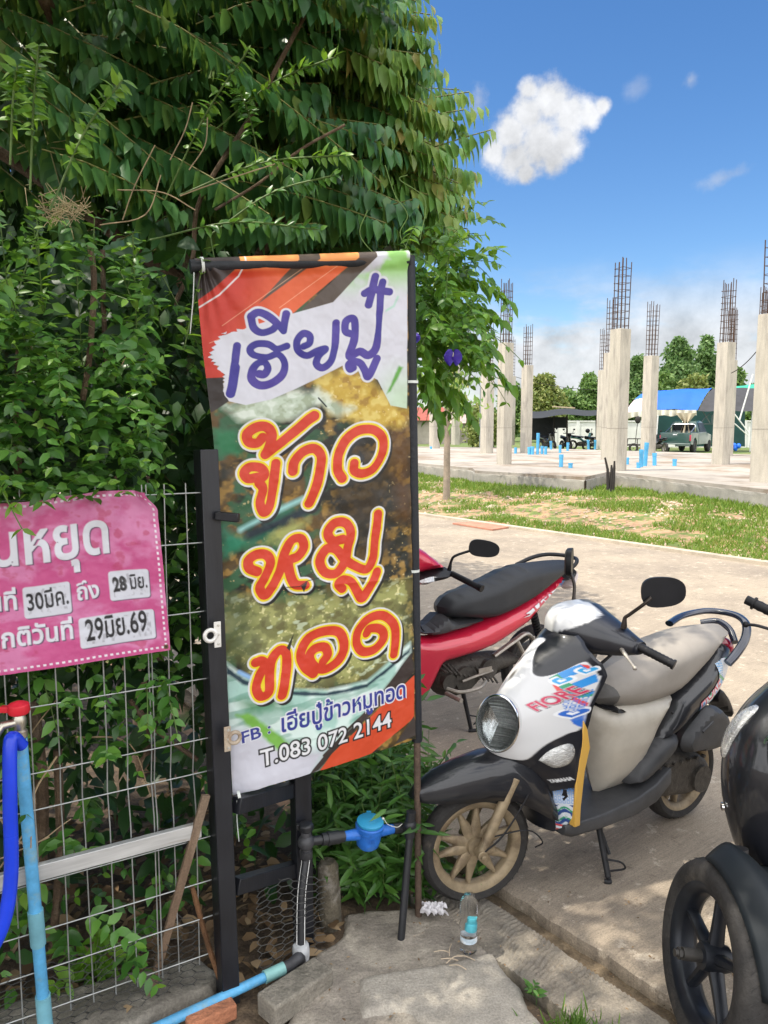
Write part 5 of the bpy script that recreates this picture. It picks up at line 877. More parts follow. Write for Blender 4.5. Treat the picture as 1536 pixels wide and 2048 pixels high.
def mirror_head(parent, c, wv, hv, w, h, mat, stem_mat, stem, glass=True):
    dv = unit(np.cross(wv, hv)); m = MB(); R = []
    for t, k in ((-1, .55), (-.92, .82), (-.6, .97), (0, 1), (.45, 1.0)):
        ring = []
        for q in np.linspace(0, 2 * math.pi, 28, endpoint=False):
            cx, sx_ = math.cos(q), math.sin(q); e = 2 / 2.7; ring.append(c + wv * (w * k * math.copysign(abs(cx) ** e, cx)) + hv * (h * k * math.copysign(abs(sx_) ** e, sx_) * (1 - .12 * cx)) + dv * t * .022)
        R.append(ring)
    m.loft(R); s_ = MB(); s_.tube(smooth_path(stem, 6), .0072, 10); s_.lathe([(.012, 0), (.012, .012), (.009, .03), (.007, .045)], stem[0], unit(np.array(stem[1]) - np.array(stem[0])), 14)
    root = s_.build('mirror', stem_mat, parent); m.build('mirror_head', mat, root); return root

def scooter():
    fr = Frame((.344, 2.759, 0), steer=math.radians(15)); LC = .035; t = thing('motor_scooter', fr.O, 'black and white scooter with round headlight, yellow trim and taupe seat beside the banner', 'scooter', 'two-wheelers parked at the road edge')
    # front wheel, fork, mudguard (steered)
    ax = fr.f((0, 1, 0)) - fr.f((0, 0, 0)); c = fr.f((0, .012, .222)); wheel(t, c, ax, .222, .078, .178, .034, 'star', tyre, rimg)
    for sg in (1, -1):
        m = LB(fr.f); m.tube([(-.005, LC * .3 + sg * .074, .222), (.095, LC * .3 + sg * .074, .43), (.13, LC * .3 + sg * .074, .50)], [.019, .021, .021], 16); m.tube([(-.005, LC * .3 + sg * .05, .222), (-.005, LC * .3 + sg * .096, .222)], .020, 14); m.tube([(-.005, LC * .3 + sg * .09, .222), (-.005, LC * .3 + sg * .108, .222)], .010, 8)
        m.box((.02, LC * .3 + sg * .074, .245), (.05, .03, .035)); m.build('fork_leg', rimg, t, bevel=.003)
    m = LB(fr.f); S_ = []
    for a, zc, ze, hw in ((-.265, .455, .44, .020), (-.235, .49, .437, .045), (-.165, .532, .432, .066), (-.08, .562, .430, .078), (.02, .585, .428, .086), (.11, .592, .415, .092), (.19, .575, .37, .096), (.255, .50, .325, .092), (.295, .40, .305, .084)):
        S_.append([(a + .015 * (abs(u) ** 2), .012 + hw * math.copysign(abs(math.sin(u * math.pi / 2)) ** .8, u), ze + (zc - ze) * max(0, math.cos(u * math.pi / 2)) ** .62) for u in np.linspace(-1, 1, 25)])
    m.loft(S_, closed=False, cap=False); o = m.build('front_mudguard', gblack, t, smooth=60); sd = o.modifiers.new('solid', 'SOLIDIFY'); sd.thickness = .004
    # front shield: a sheet bowed in plan, painted white over black with stickers
    Zk = [.26, .35, .45, .53, .6, .68, .75, .85, .93, .985, 1.02]; AC = [.26, .225, .18, .10, .035, .015, .05, .14, .245, .335, .40]; KK = [3, 4, 5.5, 8, 11, 13, 12.5, 12, 8, 5, 4]
    def sa(l, z): return np.interp(z, Zk, AC) + np.interp(z, Zk, KK) * l * l
    from_z = np.linspace(.245, 1.0, 360); zz = np.convolve(np.pad(np.interp(from_z, Zk, AC), 12, mode='edge'), np.ones(25) / 25, 'valid'); kk = np.convolve(np.pad(np.interp(from_z, Zk, KK), 12, mode='edge'), np.ones(25) / 25, 'valid')
    p = Print(360, 755, 181, 360); Ul = (p.U - 180) / 1000; Zv = 1.0 - p.V / 1000
    mm = lambda P: [(180 + 1000 * a, 1000 * (1 - b)) for a, b in P]
    p.c[:] = (.010, .011, .016)
    wp = [(-.082, .955), (-.06, .968), (-.03, .975), (-.007, .972), (-.01, .949), (.031, .901), (.052, .875), (.077, .867), (.103, .881), (.132, .912), (.146, .897), (.158, .856), (.161, .84), (.162, .681), (.147, .656), (.124, .626), (.091, .570), (.05, .572), (0, .585), (-.06, .592), (-.124, .626), (-.147, .656), (-.162, .681), (-.161, .84), (-.14, .90)]
    wp = smooth_path(mm(wp) + [mm(wp)[0]], 4)[:-1]; dw = sdpoly(p.U, p.V, wp); p.over(np.clip(.5 - dw / 1.6, 0, 1), (.60, .60, .605))
    pr = [(.09, .861), (.122, .909), (.143, .90), (.156, .857), (.161, .83), (.162, .672), (.152, .69), (.122, .80)]; inside = np.clip(.5 - sdpoly(p.U, p.V, mm(pr)) / 1.5, 0, 1)
    band = (np.sin((p.U * .7 + p.V * .7) / 7.5) > -.1) & (p.V < 215); p.over(inside * band, (.03, .25, .62)); p.over(inside * ((np.sin((p.U * .7 - p.V * .5) / 9.) > .72) & (p.V < 215)), (.04, .30, .16)); p.over(inside * ((np.sin((p.U * .7 - p.V * .5) / 9. + 1.2) > .93)), (.65, .06, .05))
    dots = (np.hypot((p.U % 5) - 2.5, (p.V % 5) - 2.5) < 1.7) & (p.V > 190); p.over(inside * dots, (.03, .16, .55)); p.over(inside * np.clip((p.V - 240) / 60, 0, 1) * ((p.U > 325) * 1.), (.03, .14, .52))
    def heart(cx, cy, s_, col):
        q = smooth_path([(cx, cy + s_), (cx - s_, cy), (cx - s_ * .55, cy - s_ * .7), (cx, cy - s_ * .25), (cx + s_ * .55, cy - s_ * .7), (cx + s_, cy), (cx, cy + s_)], 4); p.over(np.clip(.5 - sdpoly(p.U, p.V, q) / 1.2, 0, 1), col)
    for cx, cy, s_ in ((292, 148, 15), (322, 118, 13), (328, 268, 17)): heart(cx, cy, s_ + 6, (.72, .73, .75)); heart(cx, cy, s_, (.03, .33, .66) if cy < 200 else (.03, .13, .50)); heart(cx, cy + 1, s_ * .42, (.75, .76, .78))
    b0, b1 = mm([(.101, .752), (.155, .805)]); 
    for body in ('FiORE',): p.text('FIORE', b0, b1, (.03, .012, .02), .085, hscale=1.6, shift=(1, 1)); p.text('FIORE', b0, b1, (.55, .55, .56), .065, hscale=1.6); p.text('FIORE', b0, b1, (.50, .012, .07), .03, hscale=1.6)
    y0, y1 = mm([(.112, .462), (.160, .474)]); p.text('YAMAHA', y0, y1, (.72, .73, .74), .035, hscale=1.7)
    lo = np.clip(.5 - sdpoly(p.U, p.V, mm([(.112, .425), (.158, .442), (.155, .290), (.100, .258)])) / 1.5, 0, 1); p.over(lo * np.clip((p.V - 560) / 40, .1, 1), (.55, .60, .66)); p.over(lo * (np.hypot((p.U % 5) - 2.5, (p.V % 5) - 2.5) < 1.6) * (p.V < 625), (.03, .22, .62))
    p.over(lo * (np.sin(p.V / 6.5 + np.sin(p.U / 8) * 1.6) > .35) * (p.V > 630), (.02, .06, .22)); p.over(lo * (np.sin(p.V / 6.5 + 2 + np.sin(p.U / 8) * 1.6) > .8) * (p.V > 630), (.03, .28, .14)); p.over(lo * (p.V > 708) * (np.sin(p.V / 3) > .2), (.55, .05, .05))
    for cx, cy in ((292, 640), (318, 672)): 
        dd = np.hypot(p.U - cx, p.V - cy); p.over(lo * np.clip(1.5 - abs(dd - 9), 0, 1), (.72, .74, .76))
    for (l, z) in ((-.046, .905), (-.012, .862)): d_ = np.hypot((Ul - l) / .013, (Zv - z) / .024); p.over(np.clip(1.5 - d_ * 1.5, 0, 1), (.13, .12, .11))
    hwv = np.interp(Zv, [.245, .27, .32, .45, .6, .85, .9, .94, .98, 1.0], [.09, .125, .152, .163, .165, .164, .155, .135, .105, .08]); l = Ul / .18 * hwv * 1.0
    # columns keep their true width except where the sheet narrows at top and bottom
    l = np.clip(Ul, -hwv, hwv); Aa = zz[::-1][:, None] + kk[::-1][:, None] * l * l - .006 * np.clip(.5 - dw / 5, 0, 1)
    Aa = Aa + .02 * np.clip((np.abs(Ul) - hwv) / .02, 0, 1.)
    P = np.stack([fr.w((a, q + LC, z)) for a, q, z in zip(Aa.ravel(), l.ravel(), Zv.ravel())]); m_, n_ = p.U.shape; idx = np.arange(m_ * n_).reshape(m_, n_); f = np.stack([idx[:-1, :-1], idx[1:, :-1], idx[1:, 1:], idx[:-1, 1:]], -1).reshape(-1, 4)
    o = fastmesh('front_shield', P, f, gl('scooter_paint', (1, 1, 1), vcol='paint', var=.03, coat=.45, rough=.34), t, smooth=True); ca = o.data.color_attributes.new('paint', 'FLOAT_COLOR', 'POINT'); ca.data.foreach_set('color', p.rgba().astype(np.float32).ravel())
    shield = o
    def on(l, z, out=0.):
        a = sa(l, z); e = 1e-3; n = np.array([-1, (sa(l + e, z) - sa(l - e, z)) / (2 * e), (sa(l, z + e) - sa(l, z - e)) / (2 * e)]); n = unit(n); return np.array([a, l + LC, z]) + n * out, n
    # headlight
    hc, hn = on(.036, .712, .024); hn = unit(hn * [1, .8, .6] + [-.12, .06, 0]); e1 = unit(np.cross([0, 0, 1.], hn)); e2 = np.cross(hn, e1)
    def dome(mb, prof, rx, rz, seg=40): mb.loft([[hc + hn * h + e1 * (r * rx * math.cos(q)) + e2 * (r * rz * math.sin(q)) for q in np.linspace(0, 2 * math.pi, seg, endpoint=False)] for r, h in prof], True, False)
    m = LB(fr.w); dome(m, [(1.02, -.06), (1.10, .0), (1.10, .012), (1.04, .018), (.97, .012), (.96, .0)], .074, .095); hl = m.build('headlight', chrome, t, smooth=60)
    ribm_ = pm('ribbed_reflector', (.11, .12, .118), .42, .6, var=.5, scale=16, bump=.9, bscale=8, col2=(.24, .255, .25), thr=(.45, .6), streak=(.6, .6, 24))
    for nm_, mt_, q0, q1 in (('reflector', ribm_, .30 * math.pi, 1.62 * math.pi), ('reflector', MATS['lamp_reflector'], -.38 * math.pi, .30 * math.pi)):
        m = LB(fr.w); m.loft([[hc + hn * h + e1 * (r * .074 * math.cos(q)) + e2 * (r * .095 * math.sin(q)) for q in np.linspace(q0, q1, 26)] for r, h in [(.98, .012), (.86, .002), (.7, -.005), (.5, -.010), (.2, -.013), (.003, -.014)]], False, False); m.build(nm_, mt_, hl, smooth=60)
    m = LB(fr.w); dome(m, [(.99, .012), (.9, .021), (.6, .030), (.3, .034), (.003, .035)], .074, .095); m.build('glass', lens, hl, smooth=60)
    for sg in (1, -1):
        pts = [(.110, .565), (.130, .602), (.149, .617), (.158, .600), (.159, .567), (.152, .540), (.130, .533)]; cc = np.mean(pts, 0); rings = []
        for k, h in ((1.05, .001), (1.0, .006), (.8, .012), (.45, .016), (.05, .017)):
            rings.append([on(sg * q[0], q[1], h)[0] for q in smooth_path([cc + (np.array(q) - cc) * k for q in pts] + [cc + (np.array(pts[0]) - cc) * k], 5)[:-1]])
        m = LB(fr.w); m.loft(rings, True, True); m.build('turn_signal', pm('signal_lens', (.60, .60, .58), .12, .55, coat=1., var=.5, scale=60, bump=.7, bscale=120, streak=(1, 1, 3)), t, smooth=60)
    # yellow edge strip, inner panel, floor
    for sg in (1, -1):
        m = LB(fr.w); pol = [(.352, .70), (.345, .60), (.32, .45), (.320, .285), (.350, .285), (.352, .36), (.368, .50), (.392, .585), (.375, .66)]; l0, l1 = LC + sg * .135, LC + sg * .166
        n = len(pol); m.add([(a, l0, z) for a, z in pol] + [(a, l1, z) for a, z in pol], [tuple(range(n)), tuple(range(2 * n - 1, n - 1, -1))] + [(i, n + i, n + (i + 1) % n, (i + 1) % n) for i in range(n)]); m.build('legshield_trim', ylw, t, bevel=.004)
    m = LB(fr.w); inflate(m, [(.30, .30), (.34, .29), (.38, .40), (.40, .55), (.41, .70), (.44, .86), (.46, .93), (.40, .93), (.33, .80), (.28, .6), (.25, .42)], .145, .05, LC); m.build('inner_panel', bplas, t)
    m = LB(fr.w); S_ = []
    for a, hw, zt, zb in ((.30, .14, .285, .24), (.34, .155, .288, .225), (.5, .158, .285, .215), (.7, .152, .292, .21), (.82, .146, .315, .225), (.93, .13, .355, .27)): S_.append([(a, LC + hw * x, z) for x, z in ((-1, zb + .02), (-1, zt - .012), (-.96, zt), (0, zt + .002), (.96, zt), (1, zt - .012), (1.0, zb + .02), (.85, zb), (-.85, zb))])
    m.loft(S_); m.build('floorboard', dplas, t, smooth=50, bevel=.004)
    m = LB(fr.w); inflate(m, [(.27, .27), (.35, .21), (.55, .17), (.8, .17), (.9, .24), (.7, .25), (.4, .26)], .09, .05, LC); m.build('belly_cover', bplas, t)
    # beige centre cover, dark side cover, body, seat
    m = LB(fr.w); inflate(m, [(.60, .28), (.565, .38), (.535, .52), (.52, .66), (.62, .69), (.85, .69), (1.02, .66), (.99, .62), (.91, .52), (.88, .45), (.86, .36), (.84, .28)], lambda a, z: np.interp(z, [.28, .36, .5, .62], [.045, .075, .118, .128]) * np.interp(a, [.5, .6, .75], [.75, .92, 1.02]), .11, LC, .022); m.build('centre_cover', beige, t)
    m = LB(fr.w); inflate(m, [(.69, .315), (.74, .40), (.82, .455), (.90, .495), (.985, .50), (1.01, .47), (.98, .40), (.88, .345), (.78, .305)], .132, .05, LC); m.build('side_cover', dplas, t)
    wb = lambda a, z: np.interp(a, [.85, 1.0, 1.2, 1.42], [.122, .134, .124, .075])
    m = LB(fr.w); Bb = inflate(m, [(.99, .655), (.92, .56), (.868, .465), (.94, .452), (1.02, .478), (1.12, .525), (1.22, .555), (1.32, .60), (1.39, .67), (1.43, .76), (1.41, .815), (1.30, .80), (1.18, .74)], wb, .075, LC); bodyo = m.build('rear_body', gblack, t)
    def tail_paint(q):
        q.c[:] = (.62, .64, .68); q.over(np.clip((q.V - 60) / 60, 0, 1) * ((np.sin((q.U + q.V) / 13) > .2) * 1.), (.03, .25, .62)); q.over((np.hypot((q.U % 9) - 4.5, (q.V % 9) - 4.5) < 3.2) * (q.U < 190) * (q.V < 120), (.05, .35, .70)); q.over((np.sin((q.U * .6 - q.V) / 17) > .9) * 1., (.04, .3, .15))
        q.text('FIORE', (20, 178), (170, 108), (.7, .7, .72), .06, hscale=1.2); q.text('FIORE', (20, 178), (170, 108), (.55, .02, .09), .015, hscale=1.2)
        return np.clip(.5 - sdpoly(q.U, q.V, [(5, 150), (60, 130), (150, 80), (150, 20), (200, 5), (290, 5), (290, 130), (180, 150), (40, 198), (5, 198)]) / 2, 0, 1)
    decal('sticker', Bb, wb, .075, (1.10, 1.40, .555, .77), tail_paint, gl('sticker_print', (1, 1, 1), vcol='paint', var=.02, coat=.6), fr, bodyo, LC)
    wsf = lambda a, z: np.interp(a, [.5, .58, .75, 1.0, 1.2, 1.35, 1.45], [.07, .10, .13, .135, .122, .10, .07])
    m = LB(fr.w); inflate(m, [(.522, .71), (.58, .665), (.70, .638), (.85, .632), (1.0, .65), (1.17, .725), (1.28, .785), (1.38, .835), (1.425, .865), (1.37, .893), (1.22, .905), (1.05, .895), (.92, .875), (.78, .838), (.66, .808), (.56, .775)], wsf, .085, LC, .022); seat = m.build('seat', seatg, t)
    so = [(.522, .71), (.58, .665), (.70, .638), (.85, .632), (1.0, .65), (1.17, .725), (1.28, .785), (1.38, .835), (1.425, .865), (1.37, .893), (1.22, .905), (1.05, .895), (.92, .875), (.78, .838), (.66, .808), (.56, .775)]; so = np.array(smooth_path(so + [so[0]], 4)[:-1])
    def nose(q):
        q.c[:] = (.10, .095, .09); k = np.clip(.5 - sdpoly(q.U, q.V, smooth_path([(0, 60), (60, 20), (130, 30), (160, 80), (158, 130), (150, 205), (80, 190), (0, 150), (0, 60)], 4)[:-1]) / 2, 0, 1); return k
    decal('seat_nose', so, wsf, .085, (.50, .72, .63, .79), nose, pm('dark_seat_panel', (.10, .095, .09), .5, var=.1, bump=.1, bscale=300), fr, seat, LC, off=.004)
    m = LB(fr.w); inflate(m, [(.53, .705), (.58, .652), (.70, .627), (.85, .622), (1.0, .640), (1.0, .652), (.85, .645), (.72, .65), (.60, .69)], .128, .03, LC); m.build('seat_base', bplas, seat)
    m = LB(fr.w); inflate(m, [(1.38, .70), (1.43, .72), (1.46, .79), (1.43, .83), (1.37, .82)], .07, .05, LC); m.build('tail_light', redl, t)
    m = LB(fr.w); ra = [(1.20, -.10, .89), (1.33, -.125, .905), (1.46, -.10, .915), (1.505, -.03, .918), (1.50, .05, .915), (1.46, .115, .895), (1.40, .15, .845), (1.33, .155, .79), (1.28, .15, .755)]; m.tube(smooth_path([(q[0], q[1] + LC * .5, q[2]) for q in ra], 6), .020, 14, flat=.7); m.tube(smooth_path([(1.40, -.06, .87), (1.44, .0, .885), (1.43, .07, .865), (1.40, .12, .82)], 5), .016, 10); m.build('grab_rail', gl('dark_navy_paint', (.012, .016, .032)), t)
    m = LB(fr.w); inflate(m, [(1.36, .62), (1.44, .55), (1.50, .44), (1.47, .43), (1.38, .5), (1.32, .56)], .06, .03, LC); m.build('rear_mudguard', bplas, t)
    # engine and rear wheel
    m = LB(fr.w); inflate(m, [(.80, .30), (.86, .36), (.98, .40), (1.14, .37), (1.26, .30), (1.27, .20), (1.15, .155), (.98, .18), (.86, .21)], .10, .05, LC); 
    for a, z, r in ((.95, .30, .045), (1.17, .24, .06)): m.tube([(a, LC + .09, z), (a, LC + .115, z)], r, 20)
    for k in range(7): m.tube([(.88 + .05 * k, LC + .095, .36 - .003 * k), (.88 + .05 * k, LC + .112, .36 - .003 * k)], .008, 8)
    m.build('engine', engm, t)
    m = LB(fr.w); inflate(m, [(1.005, .43), (1.02, .478), (1.10, .535), (1.17, .575), (1.25, .555), (1.305, .50), (1.315, .42), (1.25, .375), (1.12, .382), (1.03, .40)], .045, .03, LC + .112); m.tube([(1.09, LC + .157, .49), (1.16, LC + .157, .52)], .006, 8); m.build('air_filter_box', dplas, t)
    ax2 = fr.w((0, 1, 0)) - fr.w((0, 0, 0)); wheel(t, fr.w((1.19, LC - .03, .222)), ax2, .222, .09, .175, .034, 'star', tyre, rimg, name='rear_wheel')
    m = LB(fr.w); m.tube(smooth_path([(.9, -.08, .2), (1.0, -.13, .2), (1.15, -.15, .28), (1.45, -.16, .34)], 5), [.02] * 8 + [.05] * 8, 14); m.build('exhaust', engm, t)
    m = LB(fr.w); m.tube([(.565, LC + .06, .195), (.528, LC + .155, .012)], [.014, .012], 12); m.tube(smooth_path([(.528, LC + .155, .012), (.515, LC + .175, .006), (.50, LC + .16, .006)], 4), .009, 8); m.tube(smooth_path([(.536, LC + .135, .075), (.575, LC + .175, .07), (.60, LC + .175, .035), (.545, LC + .15, .03)], 5), .0042, 8); m.tube([(.575, LC + .05, .19), (.56, LC + .13, .085)], .0065, 8); m.build('kickstand', pm('black_steel', (.02, .02, .022), .5, .4, var=.4), t)
    # handlebar
    secs = [(-.245, .66, .72, 1.005, .955), (-.20, .56, .72, 1.035, .94), (-.14, .43, .70, 1.075, .935), (-.075, .365, .68, 1.095, .93), (-.01, .36, .66, 1.092, .92), (.045, .395, .65, 1.066, .912), (.10, .455, .65, 1.035, .905), (.155, .525, .645, 1.0, .908), (.205, .575, .64, .968, .925)]
    Ls = np.array([s[0] for s in secs]); lq = np.linspace(-.245, .205, 60); 
    def cr(j): return np.interp(lq, Ls, np.convolve(np.pad([s[j] for s in secs], 1, mode='edge'), [.12, .76, .12], 'valid'))
    a0, a1, zt, zb = cr(1), cr(2), cr(3), cr(4); S_ = []; cols = []
    for i, q in enumerate(lq):
        row = []
        for an in np.linspace(0, 2 * math.pi, 72, endpoint=False):
            c_, s_ = math.cos(an), math.sin(an); e = 2 / 2.6; ca_, ss = math.copysign(abs(c_) ** e, c_), math.copysign(abs(s_) ** e, s_); row.append(((a0[i] + a1[i]) / 2 - (a1[i] - a0[i]) / 2 * ca_, q + LC, (zt[i] + zb[i]) / 2 + (zt[i] - zb[i]) / 2 * ss + .05 * (c_ < 0) * c_ * 0))
        S_.append(row)
        for r in row: cols.append(np.clip((r[2] - (.985 + .28 * max(0, q + .05) + .25 * max(0, -.12 - q) + .22 * (r[0] - .37))) / .004, 0, 1) * np.clip((.56 - r[0]) / .006, 0, 1))
    m = LB(fr.w); m.loft(S_, True, True); k = np.array(cols)[:, None]; col = np.concatenate([k * np.array([.60, .60, .605]) + (1 - k) * np.array([.010, .011, .016]), np.ones((len(cols), 1))], 1); m.build('handlebar_cowl', MATS['scooter_paint'], t, smooth=60, vcol=col)
    m = LB(fr.f); m.tube(smooth_path([(.0, .10, .235), (.06, .125, .30), (.14, .12, .40), (.20, .09, .46)], 5), .0035, 6); m.tube(smooth_path([(.03, .085, .28), (.17, .11, .30), (.23, .12, .25), (.21, .10, .22)], 5), .0028, 6); m.build('brake_cable', bplas, t)
    m = LB(fr.w); m.tube(smooth_path([(.60, LC + .13, .95), (.52, LC + .12, .90), (.47, LC + .08, .84)], 5), .006, 8); m.build('brake_cable', bplas, t)
    for a, l, z in ((.92, .128, .60),): m = LB(fr.w); m.sphere((a, LC + l, z), .006, 8, 6); m.build('screw', bplas, t)
    m = LB(fr.w); m.tube([(.50, LC, .93), (.40, LC, .80)], [.075, .09], 20); m.build('steering_neck', gblack, t)
    for pa, pb_ in (((.60, LC + .185, .957), (.655, LC + .315, .907)), ((.71, LC - .20, .985), (.80, LC - .33, .955))):
        m = LB(fr.w); A_, B_ = np.array(pa), np.array(pb_); P = [A_ + (B_ - A_) * k for k in np.linspace(0, 1, 30)]; m.tube([A_ - (B_ - A_) * .15, A_], [.028, .026], 16); m.tube(P, [.0165 + .0012 * (i % 3 == 0) for i in range(30)], 16); m.tube([B_, B_ + (B_ - A_) * .06], [.020, .020], 16); m.build('grip', bplas, t)
    m = LB(fr.w); m.tube(smooth_path([(.56, LC + .15, .945), (.53, LC + .185, .945), (.52, LC + .215, .93), (.52, LC + .25, .90)], 6), [.0085] * 12 + [.006] * 7, 10, flat=.7); m.sphere((.52, LC + .253, .897), .009, 10, 8); m.build('brake_lever', alu, t)
    m = LB(fr.w); m.tube(smooth_path([(.66, LC - .16, .965), (.62, LC - .2, .97), (.64, LC - .29, .955)], 5), .007, 8); m.sphere((.64, LC - .29, .955), .010, 10, 8); m.build('brake_lever', bplas, t)
    wx = RV * .82 + LV * .57; wx = unit(wx); c1 = fr.w((.675, .28, 1.168)); st_ = [fr.w(q) for q in ((.585, .175, 1.015), (.583, .18, 1.055), (.588, .20, 1.075), (.60, .255, 1.125), (.62, .27, 1.15))]
    mirror_head(t, c1, unit(wx + [0, 0, .06]), unit(np.array([0, 0, 1.]) - wx * .06), .083, .058, bplas, pm('dark_stem', (.05, .04, .035), .4, .5, var=.2), st_)
    c2 = fr.w((.765, -.29, 1.19)); w2 = unit(np.array([.86, -.5, 0]) * .9 + np.array([0, 0, -.10])); w2 = unit(np.array([.30, .93, 0])); st_ = [fr.w(q) for q in ((.678, -.18, 1.02), (.685, -.185, 1.06), (.70, -.20, 1.11), (.735, -.26, 1.15))]
    mirror_head(t, c2, w2, np.array([0, 0, 1.]), .075, .062, bplas, MATS['dark_stem'], st_)
scooter()

def red_moped():
    fr = Frame((.41, 4.51, 0)); t = thing('motor_scooter', fr.O, 'red moped with long black seat standing behind the white scooter', 'moped', 'two-wheelers parked at the road edge')
    wp = lambda a, z: np.interp(a, [-.3, 0, .5, .9], [.115, .135, .13, .06])
    m = LB(fr.w); B_ = inflate(m, [(-.40, .66), (-.30, .60), (-.16, .575), (.10, .60), (.28, .645), (.49, .70), (.70, .76), (.90, .83), (.92, .80), (.75, .705), (.56, .575), (.40, .51), (.25, .455), (.10, .43), (-.05, .415), (-.13, .40), (-.19, .30), (-.28, .19), (-.40, .15), (-.48, .22), (-.48, .5)], wp, .06, 0, .025); bo = m.build('side_panel', gred, t)
    def pt(q):
        q.c[:] = (.60, .014, .05); keep = np.zeros(q.U.shape)
        for P, c in (([(40, 130), (120, 92), (235, 40), (262, 36), (150, 100), (70, 135)], (.65, .66, .68)), ([(20, 150), (90, 128), (60, 146)], (.6, .6, .62)), ([(60, 172), (180, 118), (290, 50), (296, 54), (190, 128)], (.62, .62, .64))):
            k = np.clip(.5 - sdpoly(q.U, q.V, P) / 2, 0, 1); q.over(k, c); keep = np.maximum(keep, k)
        q.text('125i', (100, 128), (215, 58), (.45, .03, .05), .02, hscale=1.0); return (keep > .02) * 1.
    decal('sticker', B_, wp, .06, (.40, .86, .56, .80), pt, MATS['sticker_print'], fr, bo, off=.008, n=140, m=110)
    m = LB(fr.w); inflate(m, [(-.12, .74), (-.095, .675), (0, .655), (.12, .635), (.27, .63), (.50, .685), (.70, .76), (.85, .82), (.95, .865), (.98, .895), (.90, .92), (.72, .932), (.55, .928), (.42, .912), (.28, .87), (.12, .835), (-.05, .80)], lambda a, z: np.interp(a, [-.12, .05, .3, .6, .95], [.08, .12, .145, .135, .085]), .06, 0, .025); m.build('seat', seatd, t)
    m = LB(fr.w); inflate(m, [(-.32, .62), (-.17, .58), (.1, .605), (.27, .65), (.12, .655), (-.05, .66), (-.10, .70), (-.2, .64)], .105, .03); m.build('step_cover', dplas, t)
    m = LB(fr.w)
    for k in range(5): m.tube([(-.24 + .028 * k, .06, .615), (-.24 + .028 * k, -.06, .615)], .004, 6)
    for s_ in (-.06, 0, .06): m.tube(smooth_path([(-.30, s_, .70), (-.26, s_, .63), (-.22, s_, .615), (-.10, s_, .62)], 4), .004, 6)
    m.build('basket_rack', bplas, t)
    m = LB(fr.w); inflate(m, [(.80, .78), (.93, .845), (1.0, .89), (.98, .84), (.93, .79)], .085, .03); m.build('tail_cover', dplas, t)
    m = LB(fr.w); inflate(m, [(.95, .80), (1.0, .87), (1.01, .80), (.96, .72), (.90, .74)], .06, .03); m.build('tail_light', pm('pale_lens', (.5, .42, .40), .2, coat=1., var=.2), t)
    m = LB(fr.w); m.tube(smooth_path([(.86, .10, .87), (.92, .10, .905), (.97, .06, .925), (.985, 0, .93), (.97, -.06, .935), (.86, -.10, .945), (.74, -.11, .935), (.60, -.11, .90)], 5), .013, 10); m.build('grab_rail', bplas, t)
    m = LB(fr.w); inflate(m, [(-.55, .95), (-.42, 1.18), (-.30, 1.13), (-.17, 1.03), (-.13, .985), (-.25, .965), (-.42, .93)], lambda a, z: np.interp(a, [-.55, -.3, -.13], [.10, .13, .20]), .07); m.build('handlebar_cowl', gred, t)
    m = LB(fr.w); inflate(m, [(-.45, .95), (-.25, .99), (-.135, 1.0), (-.11, .97), (-.14, .925), (-.3, .905), (-.44, .91)], .21, .05); m.build('handlebar_cover', bplas, t)
    for sg in (1, -1):
        m = LB(fr.w); m.tube([(-.16, sg * .20, .97), (-.10, sg * .37, .915)], .0175, 14); m.tube([(-.10, sg * .36, .918), (-.093, sg * .385, .910)], .021, 14); m.build('grip', bplas, t)
        m = LB(fr.w); inflate(m, [(-.42, .94), (-.30, .965), (-.24, .95), (-.33, .925)], .03, .03, sg * .19); m.build('turn_signal', MATS['signal_lens'], t)
    m = LB(fr.w); inflate(m, [(-.60, .86), (-.45, .93), (-.33, .90), (-.34, .84), (-.39, .74), (-.46, .6), (-.47, .40), (-.55, .45), (-.6, .65)], .20, .07); m.build('leg_shield', gred, t)
    wx = unit(RV * .85 + LV * .5); st_ = [fr.w(q) for q in ((-.21, .24, 1.0), (-.205, .25, 1.05), (-.19, .27, 1.085), (-.10, .31, 1.115), (-.06, .32, 1.125))]; mirror_head(t, fr.w((-.055, .35, 1.125)), unit(wx + [0, 0, -.14]), unit(np.array([0, 0, 1.]) + wx * .14), .085, .047, bplas, bplas, st_)
    m = LB(fr.w); inflate(m, [(-.16, .40), (-.02, .41), (.10, .42), (.30, .40), (.46, .38), (.50, .33), (.42, .29), (.2, .26), (.1, .20), (-.05, .18), (-.16, .25)], .09, .05)
    for a, z, r in ((-.10, .30, .05), (.02, .30, .075), (.2, .33, .06)): m.tube([(a, .08, z), (a, .115, z)], r, 20)
    for k in range(12): m.tube([(-.15 + .03 * k, .07, .39 + .015 * math.sin(k)), (-.13 + .035 * k, .125, .37 - .012 * k)], .007, 6)
    m.build('engine', engm, t)
    m = LB(fr.w); m.tube(smooth_path([(-.12, .11, .27), (-.06, .17, .255), (.06, .19, .265), (.14, .15, .28)], 5), .011, 8); m.tube([(-.13, .12, .245), (-.13, .26, .245)], .014, 10); m.tube(smooth_path([(-.02, .13, .30), (.09, .15, .325), (.20, .14, .33)], 4), .008, 8); m.box((.13, .155, .35), (.10, .006, .03)); m.build('gear_pedal', alu, t)
    m = LB(fr.w); m.tube([(-.015, .13, .23), (.017, .17, .01)], [.014, .012], 10); m.tube([(.0, .17, .008), (.055, .19, .006)], .011, 8); m.tube(smooth_path([(.005, .16, .10), (.06, .19, .08), (.03, .175, .04)], 4), .004, 6); m.build('kickstand', MATS['black_steel'], t)
    m = LB(fr.w)
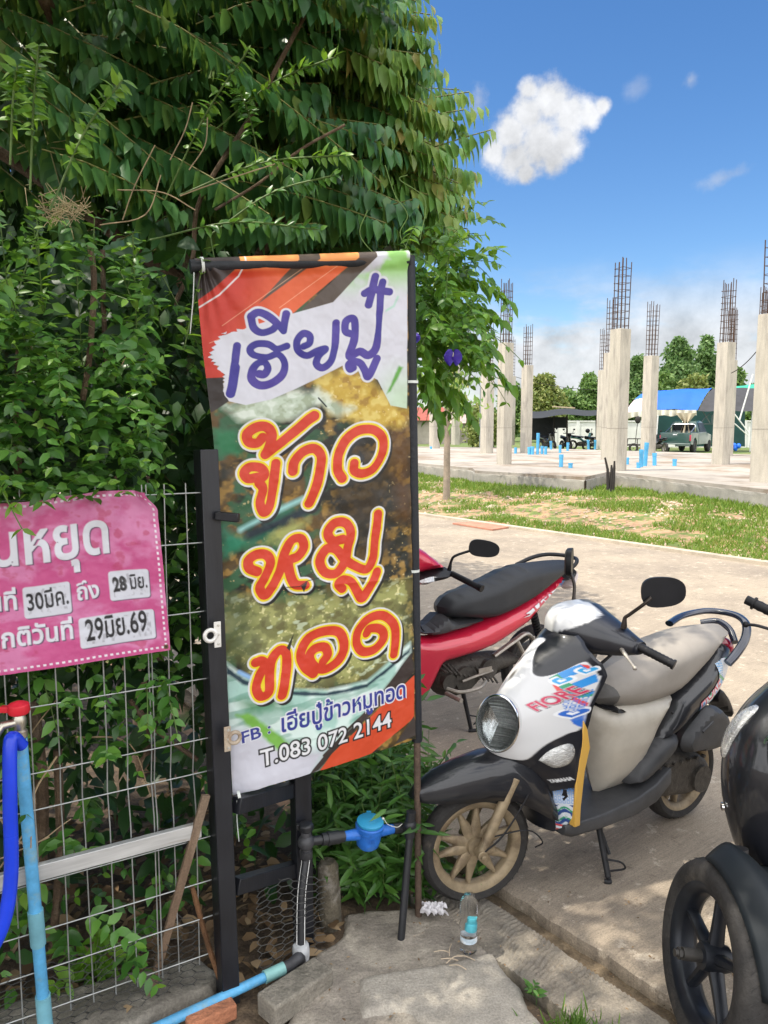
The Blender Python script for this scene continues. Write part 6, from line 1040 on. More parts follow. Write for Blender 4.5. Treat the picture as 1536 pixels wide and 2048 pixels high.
    for k in range(11): m.tube([(.56 + .006 * k - .003, .105, .62 - .018 * k), (.56 + .006 * k + .003, .105, .61 - .018 * k)], .026, 12)
    m.tube([(.55, .105, .66), (.64, .105, .36)], .012, 8); m.build('shock_absorber', bplas, t)
    m = LB(fr.w); m.tube(smooth_path([(.25, .09, .40), (.40, .10, .47), (.52, .10, .50), (.62, .11, .36)], 4), .022, 8, flat=.6); m.tube([(.42, .11, .47), (.50, .11, .34)], .014, 8); m.build('frame_bracket', alu, t)
    ax = fr.w((0, 1, 0)) - fr.w((0, 0, 0))
    wheel(t, fr.w((.66, 0, .26)), ax, .26, .075, .215, .035, 'plain', tyre, rimb, 5, name='rear_wheel'); wheel(t, fr.w((-.60, 0, .26)), ax, .26, .07, .215, .035, 'plain', tyre, rimb, 5)
    m = LB(fr.w); m.tube(smooth_path([(.1, -.12, .2), (.4, -.14, .22), (.8, -.15, .32)], 5), [.02] * 5 + [.045] * 6, 12); m.build('exhaust', engm, t)
red_moped()

def black_scooter():
    fr = Frame((1.048, 2.15, .02)); t = thing('motor_scooter', fr.O, 'large glossy black scooter with chrome-ringed headlight, nearest to the viewer at the road edge', 'scooter', 'two-wheelers parked at the road edge')
    ax = unit(np.array([-.99, -.02, .15])); c = YP(1428, 1915, 2.08); wheel(t, c, ax, .268, .105, .198, .036, 'plain', tyre, rimb, 5)
    m = MB(); m.tube([c + unit(ax) * .02, c + unit(ax) * .095], .018, 14); m.tube([c + unit(ax) * .085, c + unit(ax) * .118], .011, 10); m.tube([c + unit(ax) * .10, c + unit(ax) * .108], .017, 6); m.build('axle', pm('dark_axle', (.10, .095, .09), .45, .7, var=.3), t)
    m = MB(); fw_ = unit(np.cross(ax, [0, 0, 1.])); fw_ = -fw_ if fw_[1] > 0 else fw_
    for sg in (-.058,): m.tube([c + unit(ax) * sg * 1.5, c + unit(ax) * sg * 1.5 - fw_ * .05 + np.array([0, 0, .32])], .022, 12)
    m.build('fork', pm('dark_fork', (.03, .03, .033), .5, .3), t)
    # front mudguard: matt, folded over the tyre
    m = MB(); S_ = []
    for q in np.linspace(math.radians(15), math.radians(108), 22):
        d = fw_ * math.cos(q) + np.array([0, 0, 1.]) * math.sin(q); S_.append([c - unit(ax) * .075 + d * (.292 + .035 * math.cos(min(1, abs(u)) * math.pi / 2) - .02 * min(1, abs(u))) + unit(ax) * (.07 * u * (1 + .12 * math.sin(q))) for u in np.linspace(-1.9, 1, 17)])
    m.loft(S_, False, False); o = m.build('front_mudguard', pm('matt_black_plastic', (.012, .016, .02), .5, spec=.35, var=.15, scale=10), t, smooth=50); sd = o.modifiers.new('solid', 'SOLIDIFY'); sd.thickness = .004
    # front body
    Z = [.34, .42, .52, .62, .72, .82, .90, .97, 1.02]; AC = [.16, .10, .055, .03, .015, .03, .07, .14, .24]; HW = [.12, .16, .185, .20, .20, .19, .17, .13, .08]
    zq = np.linspace(.34, 1.02, 50); sm_ = lambda a: np.convolve(np.pad(np.interp(zq, Z, a), 5, mode='edge'), np.ones(11) / 11, 'valid'); ac, hw = sm_(AC), sm_(HW)
    m = LB(fr.w); rows = []
    for i, z in enumerate(zq): rows.append([(ac[i] + .30 * (1 - math.cos(u * math.pi / 2)) , hw[i] * math.sin(u * math.pi / 2), z) for u in np.linspace(-1, 1, 41)])
    m.grid(rows); m.build('front_cowl', gblack, t, smooth=70)
    m = LB(fr.w); inflate(m, [(.28, .32), (.33, .30), (.5, .30), (.52, .6), (.55, .9), (.45, 1.0), (.33, .9), (.28, .6)], .17, .06); m.build('leg_shield', bplas, t)
    def on(l, z, out=0.):
        h = float(np.interp(z, zq, hw)); u = math.asin(max(-1, min(1, l / h))); a = float(np.interp(z, zq, ac)) + .30 * (1 - math.cos(u)); n = unit(np.array([-1, .30 * math.tan(u) / h * 1.0, -.1])); return np.array([a, l, z]) + n * out, n
    hc, hn = on(.10, .82, .0); hn = unit(np.array([-1, .1, .05])); e1 = np.array([0, 1., 0]); e2 = unit(np.cross(hn, e1)); e2 = e2 if e2[2] > 0 else -e2
    def dome(prof, rx, rz, mat, name, par):
        q = LB(fr.w); q.loft([[hc + hn * h + e1 * (r * rx * math.cos(k)) + e2 * (r * rz * math.sin(k)) for k in np.linspace(0, 2 * math.pi, 40, endpoint=False)] for r, h in prof], True, False); return q.build(name, mat, par, smooth=60)
    hl = dome([(1.1, -.05), (1.1, .015), (1.05, .03), (.97, .03), (.95, .01)], .080, .100, chrome, 'headlight', t); dome([(.97, .02), (.7, .0), (.3, -.01), (.02, -.01)], .080, .100, reflm, 'reflector', hl); dome([(.98, .022), (.7, .04), (.3, .05), (.02, .052)], .080, .100, lens, 'glass', hl)
    for sg in (-1, 1):
        pts = [(.128, .765), (.130, .82), (.105, .88), (.060, .925), (.035, .925), (.055, .88), (.078, .82), (.10, .765)]; cc = np.mean(pts, 0); R_ = []
        for k, h in ((1.06, .0), (1.0, .008), (.7, .014), (.05, .016)): R_.append([on(sg * q[0], q[1], h)[0] for q in smooth_path([cc + (np.array(q) - cc) * k for q in pts] + [cc + (np.array(pts[0]) - cc) * k], 4)[:-1]])
        m = LB(fr.w); m.loft(R_, True, True); m.build('turn_signal', MATS['signal_lens'], t, smooth=60)
    m = LB(fr.w); q, n = on(-.10, .60, .004); m.lathe([(.014, 0), (.014, .006), (.008, .008), (.001, .008)], q, n, 14); m.build('bolt', chrome, t)
    for k in range(2):
        m = LB(fr.w); m.tube([on(-.175 + .012 * k, .66 - .03 * k, .002)[0], on(-.165 + .012 * k, .62 - .03 * k, .002)[0]], .005, 6); m.build('vent', dplas, t)
    # handlebar
    ga, gb = fr.w((.545 - .017, -.335 - .01, 1.152)), fr.w((.60 - .017, -.14 - .01, 1.08)); m = MB(); P = [ga + (gb - ga) * k for k in np.linspace(.1, 1, 24)]; m.tube(P, [.0175 + .0014 * (i % 3 == 0) for i in range(24)], 16); m.tube([ga + (gb - ga) * .10, ga + (gb - ga) * .13], .024, 16); m.tube([ga - (gb - ga) * .02, ga + (gb - ga) * .10], [.017, .0165], 14); m.build('grip', bplas, t)
    m = MB(); P = smooth_path([fr.w(q) for q in ((.471, -.31, 1.078), (.483, -.27, 1.08), (.513, -.19, 1.065), (.543, -.11, 1.05))], 6); m.tube(P, .0075, 10, flat=.7); m.sphere(P[0], .011, 10, 8); m.build('brake_lever', bplas, t)
    m = LB(fr.w); m.loft([[((a0_ + a1_) / 2 + (a1_ - a0_) / 2 * math.cos(q), l, (z0_ + z1_) / 2 + (z1_ - z0_) / 2 * math.sin(q)) for q in np.linspace(0, 6.283, 24, endpoint=False)] for l, a0_, a1_, z0_, z1_ in ((-.15, .56, .64, 1.05, 1.12), (-.08, .40, .66, 1.0, 1.14), (0, .34, .66, .98, 1.16), (.08, .40, .66, 1.0, 1.14), (.15, .56, .64, 1.05, 1.12))]); m.build('handlebar_cowl', gblack, t)
    m = LB(fr.w); m.tube([(.60, .14, 1.10), (.62, .335, 1.08)], .018, 14); m.build('grip', bplas, t)
    m = LB(fr.w); inflate(m, [(.62, .30), (.60, .6), (.62, .80), (.9, .80), (1.3, .86), (1.6, .84), (1.62, .7), (1.4, .55), (1.1, .42), (.9, .28)], .15, .1, 0, .04); m.build('rear_body', gblack, t)
    m = LB(fr.w); inflate(m, [(.62, .78), (.9, .77), (1.3, .84), (1.58, .85), (1.5, .92), (1.2, .92), (.9, .86), (.68, .84)], .14, .06, 0, .03); m.build('seat', seatd, t)
    m = LB(fr.w); S_ = [[(a, h * x, z) for x, z in ((-1, .24), (-1, .29), (1, .29), (1, .24))] for a, h in ((.3, .15), (.5, .17), (.95, .15))]; m.loft(S_); m.build('floorboard', dplas, t, bevel=.006)
    ax2 = fr.w((0, 1, 0)) - fr.w((0, 0, 0)); wheel(t, fr.w((1.33, 0, .25)), ax2, .25, .1, .18, .036, 'plain', tyre, rimb, 5, name='rear_wheel')
black_scooter()

# ------------------------------------------------------------------ litter by the wheel
def bottle():
    t = thing('plastic_bottle', (.29, 2.456, 0), 'clear crumpled plastic water bottle with a blue cap inside, standing on the concrete', 'bottle'); c = np.array([.29, 2.456, .008]); m = MB(); n = 30; R_ = []
    for z, r in ((0, .024), (.006, .029), (.03, .030), (.034, .0285), (.075, .0285), (.08, .030), (.098, .031), (.115, .026), (.135, .0295), (.16, .031), (.182, .028), (.197, .020), (.204, .016), (.206, .001)): R_.append([c + np.array([math.cos(q), math.sin(q), 0]) * r * (1 + .05 * math.sin(q * 3 + z * 120) * (z > .08)) + [0, 0, z] for q in np.linspace(0, 2 * math.pi, n, endpoint=False)])
    m.loft(R_, True, True); m.build('bottle_body', pm('pet_plastic', (.96, .97, .98), .04, trans=1., var=.02, ior=1.18, bump=.25, bscale=30), t, smooth=60)
    m = MB(); m.loft([[c + np.array([math.cos(q), math.sin(q), 0]) * .0292 + [0, 0, z] for q in np.linspace(0, 2 * math.pi, n, endpoint=False)] for z in (.040, .060)], True, False); m.build('bottle_label', pm('pale_blue_label', (.50, .60, .68), .5, var=.4, scale=45, col2=(.78, .80, .82), thr=(.45, .55)), t)
    m = MB(); q = c + np.array([-.004, -.006, .0]); m.lathe([(.017, .078), (.0175, .082), (.0175, .10), (.013, .104), (.015, .108), (.015, .124), (.001, .127)], q, (.12, .05, 1), 22); m.build('bottle_cap', pm('aqua_cap', (.10, .50, .60), .4, var=.1), t)
bottle()
def wrapper():
    c = G(868, 1832); m = MB(); N_ = 16; P = np.zeros((N_, N_, 3)); P2 = P.copy()
    for i in range(N_):
        for j in range(N_): u, v = i / (N_ - 1) - .5, j / (N_ - 1) - .5; P[i, j] = c + np.array([u * .085 + .01 * math.sin(v * 9), v * .06, .012 + .02 * abs(math.sin(u * 11 + v * 5)) + .012 * abs(math.sin(v * 14))])
    m.grid(P); o = m.build('crumpled_wrapper', pm('wrapper_foil', (.62, .60, .62), .35, var=.3, scale=14, col2=(.16, .08, .34), thr=(.58, .60)), None, smooth=20); tag(o, 'crumpled white and purple wrapper lying beside the plastic bottle', 'wrapper')
wrapper()
def debris():
    m = MB()
    for k in range(6): p = G(rng.uniform(880, 940), rng.uniform(1900, 1940), .016); d = unit(rng.normal(0, 1, 3) * [1, 1, .1]); m.tube(smooth_path([p - d * .03, p + [0, 0, .006], p + d * rng.uniform(.02, .05) + rng.normal(0, .008, 3) * [1, 1, .2]], 3), .0018, 5)
    o = m.build('dry_straw', pm('pale_straw', (.46, .37, .27), .8, var=.3), None); tag(o, 'few dry straw bits scattered on the concrete before the bottle', 'straw', kind='stuff')
    n = 230; x = rng.uniform(560, 1536, n); y = rng.uniform(1780, 2048, n); p = np.array([G(a, b, .006) for a, b in zip(x, y)]); q = p[:, :2] @ RN; p[:, 2] = np.where((q > 2.0) & (q < 2.12), -.05, p[:, 2]); al = rng.normal(0, 1, (n, 3)) * [1, 1, .12]
    sz = rng.uniform(.004, .016, n); v, f = leaves(p, al, rng.normal(0, .3, (n, 3)) + [0, 0, 1], sz, sz * .45); o = fastmesh('leaf_debris', v, f, MATS['dry_leaf'], None, nv=3); tag(o, 'small dry leaf bits scattered over the concrete and gutter', 'leaf debris', kind='stuff')
debris()
# ------------------------------------------------------------------ building plot beyond the road
SE1, SE2 = np.array([.5, -.866, 0]), np.array([.866, .5, 0]); ZS = .67
colm = pm('cast_concrete', (.43, .395, .33), .85, var=.16, scale=7, bump=.4, bscale=40, streak=(2.2, 2.2, .35), col2=(.30, .275, .235), thr=(.5, .68)); slabm = pm('slab_concrete', (.335, .30, .26), .9, var=.25, scale=1.6, bump=.3, col2=(.22, .17, .125), thr=(.50, .62)); slabs = pm('slab_edge', (.26, .245, .215), .92, var=.25, scale=4, bump=.5, col2=(.29, .27, .23), thr=(.5, .6))
sl = thing('foundation_slab', (8, 22, .3), 'wide pale concrete foundation slab with rough edges carrying the bare columns', 'foundation slab')
top = [G(x, y, ZS)[:2] for x, y in ((700, 915), (835, 926), (945, 936), (950, 941), (1170, 954), (1219, 943), (1236, 945.5), (1536, 979), (1720, 1000), (1800, 925), (1500, 909), (1330, 903.5), (1100, 897), (830, 893), (640, 893))]
m = MB(); m.prism(top, .22, ZS); m.build('slab', slabm, sl, smooth=0)
m = MB()
for a, b in zip(top[:8], top[1:9]):
    a, b = np.array(a), np.array(b); n_ = max(2, int(np.linalg.norm(b - a) / .12)); e = (b - a) / np.linalg.norm(b - a); nn = np.array([e[1], -e[0]]); rows = []
    for z, o in ((ZS - .07, .0), (ZS - .085, .02), (ZS - .13, .025), (.25, .03)): rows.append([(*(a + (b - a) * k + nn * (o + .012 * rng.random() * (o > 0))), z + (.02 * rng.random() if z < .6 and z > .5 else 0)) for k in np.linspace(0, 1, n_)])
    m.grid(rows)
m.build('edge_face', slabs, sl, smooth=0)
rebm = pm('rusty_rebar', (.085, .05, .035), .75, .4, var=.3, scale=20)
COLS = [(859, 880, 900, 640, 560, 'slim concrete column farthest left beyond the road, half hidden by the sapling'), (903, 920, 892, 660, 590, 'faint far concrete column just right of the sapling trunk'), (962, 987, 910, 725, 640, 'concrete column partly behind the hanging green spray'), (995, 1024, 932, 685, 555, 'nearer concrete column with a speckled grey face, left of the blue pipe stubs'), (1012, 1030, 893, 752, 672, 'thin sliver of a far column behind the speckled grey one'), (1042, 1064, 909, 730, 645, 'concrete column standing right beside the cluster of blue pipe stubs'), (1194, 1212, 901, 740, 654, 'hindmost column of the three overlapping ones'), (1205, 1231, 922, 705, 592, 'middle column of the three overlapping ones'), (1217, 1255, 945, 657, 507, 'front column of the three overlapping ones, by the charred stakes'), (1285, 1313, 914, 711, 600, 'concrete column in front of the blue tarpaulin shelter'), (1430, 1463, 932, 684, 555, 'concrete column in front of the green pickup cab'), (1446, 1468, 915, 720, 612, 'hidden column whose rebar shows behind that of the pickup column'), (1513, 1572, 968, 625, 460, 'largest concrete column, cut by the right edge of the photo'), (1506, 1530, 930, 700, 570, 'far column behind the largest one, its rebar showing to the left')]
for x0, x1, yb, yt, yr, lab in COLS:
    c = G((x0 + x1) / 2, yb - 3, ZS); D = c[1]; w = (x1 - x0) / 1.34 * D / FPX; c = c + np.array([0, w * .5, 0]); zt = YP((x0 + x1) / 2, yt, D)[2]; zr = YP((x0 + x1) / 2, yr, D)[2]
    t = thing('concrete_column', c, lab, 'column', 'bare concrete columns on the slab'); m = MB(); Rm = np.array([SE1, SE2, [0, 0, 1]]).T; m.box(c + [0, 0, (zt - ZS) / 2 - .01], (w, w, zt - ZS + .02), Rm); m.build('shaft', colm, t, smooth=0, bevel=.006)
    m = MB(); zj = ZS + 1.05; m.box([c[0], c[1], zj], (w + .006, w + .006, .012), Rm); m.build('form_joint', pm('joint_concrete', (.24, .22, .19), .9, var=.2), t, smooth=0)  # thin band of darker concrete round the shaft
    m = MB(); h = w * .36
    for i, j in ((-1, -1), (-1, 0), (-1, 1), (0, 1), (1, 1), (1, 0), (1, -1), (0, -1)):
        q = c + SE1 * h * i + SE2 * h * j; hh = (zr - zt) * rng.uniform(.9, 1.0) ; top_ = np.array([q[0] + rng.normal(0, .015), q[1], zt + hh]); m.tube([[q[0], q[1], zt - .02], top_], .0115, 6)
    z = zt + .08
    while z < zr - .25:
        ring = [np.array([*(c + SE1 * h * i * 1.08 + SE2 * h * j * 1.08)[:2], z + rng.normal(0, .008)]) for i, j in ((-1, -1), (1, -1), (1, 1), (-1, 1), (-1, -1))]; m.tube(ring, .0065, 5, cap=False); z += .17
    m.build('rebar_cage', rebm, t, smooth=0)
pvcm = pm('blue_pvc_far', (.08, .36, .62), .4, var=.15, scale=8)
STUBS = [(1064, 909, 893, 'wide'), (1075, 909, 866, 'tall'), (1084, 908, 892, ''), (1091, 909, 893, ''), (1102, 899, 882, ''), (1120, 906, 890, ''), (1122, 934, 909, ''), (1141, 936, 926, ''), (1135, 902, 885, ''), (1177, 899, 880, ''), (1190, 898, 880, ''), (1254, 929, 915, ''), (1246, 931, 918, ''), (1290, 932, 885, ''), (1282, 934, 899, ''), (1309, 931, 906, ''), (1349, 932, 918, ''), (1277, 936, 925, ''), (1031, 907, 895, ''), (862, 898, 893, ''), (1058, 909, 894, '')]
PL_ = ['short blue pipe stub leftmost but one in the dense cluster', 'tallest blue pipe stub in the cluster by the column', 'blue pipe stub just right of the tallest one', 'blue pipe stub at the right end of the dense cluster', 'blue pipe stub before the far parked motorcycles, left one', 'blue pipe stub behind the lone front stub', 'lone blue pipe stub near the front edge of the slab', 'tiny blue pipe stub near the slab edge, right of the lone one', 'blue pipe stub before the second far motorcycle', 'blue pipe stub before the far bicycle-like motorcycle', 'blue pipe stub just left of the three overlapping columns', 'short blue pipe stub right of the front column', 'shortest blue pipe stub touching the front column', 'tallest leaning blue pipe stub before the tarpaulin shelter', 'second tallest blue pipe stub before the tarpaulin shelter', 'blue pipe stub with an elbow, right of the tallest leaning one', 'lone short blue pipe stub before the pickup', 'small blue elbow lying at the foot of the tallest leaning stub', 'small blue pipe stub left of the cluster column', 'tiny far blue pipe stub by the leftmost column', 'blue pipe stub at the left end of the dense cluster']
for (x, yb, yt, k), lab in zip(STUBS, PL_):
    c = G(x, yb, ZS); h = YP(x, yt, c[1])[2] - ZS; r = .055 if k != 'wide' else .075; m = MB(); lean = rng.normal(0, .03, 2); m.lathe([(r, -.02), (r, h * .72), (r * 1.12, h * .74), (r * 1.12, h), (r * .9, h), (r * .9, h - .04)], c, (lean[0], lean[1], 1), 14); o = m.build('pipe_stub', pvcm, None); tag(o, lab, 'pipe stub', 'blue pipe stubs in the slab')
st_m = pm('charred_wood', (.03, .026, .024), .9, var=.3, bump=.5)
m = MB()
for x, y0, y1, dx in ((1216, 985, 915, -6), (1221, 985, 930, 2), (1226, 982, 922, 3)): p = G(x, y0, .34); m.tube([p, p + [dx * .004, 0, .5], YP(x + dx, y1, p[1])], [.035, .03, .02], 8)
o = m.build('charred_stakes', st_m, None); tag(o, 'charred dark wooden stakes stuck in the grass at the slab corner', 'stakes')
# pickup
def truck():
    c = G(1349, 906, .32); fw = unit(np.array([.60, .80, 0])); lf = np.array([-fw[1], fw[0], 0]); T = lambda p: c + fw * p[0] + lf * p[1] + np.array([0, 0, p[2]])
    t = thing('pickup_truck', c, 'dark green pickup truck with an empty bed and chrome roll bar under the blue tarpaulin', 'pickup'); green = gl('dark_green_paint', (.016, .055, .048), rough=.32)
    def part(name, mat, fn, par=t, **k): m = LB(T); fn(m); return m.build(name, mat, par, **k)
    def side(m, sgn):
        pol = [(0, .52), (.02, 1.08), (1.5, 1.08), (1.5, .42), (1.25, .42), (1.19, .62), (1.05, .76), (.88, .80), (.71, .76), (.57, .62), (.51, .42), (.05, .45)]; y0, y1 = sgn * .80, sgn * .74; n = len(pol); m.add([(a, y0, z) for a, z in pol] + [(a, y1, z) for a, z in pol], [tuple(range(n)), tuple(range(2 * n - 1, n - 1, -1))] + [(i, n + i, n + (i + 1) % n, (i + 1) % n) for i in range(n)])
    for s_ in (1, -1): part('bed_side', green, lambda m: side(m, s_), bevel=.02)
    part('bed_floor', bplas, lambda m: m.box((.75, 0, .56), (1.5, 1.48, .06)))
    tg = part('tailgate', green, lambda m: m.box((.0, 0, .80), (.06, 1.50, .54)), bevel=.02); part('handle', chrome, lambda m: m.box((-.035, 0, .98), (.02, .22, .05)), tg)
    part('bumper', pm('dull_bumper', (.10, .13, .125), .4, .3), lambda m: m.box((-.08, 0, .45), (.14, 1.62, .16)), bevel=.03)
    part('number_plate', pm('plate_white', (.6, .62, .58), .5, var=.2), lambda m: m.box((-.16, .12, .38), (.012, .36, .15)))
    for s_ in (1, -1): part('tail_lamp', redl, lambda m: m.box((.02, s_ * .775, .80), (.09, .09, .32)), bevel=.01)
    def cab(m):
        S_ = []
        for x, zt, hw, tw in ((1.52, 1.50, .80, .60), (1.58, 1.66, .80, .62), (2.2, 1.72, .80, .63), (2.75, 1.66, .80, .62), (3.25, 1.12, .80, .70), (4.2, 1.02, .78, .72), (4.62, .92, .72, .68), (4.68, .7, .70, .66)):
            S_.append([(x, -hw, .42), (x, -hw, min(1.08, zt - .05)), (x, -tw, zt), (x, tw, zt), (x, hw, min(1.08, zt - .05)), (x, hw, .42)])
        m.loft(S_)
    cabo = part('cab', green, cab, bevel=.03); gls = pm('dark_glass', (.008, .011, .013), .25, spec=.15, var=.05)
    part('window', gls, lambda m: m.box((1.50, 0, 1.34), (.03, 1.15, .32)), cabo)
    for s_ in (1, -1):
        def win(m): m.add([(1.68, s_ * .812, 1.10), (2.95, s_ * .812, 1.10), (2.72, s_ * .665, 1.60), (1.72, s_ * .665, 1.60)], [(0, 1, 2, 3)])
        part('window', gls, win, cabo, smooth=0)
    def bar(m):
        for s_ in (1, -1): m.tube(smooth_path([(1.42, s_ * .62, 1.06), (1.40, s_ * .62, 1.45), (1.38, s_ * .5, 1.52)], 4), .035, 10); m.tube([(1.40, s_ * .62, 1.40), (.45, s_ * .66, 1.08)], .03, 10)
        m.tube([(1.38, .5, 1.52), (1.38, -.5, 1.52)], .035, 10)
    part('roll_bar', chrome, bar)
    for x in (.88, 3.75):
        for s_ in (1, -1):
            m = MB(); ctr = T((x, s_ * .70, .34)); m.lathe([(.20, -.11), (.30, -.11), (.34, -.07), (.34, .07), (.30, .11), (.20, .11)], ctr, lf, 32); w_ = m.build('wheel', tyre, t); m = MB(); m.lathe([(.001, .08), (.06, .09), (.08, .07), (.16, .085), (.20, .115), (.205, .05), (.205, -.05), (.20, -.115), (.16, -.085), (.001, -.08)], ctr, lf, 20)
            for k in range(6): q = ctr + (fw * math.cos(k * 1.047) + np.array([0, 0, 1.]) * math.sin(k * 1.047)) * .13; m.tube([q - lf * .1, q + lf * .1], .03, 6)
            m.build('rim', alu, w_)
truck()
# tarpaulin shelter
def shelter():
    D0 = 42.5; t = thing('tarp_shelter', YP(1370, 905, 45) * [1, 1, 0] + [0, 0, .35], 'open shelter roofed with a bright blue tarpaulin, cream skirt and black netting', 'shelter')
    def X(px, D): return (px - 768) / FPX * D
    def sheet(name, pts_front, pts_ridge, mat, n=24, k=8, sag=.08, Df=42.5, Dr=45.0):
        P = np.zeros((k, n, 3))
        for j, s_ in enumerate(np.linspace(0, 1, n)):
            f0 = YP(*[np.interp(s_, [0, 1], [pts_front[0][i], pts_front[1][i]]) for i in (0, 1)], Df); r0 = YP(*[np.interp(s_, [0, 1], [pts_ridge[0][i], pts_ridge[1][i]]) for i in (0, 1)], Dr)
            for i, v in enumerate(np.linspace(0, 1, k)): q = f0 * (1 - v) + r0 * v; q = q + np.array([0, 0, .28 * math.sin(v * math.pi * .75) + .006 * math.sin(j * 1.3 + v * 3) - sag * .3 * math.sin(s_ * math.pi * 3)]); P[i, j] = q
        m = MB(); m.grid(P); return m.build(name, mat, t, smooth=70)
    tarp = pm('blue_tarpaulin', (.008, .105, .58), .5, var=.12, scale=1.5, bump=.2, bscale=6)
    sheet('tarpaulin', ((1306, 818), (1395, 820)), ((1310, 788), (1424, 783)), tarp); sheet('tarpaulin', ((1247, 828), (1306, 820)), ((1288, 792), (1312, 788)), pm('faded_flag_tarp', (.62, .48, .50), .6, var=.25, scale=.9, col2=(.02, .15, .6), thr=(.5, .52)))
    sheet('black_net_roof', ((1396, 822), (1508, 822)), ((1426, 784), (1530, 782)), pm('black_shade_net', (.045, .045, .05), .8, var=.3, scale=3)); sheet('green_net_roof', ((1462, 786), (1530, 784)), ((1466, 780), (1545, 774)), pm('green_net', (.03, .33, .22), .7, var=.2), Df=44.6, Dr=46)
    cream = pm('cream_canvas', (.60, .56, .46), .8, var=.2, scale=2, bump=.3, bscale=5)
    m = MB(); n = 50; P = np.zeros((5, n, 3))
    for j, s_ in enumerate(np.linspace(0, 1, n)):
        for i, v in enumerate(np.linspace(0, 1, 5)): q = YP(1247 + s_ * 146, 826 - 6 * min(1, s_ * 3) + v * (11 + 1.3 * math.sin(s_ * 31) + .8 * math.sin(s_ * 13)), 42.4 - .12 * math.sin(s_ * 60) * v); P[i, j] = q
    m.grid(P); m.build('canvas_skirt', cream, t, smooth=70)
    m = MB(); P = np.zeros((10, 16, 3))
    for i, v in enumerate(np.linspace(0, 1, 10)):
        xl = np.interp(v, [0, .45, .6, 1], [1351, 1366, 1366, 1360]); xr = np.interp(v, [0, .45, .6, 1], [1394, 1378, 1379, 1384])
        for j, s_ in enumerate(np.linspace(0, 1, 16)): P[i, j] = YP(xl + (xr - xl) * s_, 826 + v * 40, 42.2 + .15 * math.sin(s_ * 14) * (.3 + v))
    m.grid(P); m.build('tied_curtain', pm('tan_canvas', (.42, .36, .26), .85, var=.25, scale=2.5), t, smooth=70)
    m = MB(); 
    for x0, x1 in ((1308, 1440), (1440, 1490)): P = np.array([[YP(x, y, 48) for x in np.linspace(x0, x1, 12)] for y in (822, 850, 893)]); m.grid(P)
    m.build('back_sheet', pm('dark_green_sheet', (.012, .05, .048), .8, var=.3, scale=1.5), t)
    whp = pm('white_pole', (.62, .62, .60), .5, var=.1); 
    for x0, y0, x1, y1, D in ((1316, 830, 1311, 903, 42.3), (1278, 826, 1283, 903, 42.3), (1459, 820, 1459, 893, 42.3), (1505, 822, 1500, 895, 43)): m = MB(); a, b = YP(x0, y0, D), YP(x1, y1, D); b[2] = .33; m.tube([a, b], .035, 8); m.build('pole', whp, t)
    m = MB(); 
    for a, b in (((1395, 819), (1530, 816)), ((1400, 846), (1420, 826)), ((1424, 830), (1424, 846)), ((1404, 820), (1420, 846)), ((1385, 848), (1440, 848))): m.tube([YP(*a, 44), YP(*b, 44)], .03, 6)
    m.build('truss', pm('grey_steel_far', (.25, .27, .28), .5, .5), t)
    o = MB(); o.tube([YP(1479, 840, 40), YP(1506, 748, 40)], .04, 8); o = o.build('leaning_pole', whp, None); tag(o, 'long white pole leaning up beside the shelter, near the right edge', 'pole')
    o = MB(); o.tube([YP(1462, 819, 40), YP(1498, 866, 40)], .035, 8); o.tube([YP(1461, 840, 40), YP(1497, 872, 40)], .03, 8); o = o.build('crossed_props', whp, None); tag(o, 'pair of white slanting props right of the pickup column', 'props')
    m = MB(); c = G(1464, 905, .32)
    for k in range(14): m.sphere(c + np.array([rng.normal(0, .16), rng.normal(0, .1), .12 + .45 * rng.random()]), (.13, .12, .15), 8, 6)
    o = m.build('blue_bag_heap', pm('bright_blue_plastic', (.015, .14, .70), .4, var=.3, scale=6, bump=.4), None); tag(o, 'heap of bright blue plastic bags at the foot of the shelter', 'bag heap')
    # low netting shelter on the left
    t2 = thing('net_shelter', YP(1130, 900, 42) * [1, 1, 0] + [0, 0, .35], 'low dark shelter roofed with black netting over the parked motorcycles', 'shelter'); nm = pm('black_shade_net_thin', (.022, .024, .026), .85, var=.35, scale=3)
    P = np.array([[YP(np.interp(s_, [0, 1], [1050, 1200]), np.interp(v, [0, 1], [832, 818]) + 2.5 * math.sin(s_ * 9) - 3 * s_ * (1 - v) * 1.2 + 3 * (1 - s_), np.interp(v, [0, 1], [40, 45])) for s_ in np.linspace(0, 1, 24)] for v in np.linspace(0, 1, 5)]); m = MB(); m.grid(P); m.build('net_roof', nm, t2, smooth=70)
    m = MB(); P = np.array([[YP(x, y, 45) for x in np.linspace(1052, 1107, 8)] for y in (834, 860, 880)]); m.grid(P); m.build('net_side', nm, t2); m = MB(); P = np.array([[YP(x, y, 44) for x in np.linspace(1107, 1134, 8)] for y in (834, 856)]); m.grid(P); m.build('net_side', nm, t2)
    for x, D in ((1134, 41), (1108, 44), (1193, 41), (1060, 41)): m = MB(); a, b = YP(x, 830, D), YP(x, 900, D); b[2] = .33; m.tube([a, b], .05, 6); m.build('post', st_m, t2)
    m = MB(); beam(m, YP(1105, 813, 43), YP(1150, 816, 43), .06, .06, (0, 0, 1)); m.build('roof_batten', pm('raw_timber', (.45, .36, .24), .8), t2)
shelter()
m = MB(); a, b = YP(1110, 880, 54) * [1, 1, 0], YP(1640, 880, 50) * [1, 1, 0]; beam(m, a + [0, 0, 1.15], b + [0, 0, 1.15], 1.75, .14, (0, 0, 1)); wl = thing('boundary_wall', a + [0, 0, .3], 'long low white block wall behind the shelters', 'wall'); m.build('wall_panel', pm('whitewash', (.62, .62, .60), .85, var=.12, scale=1.2, col2=(.5, .5, .48), thr=(.5, .7)), wl, smooth=0)
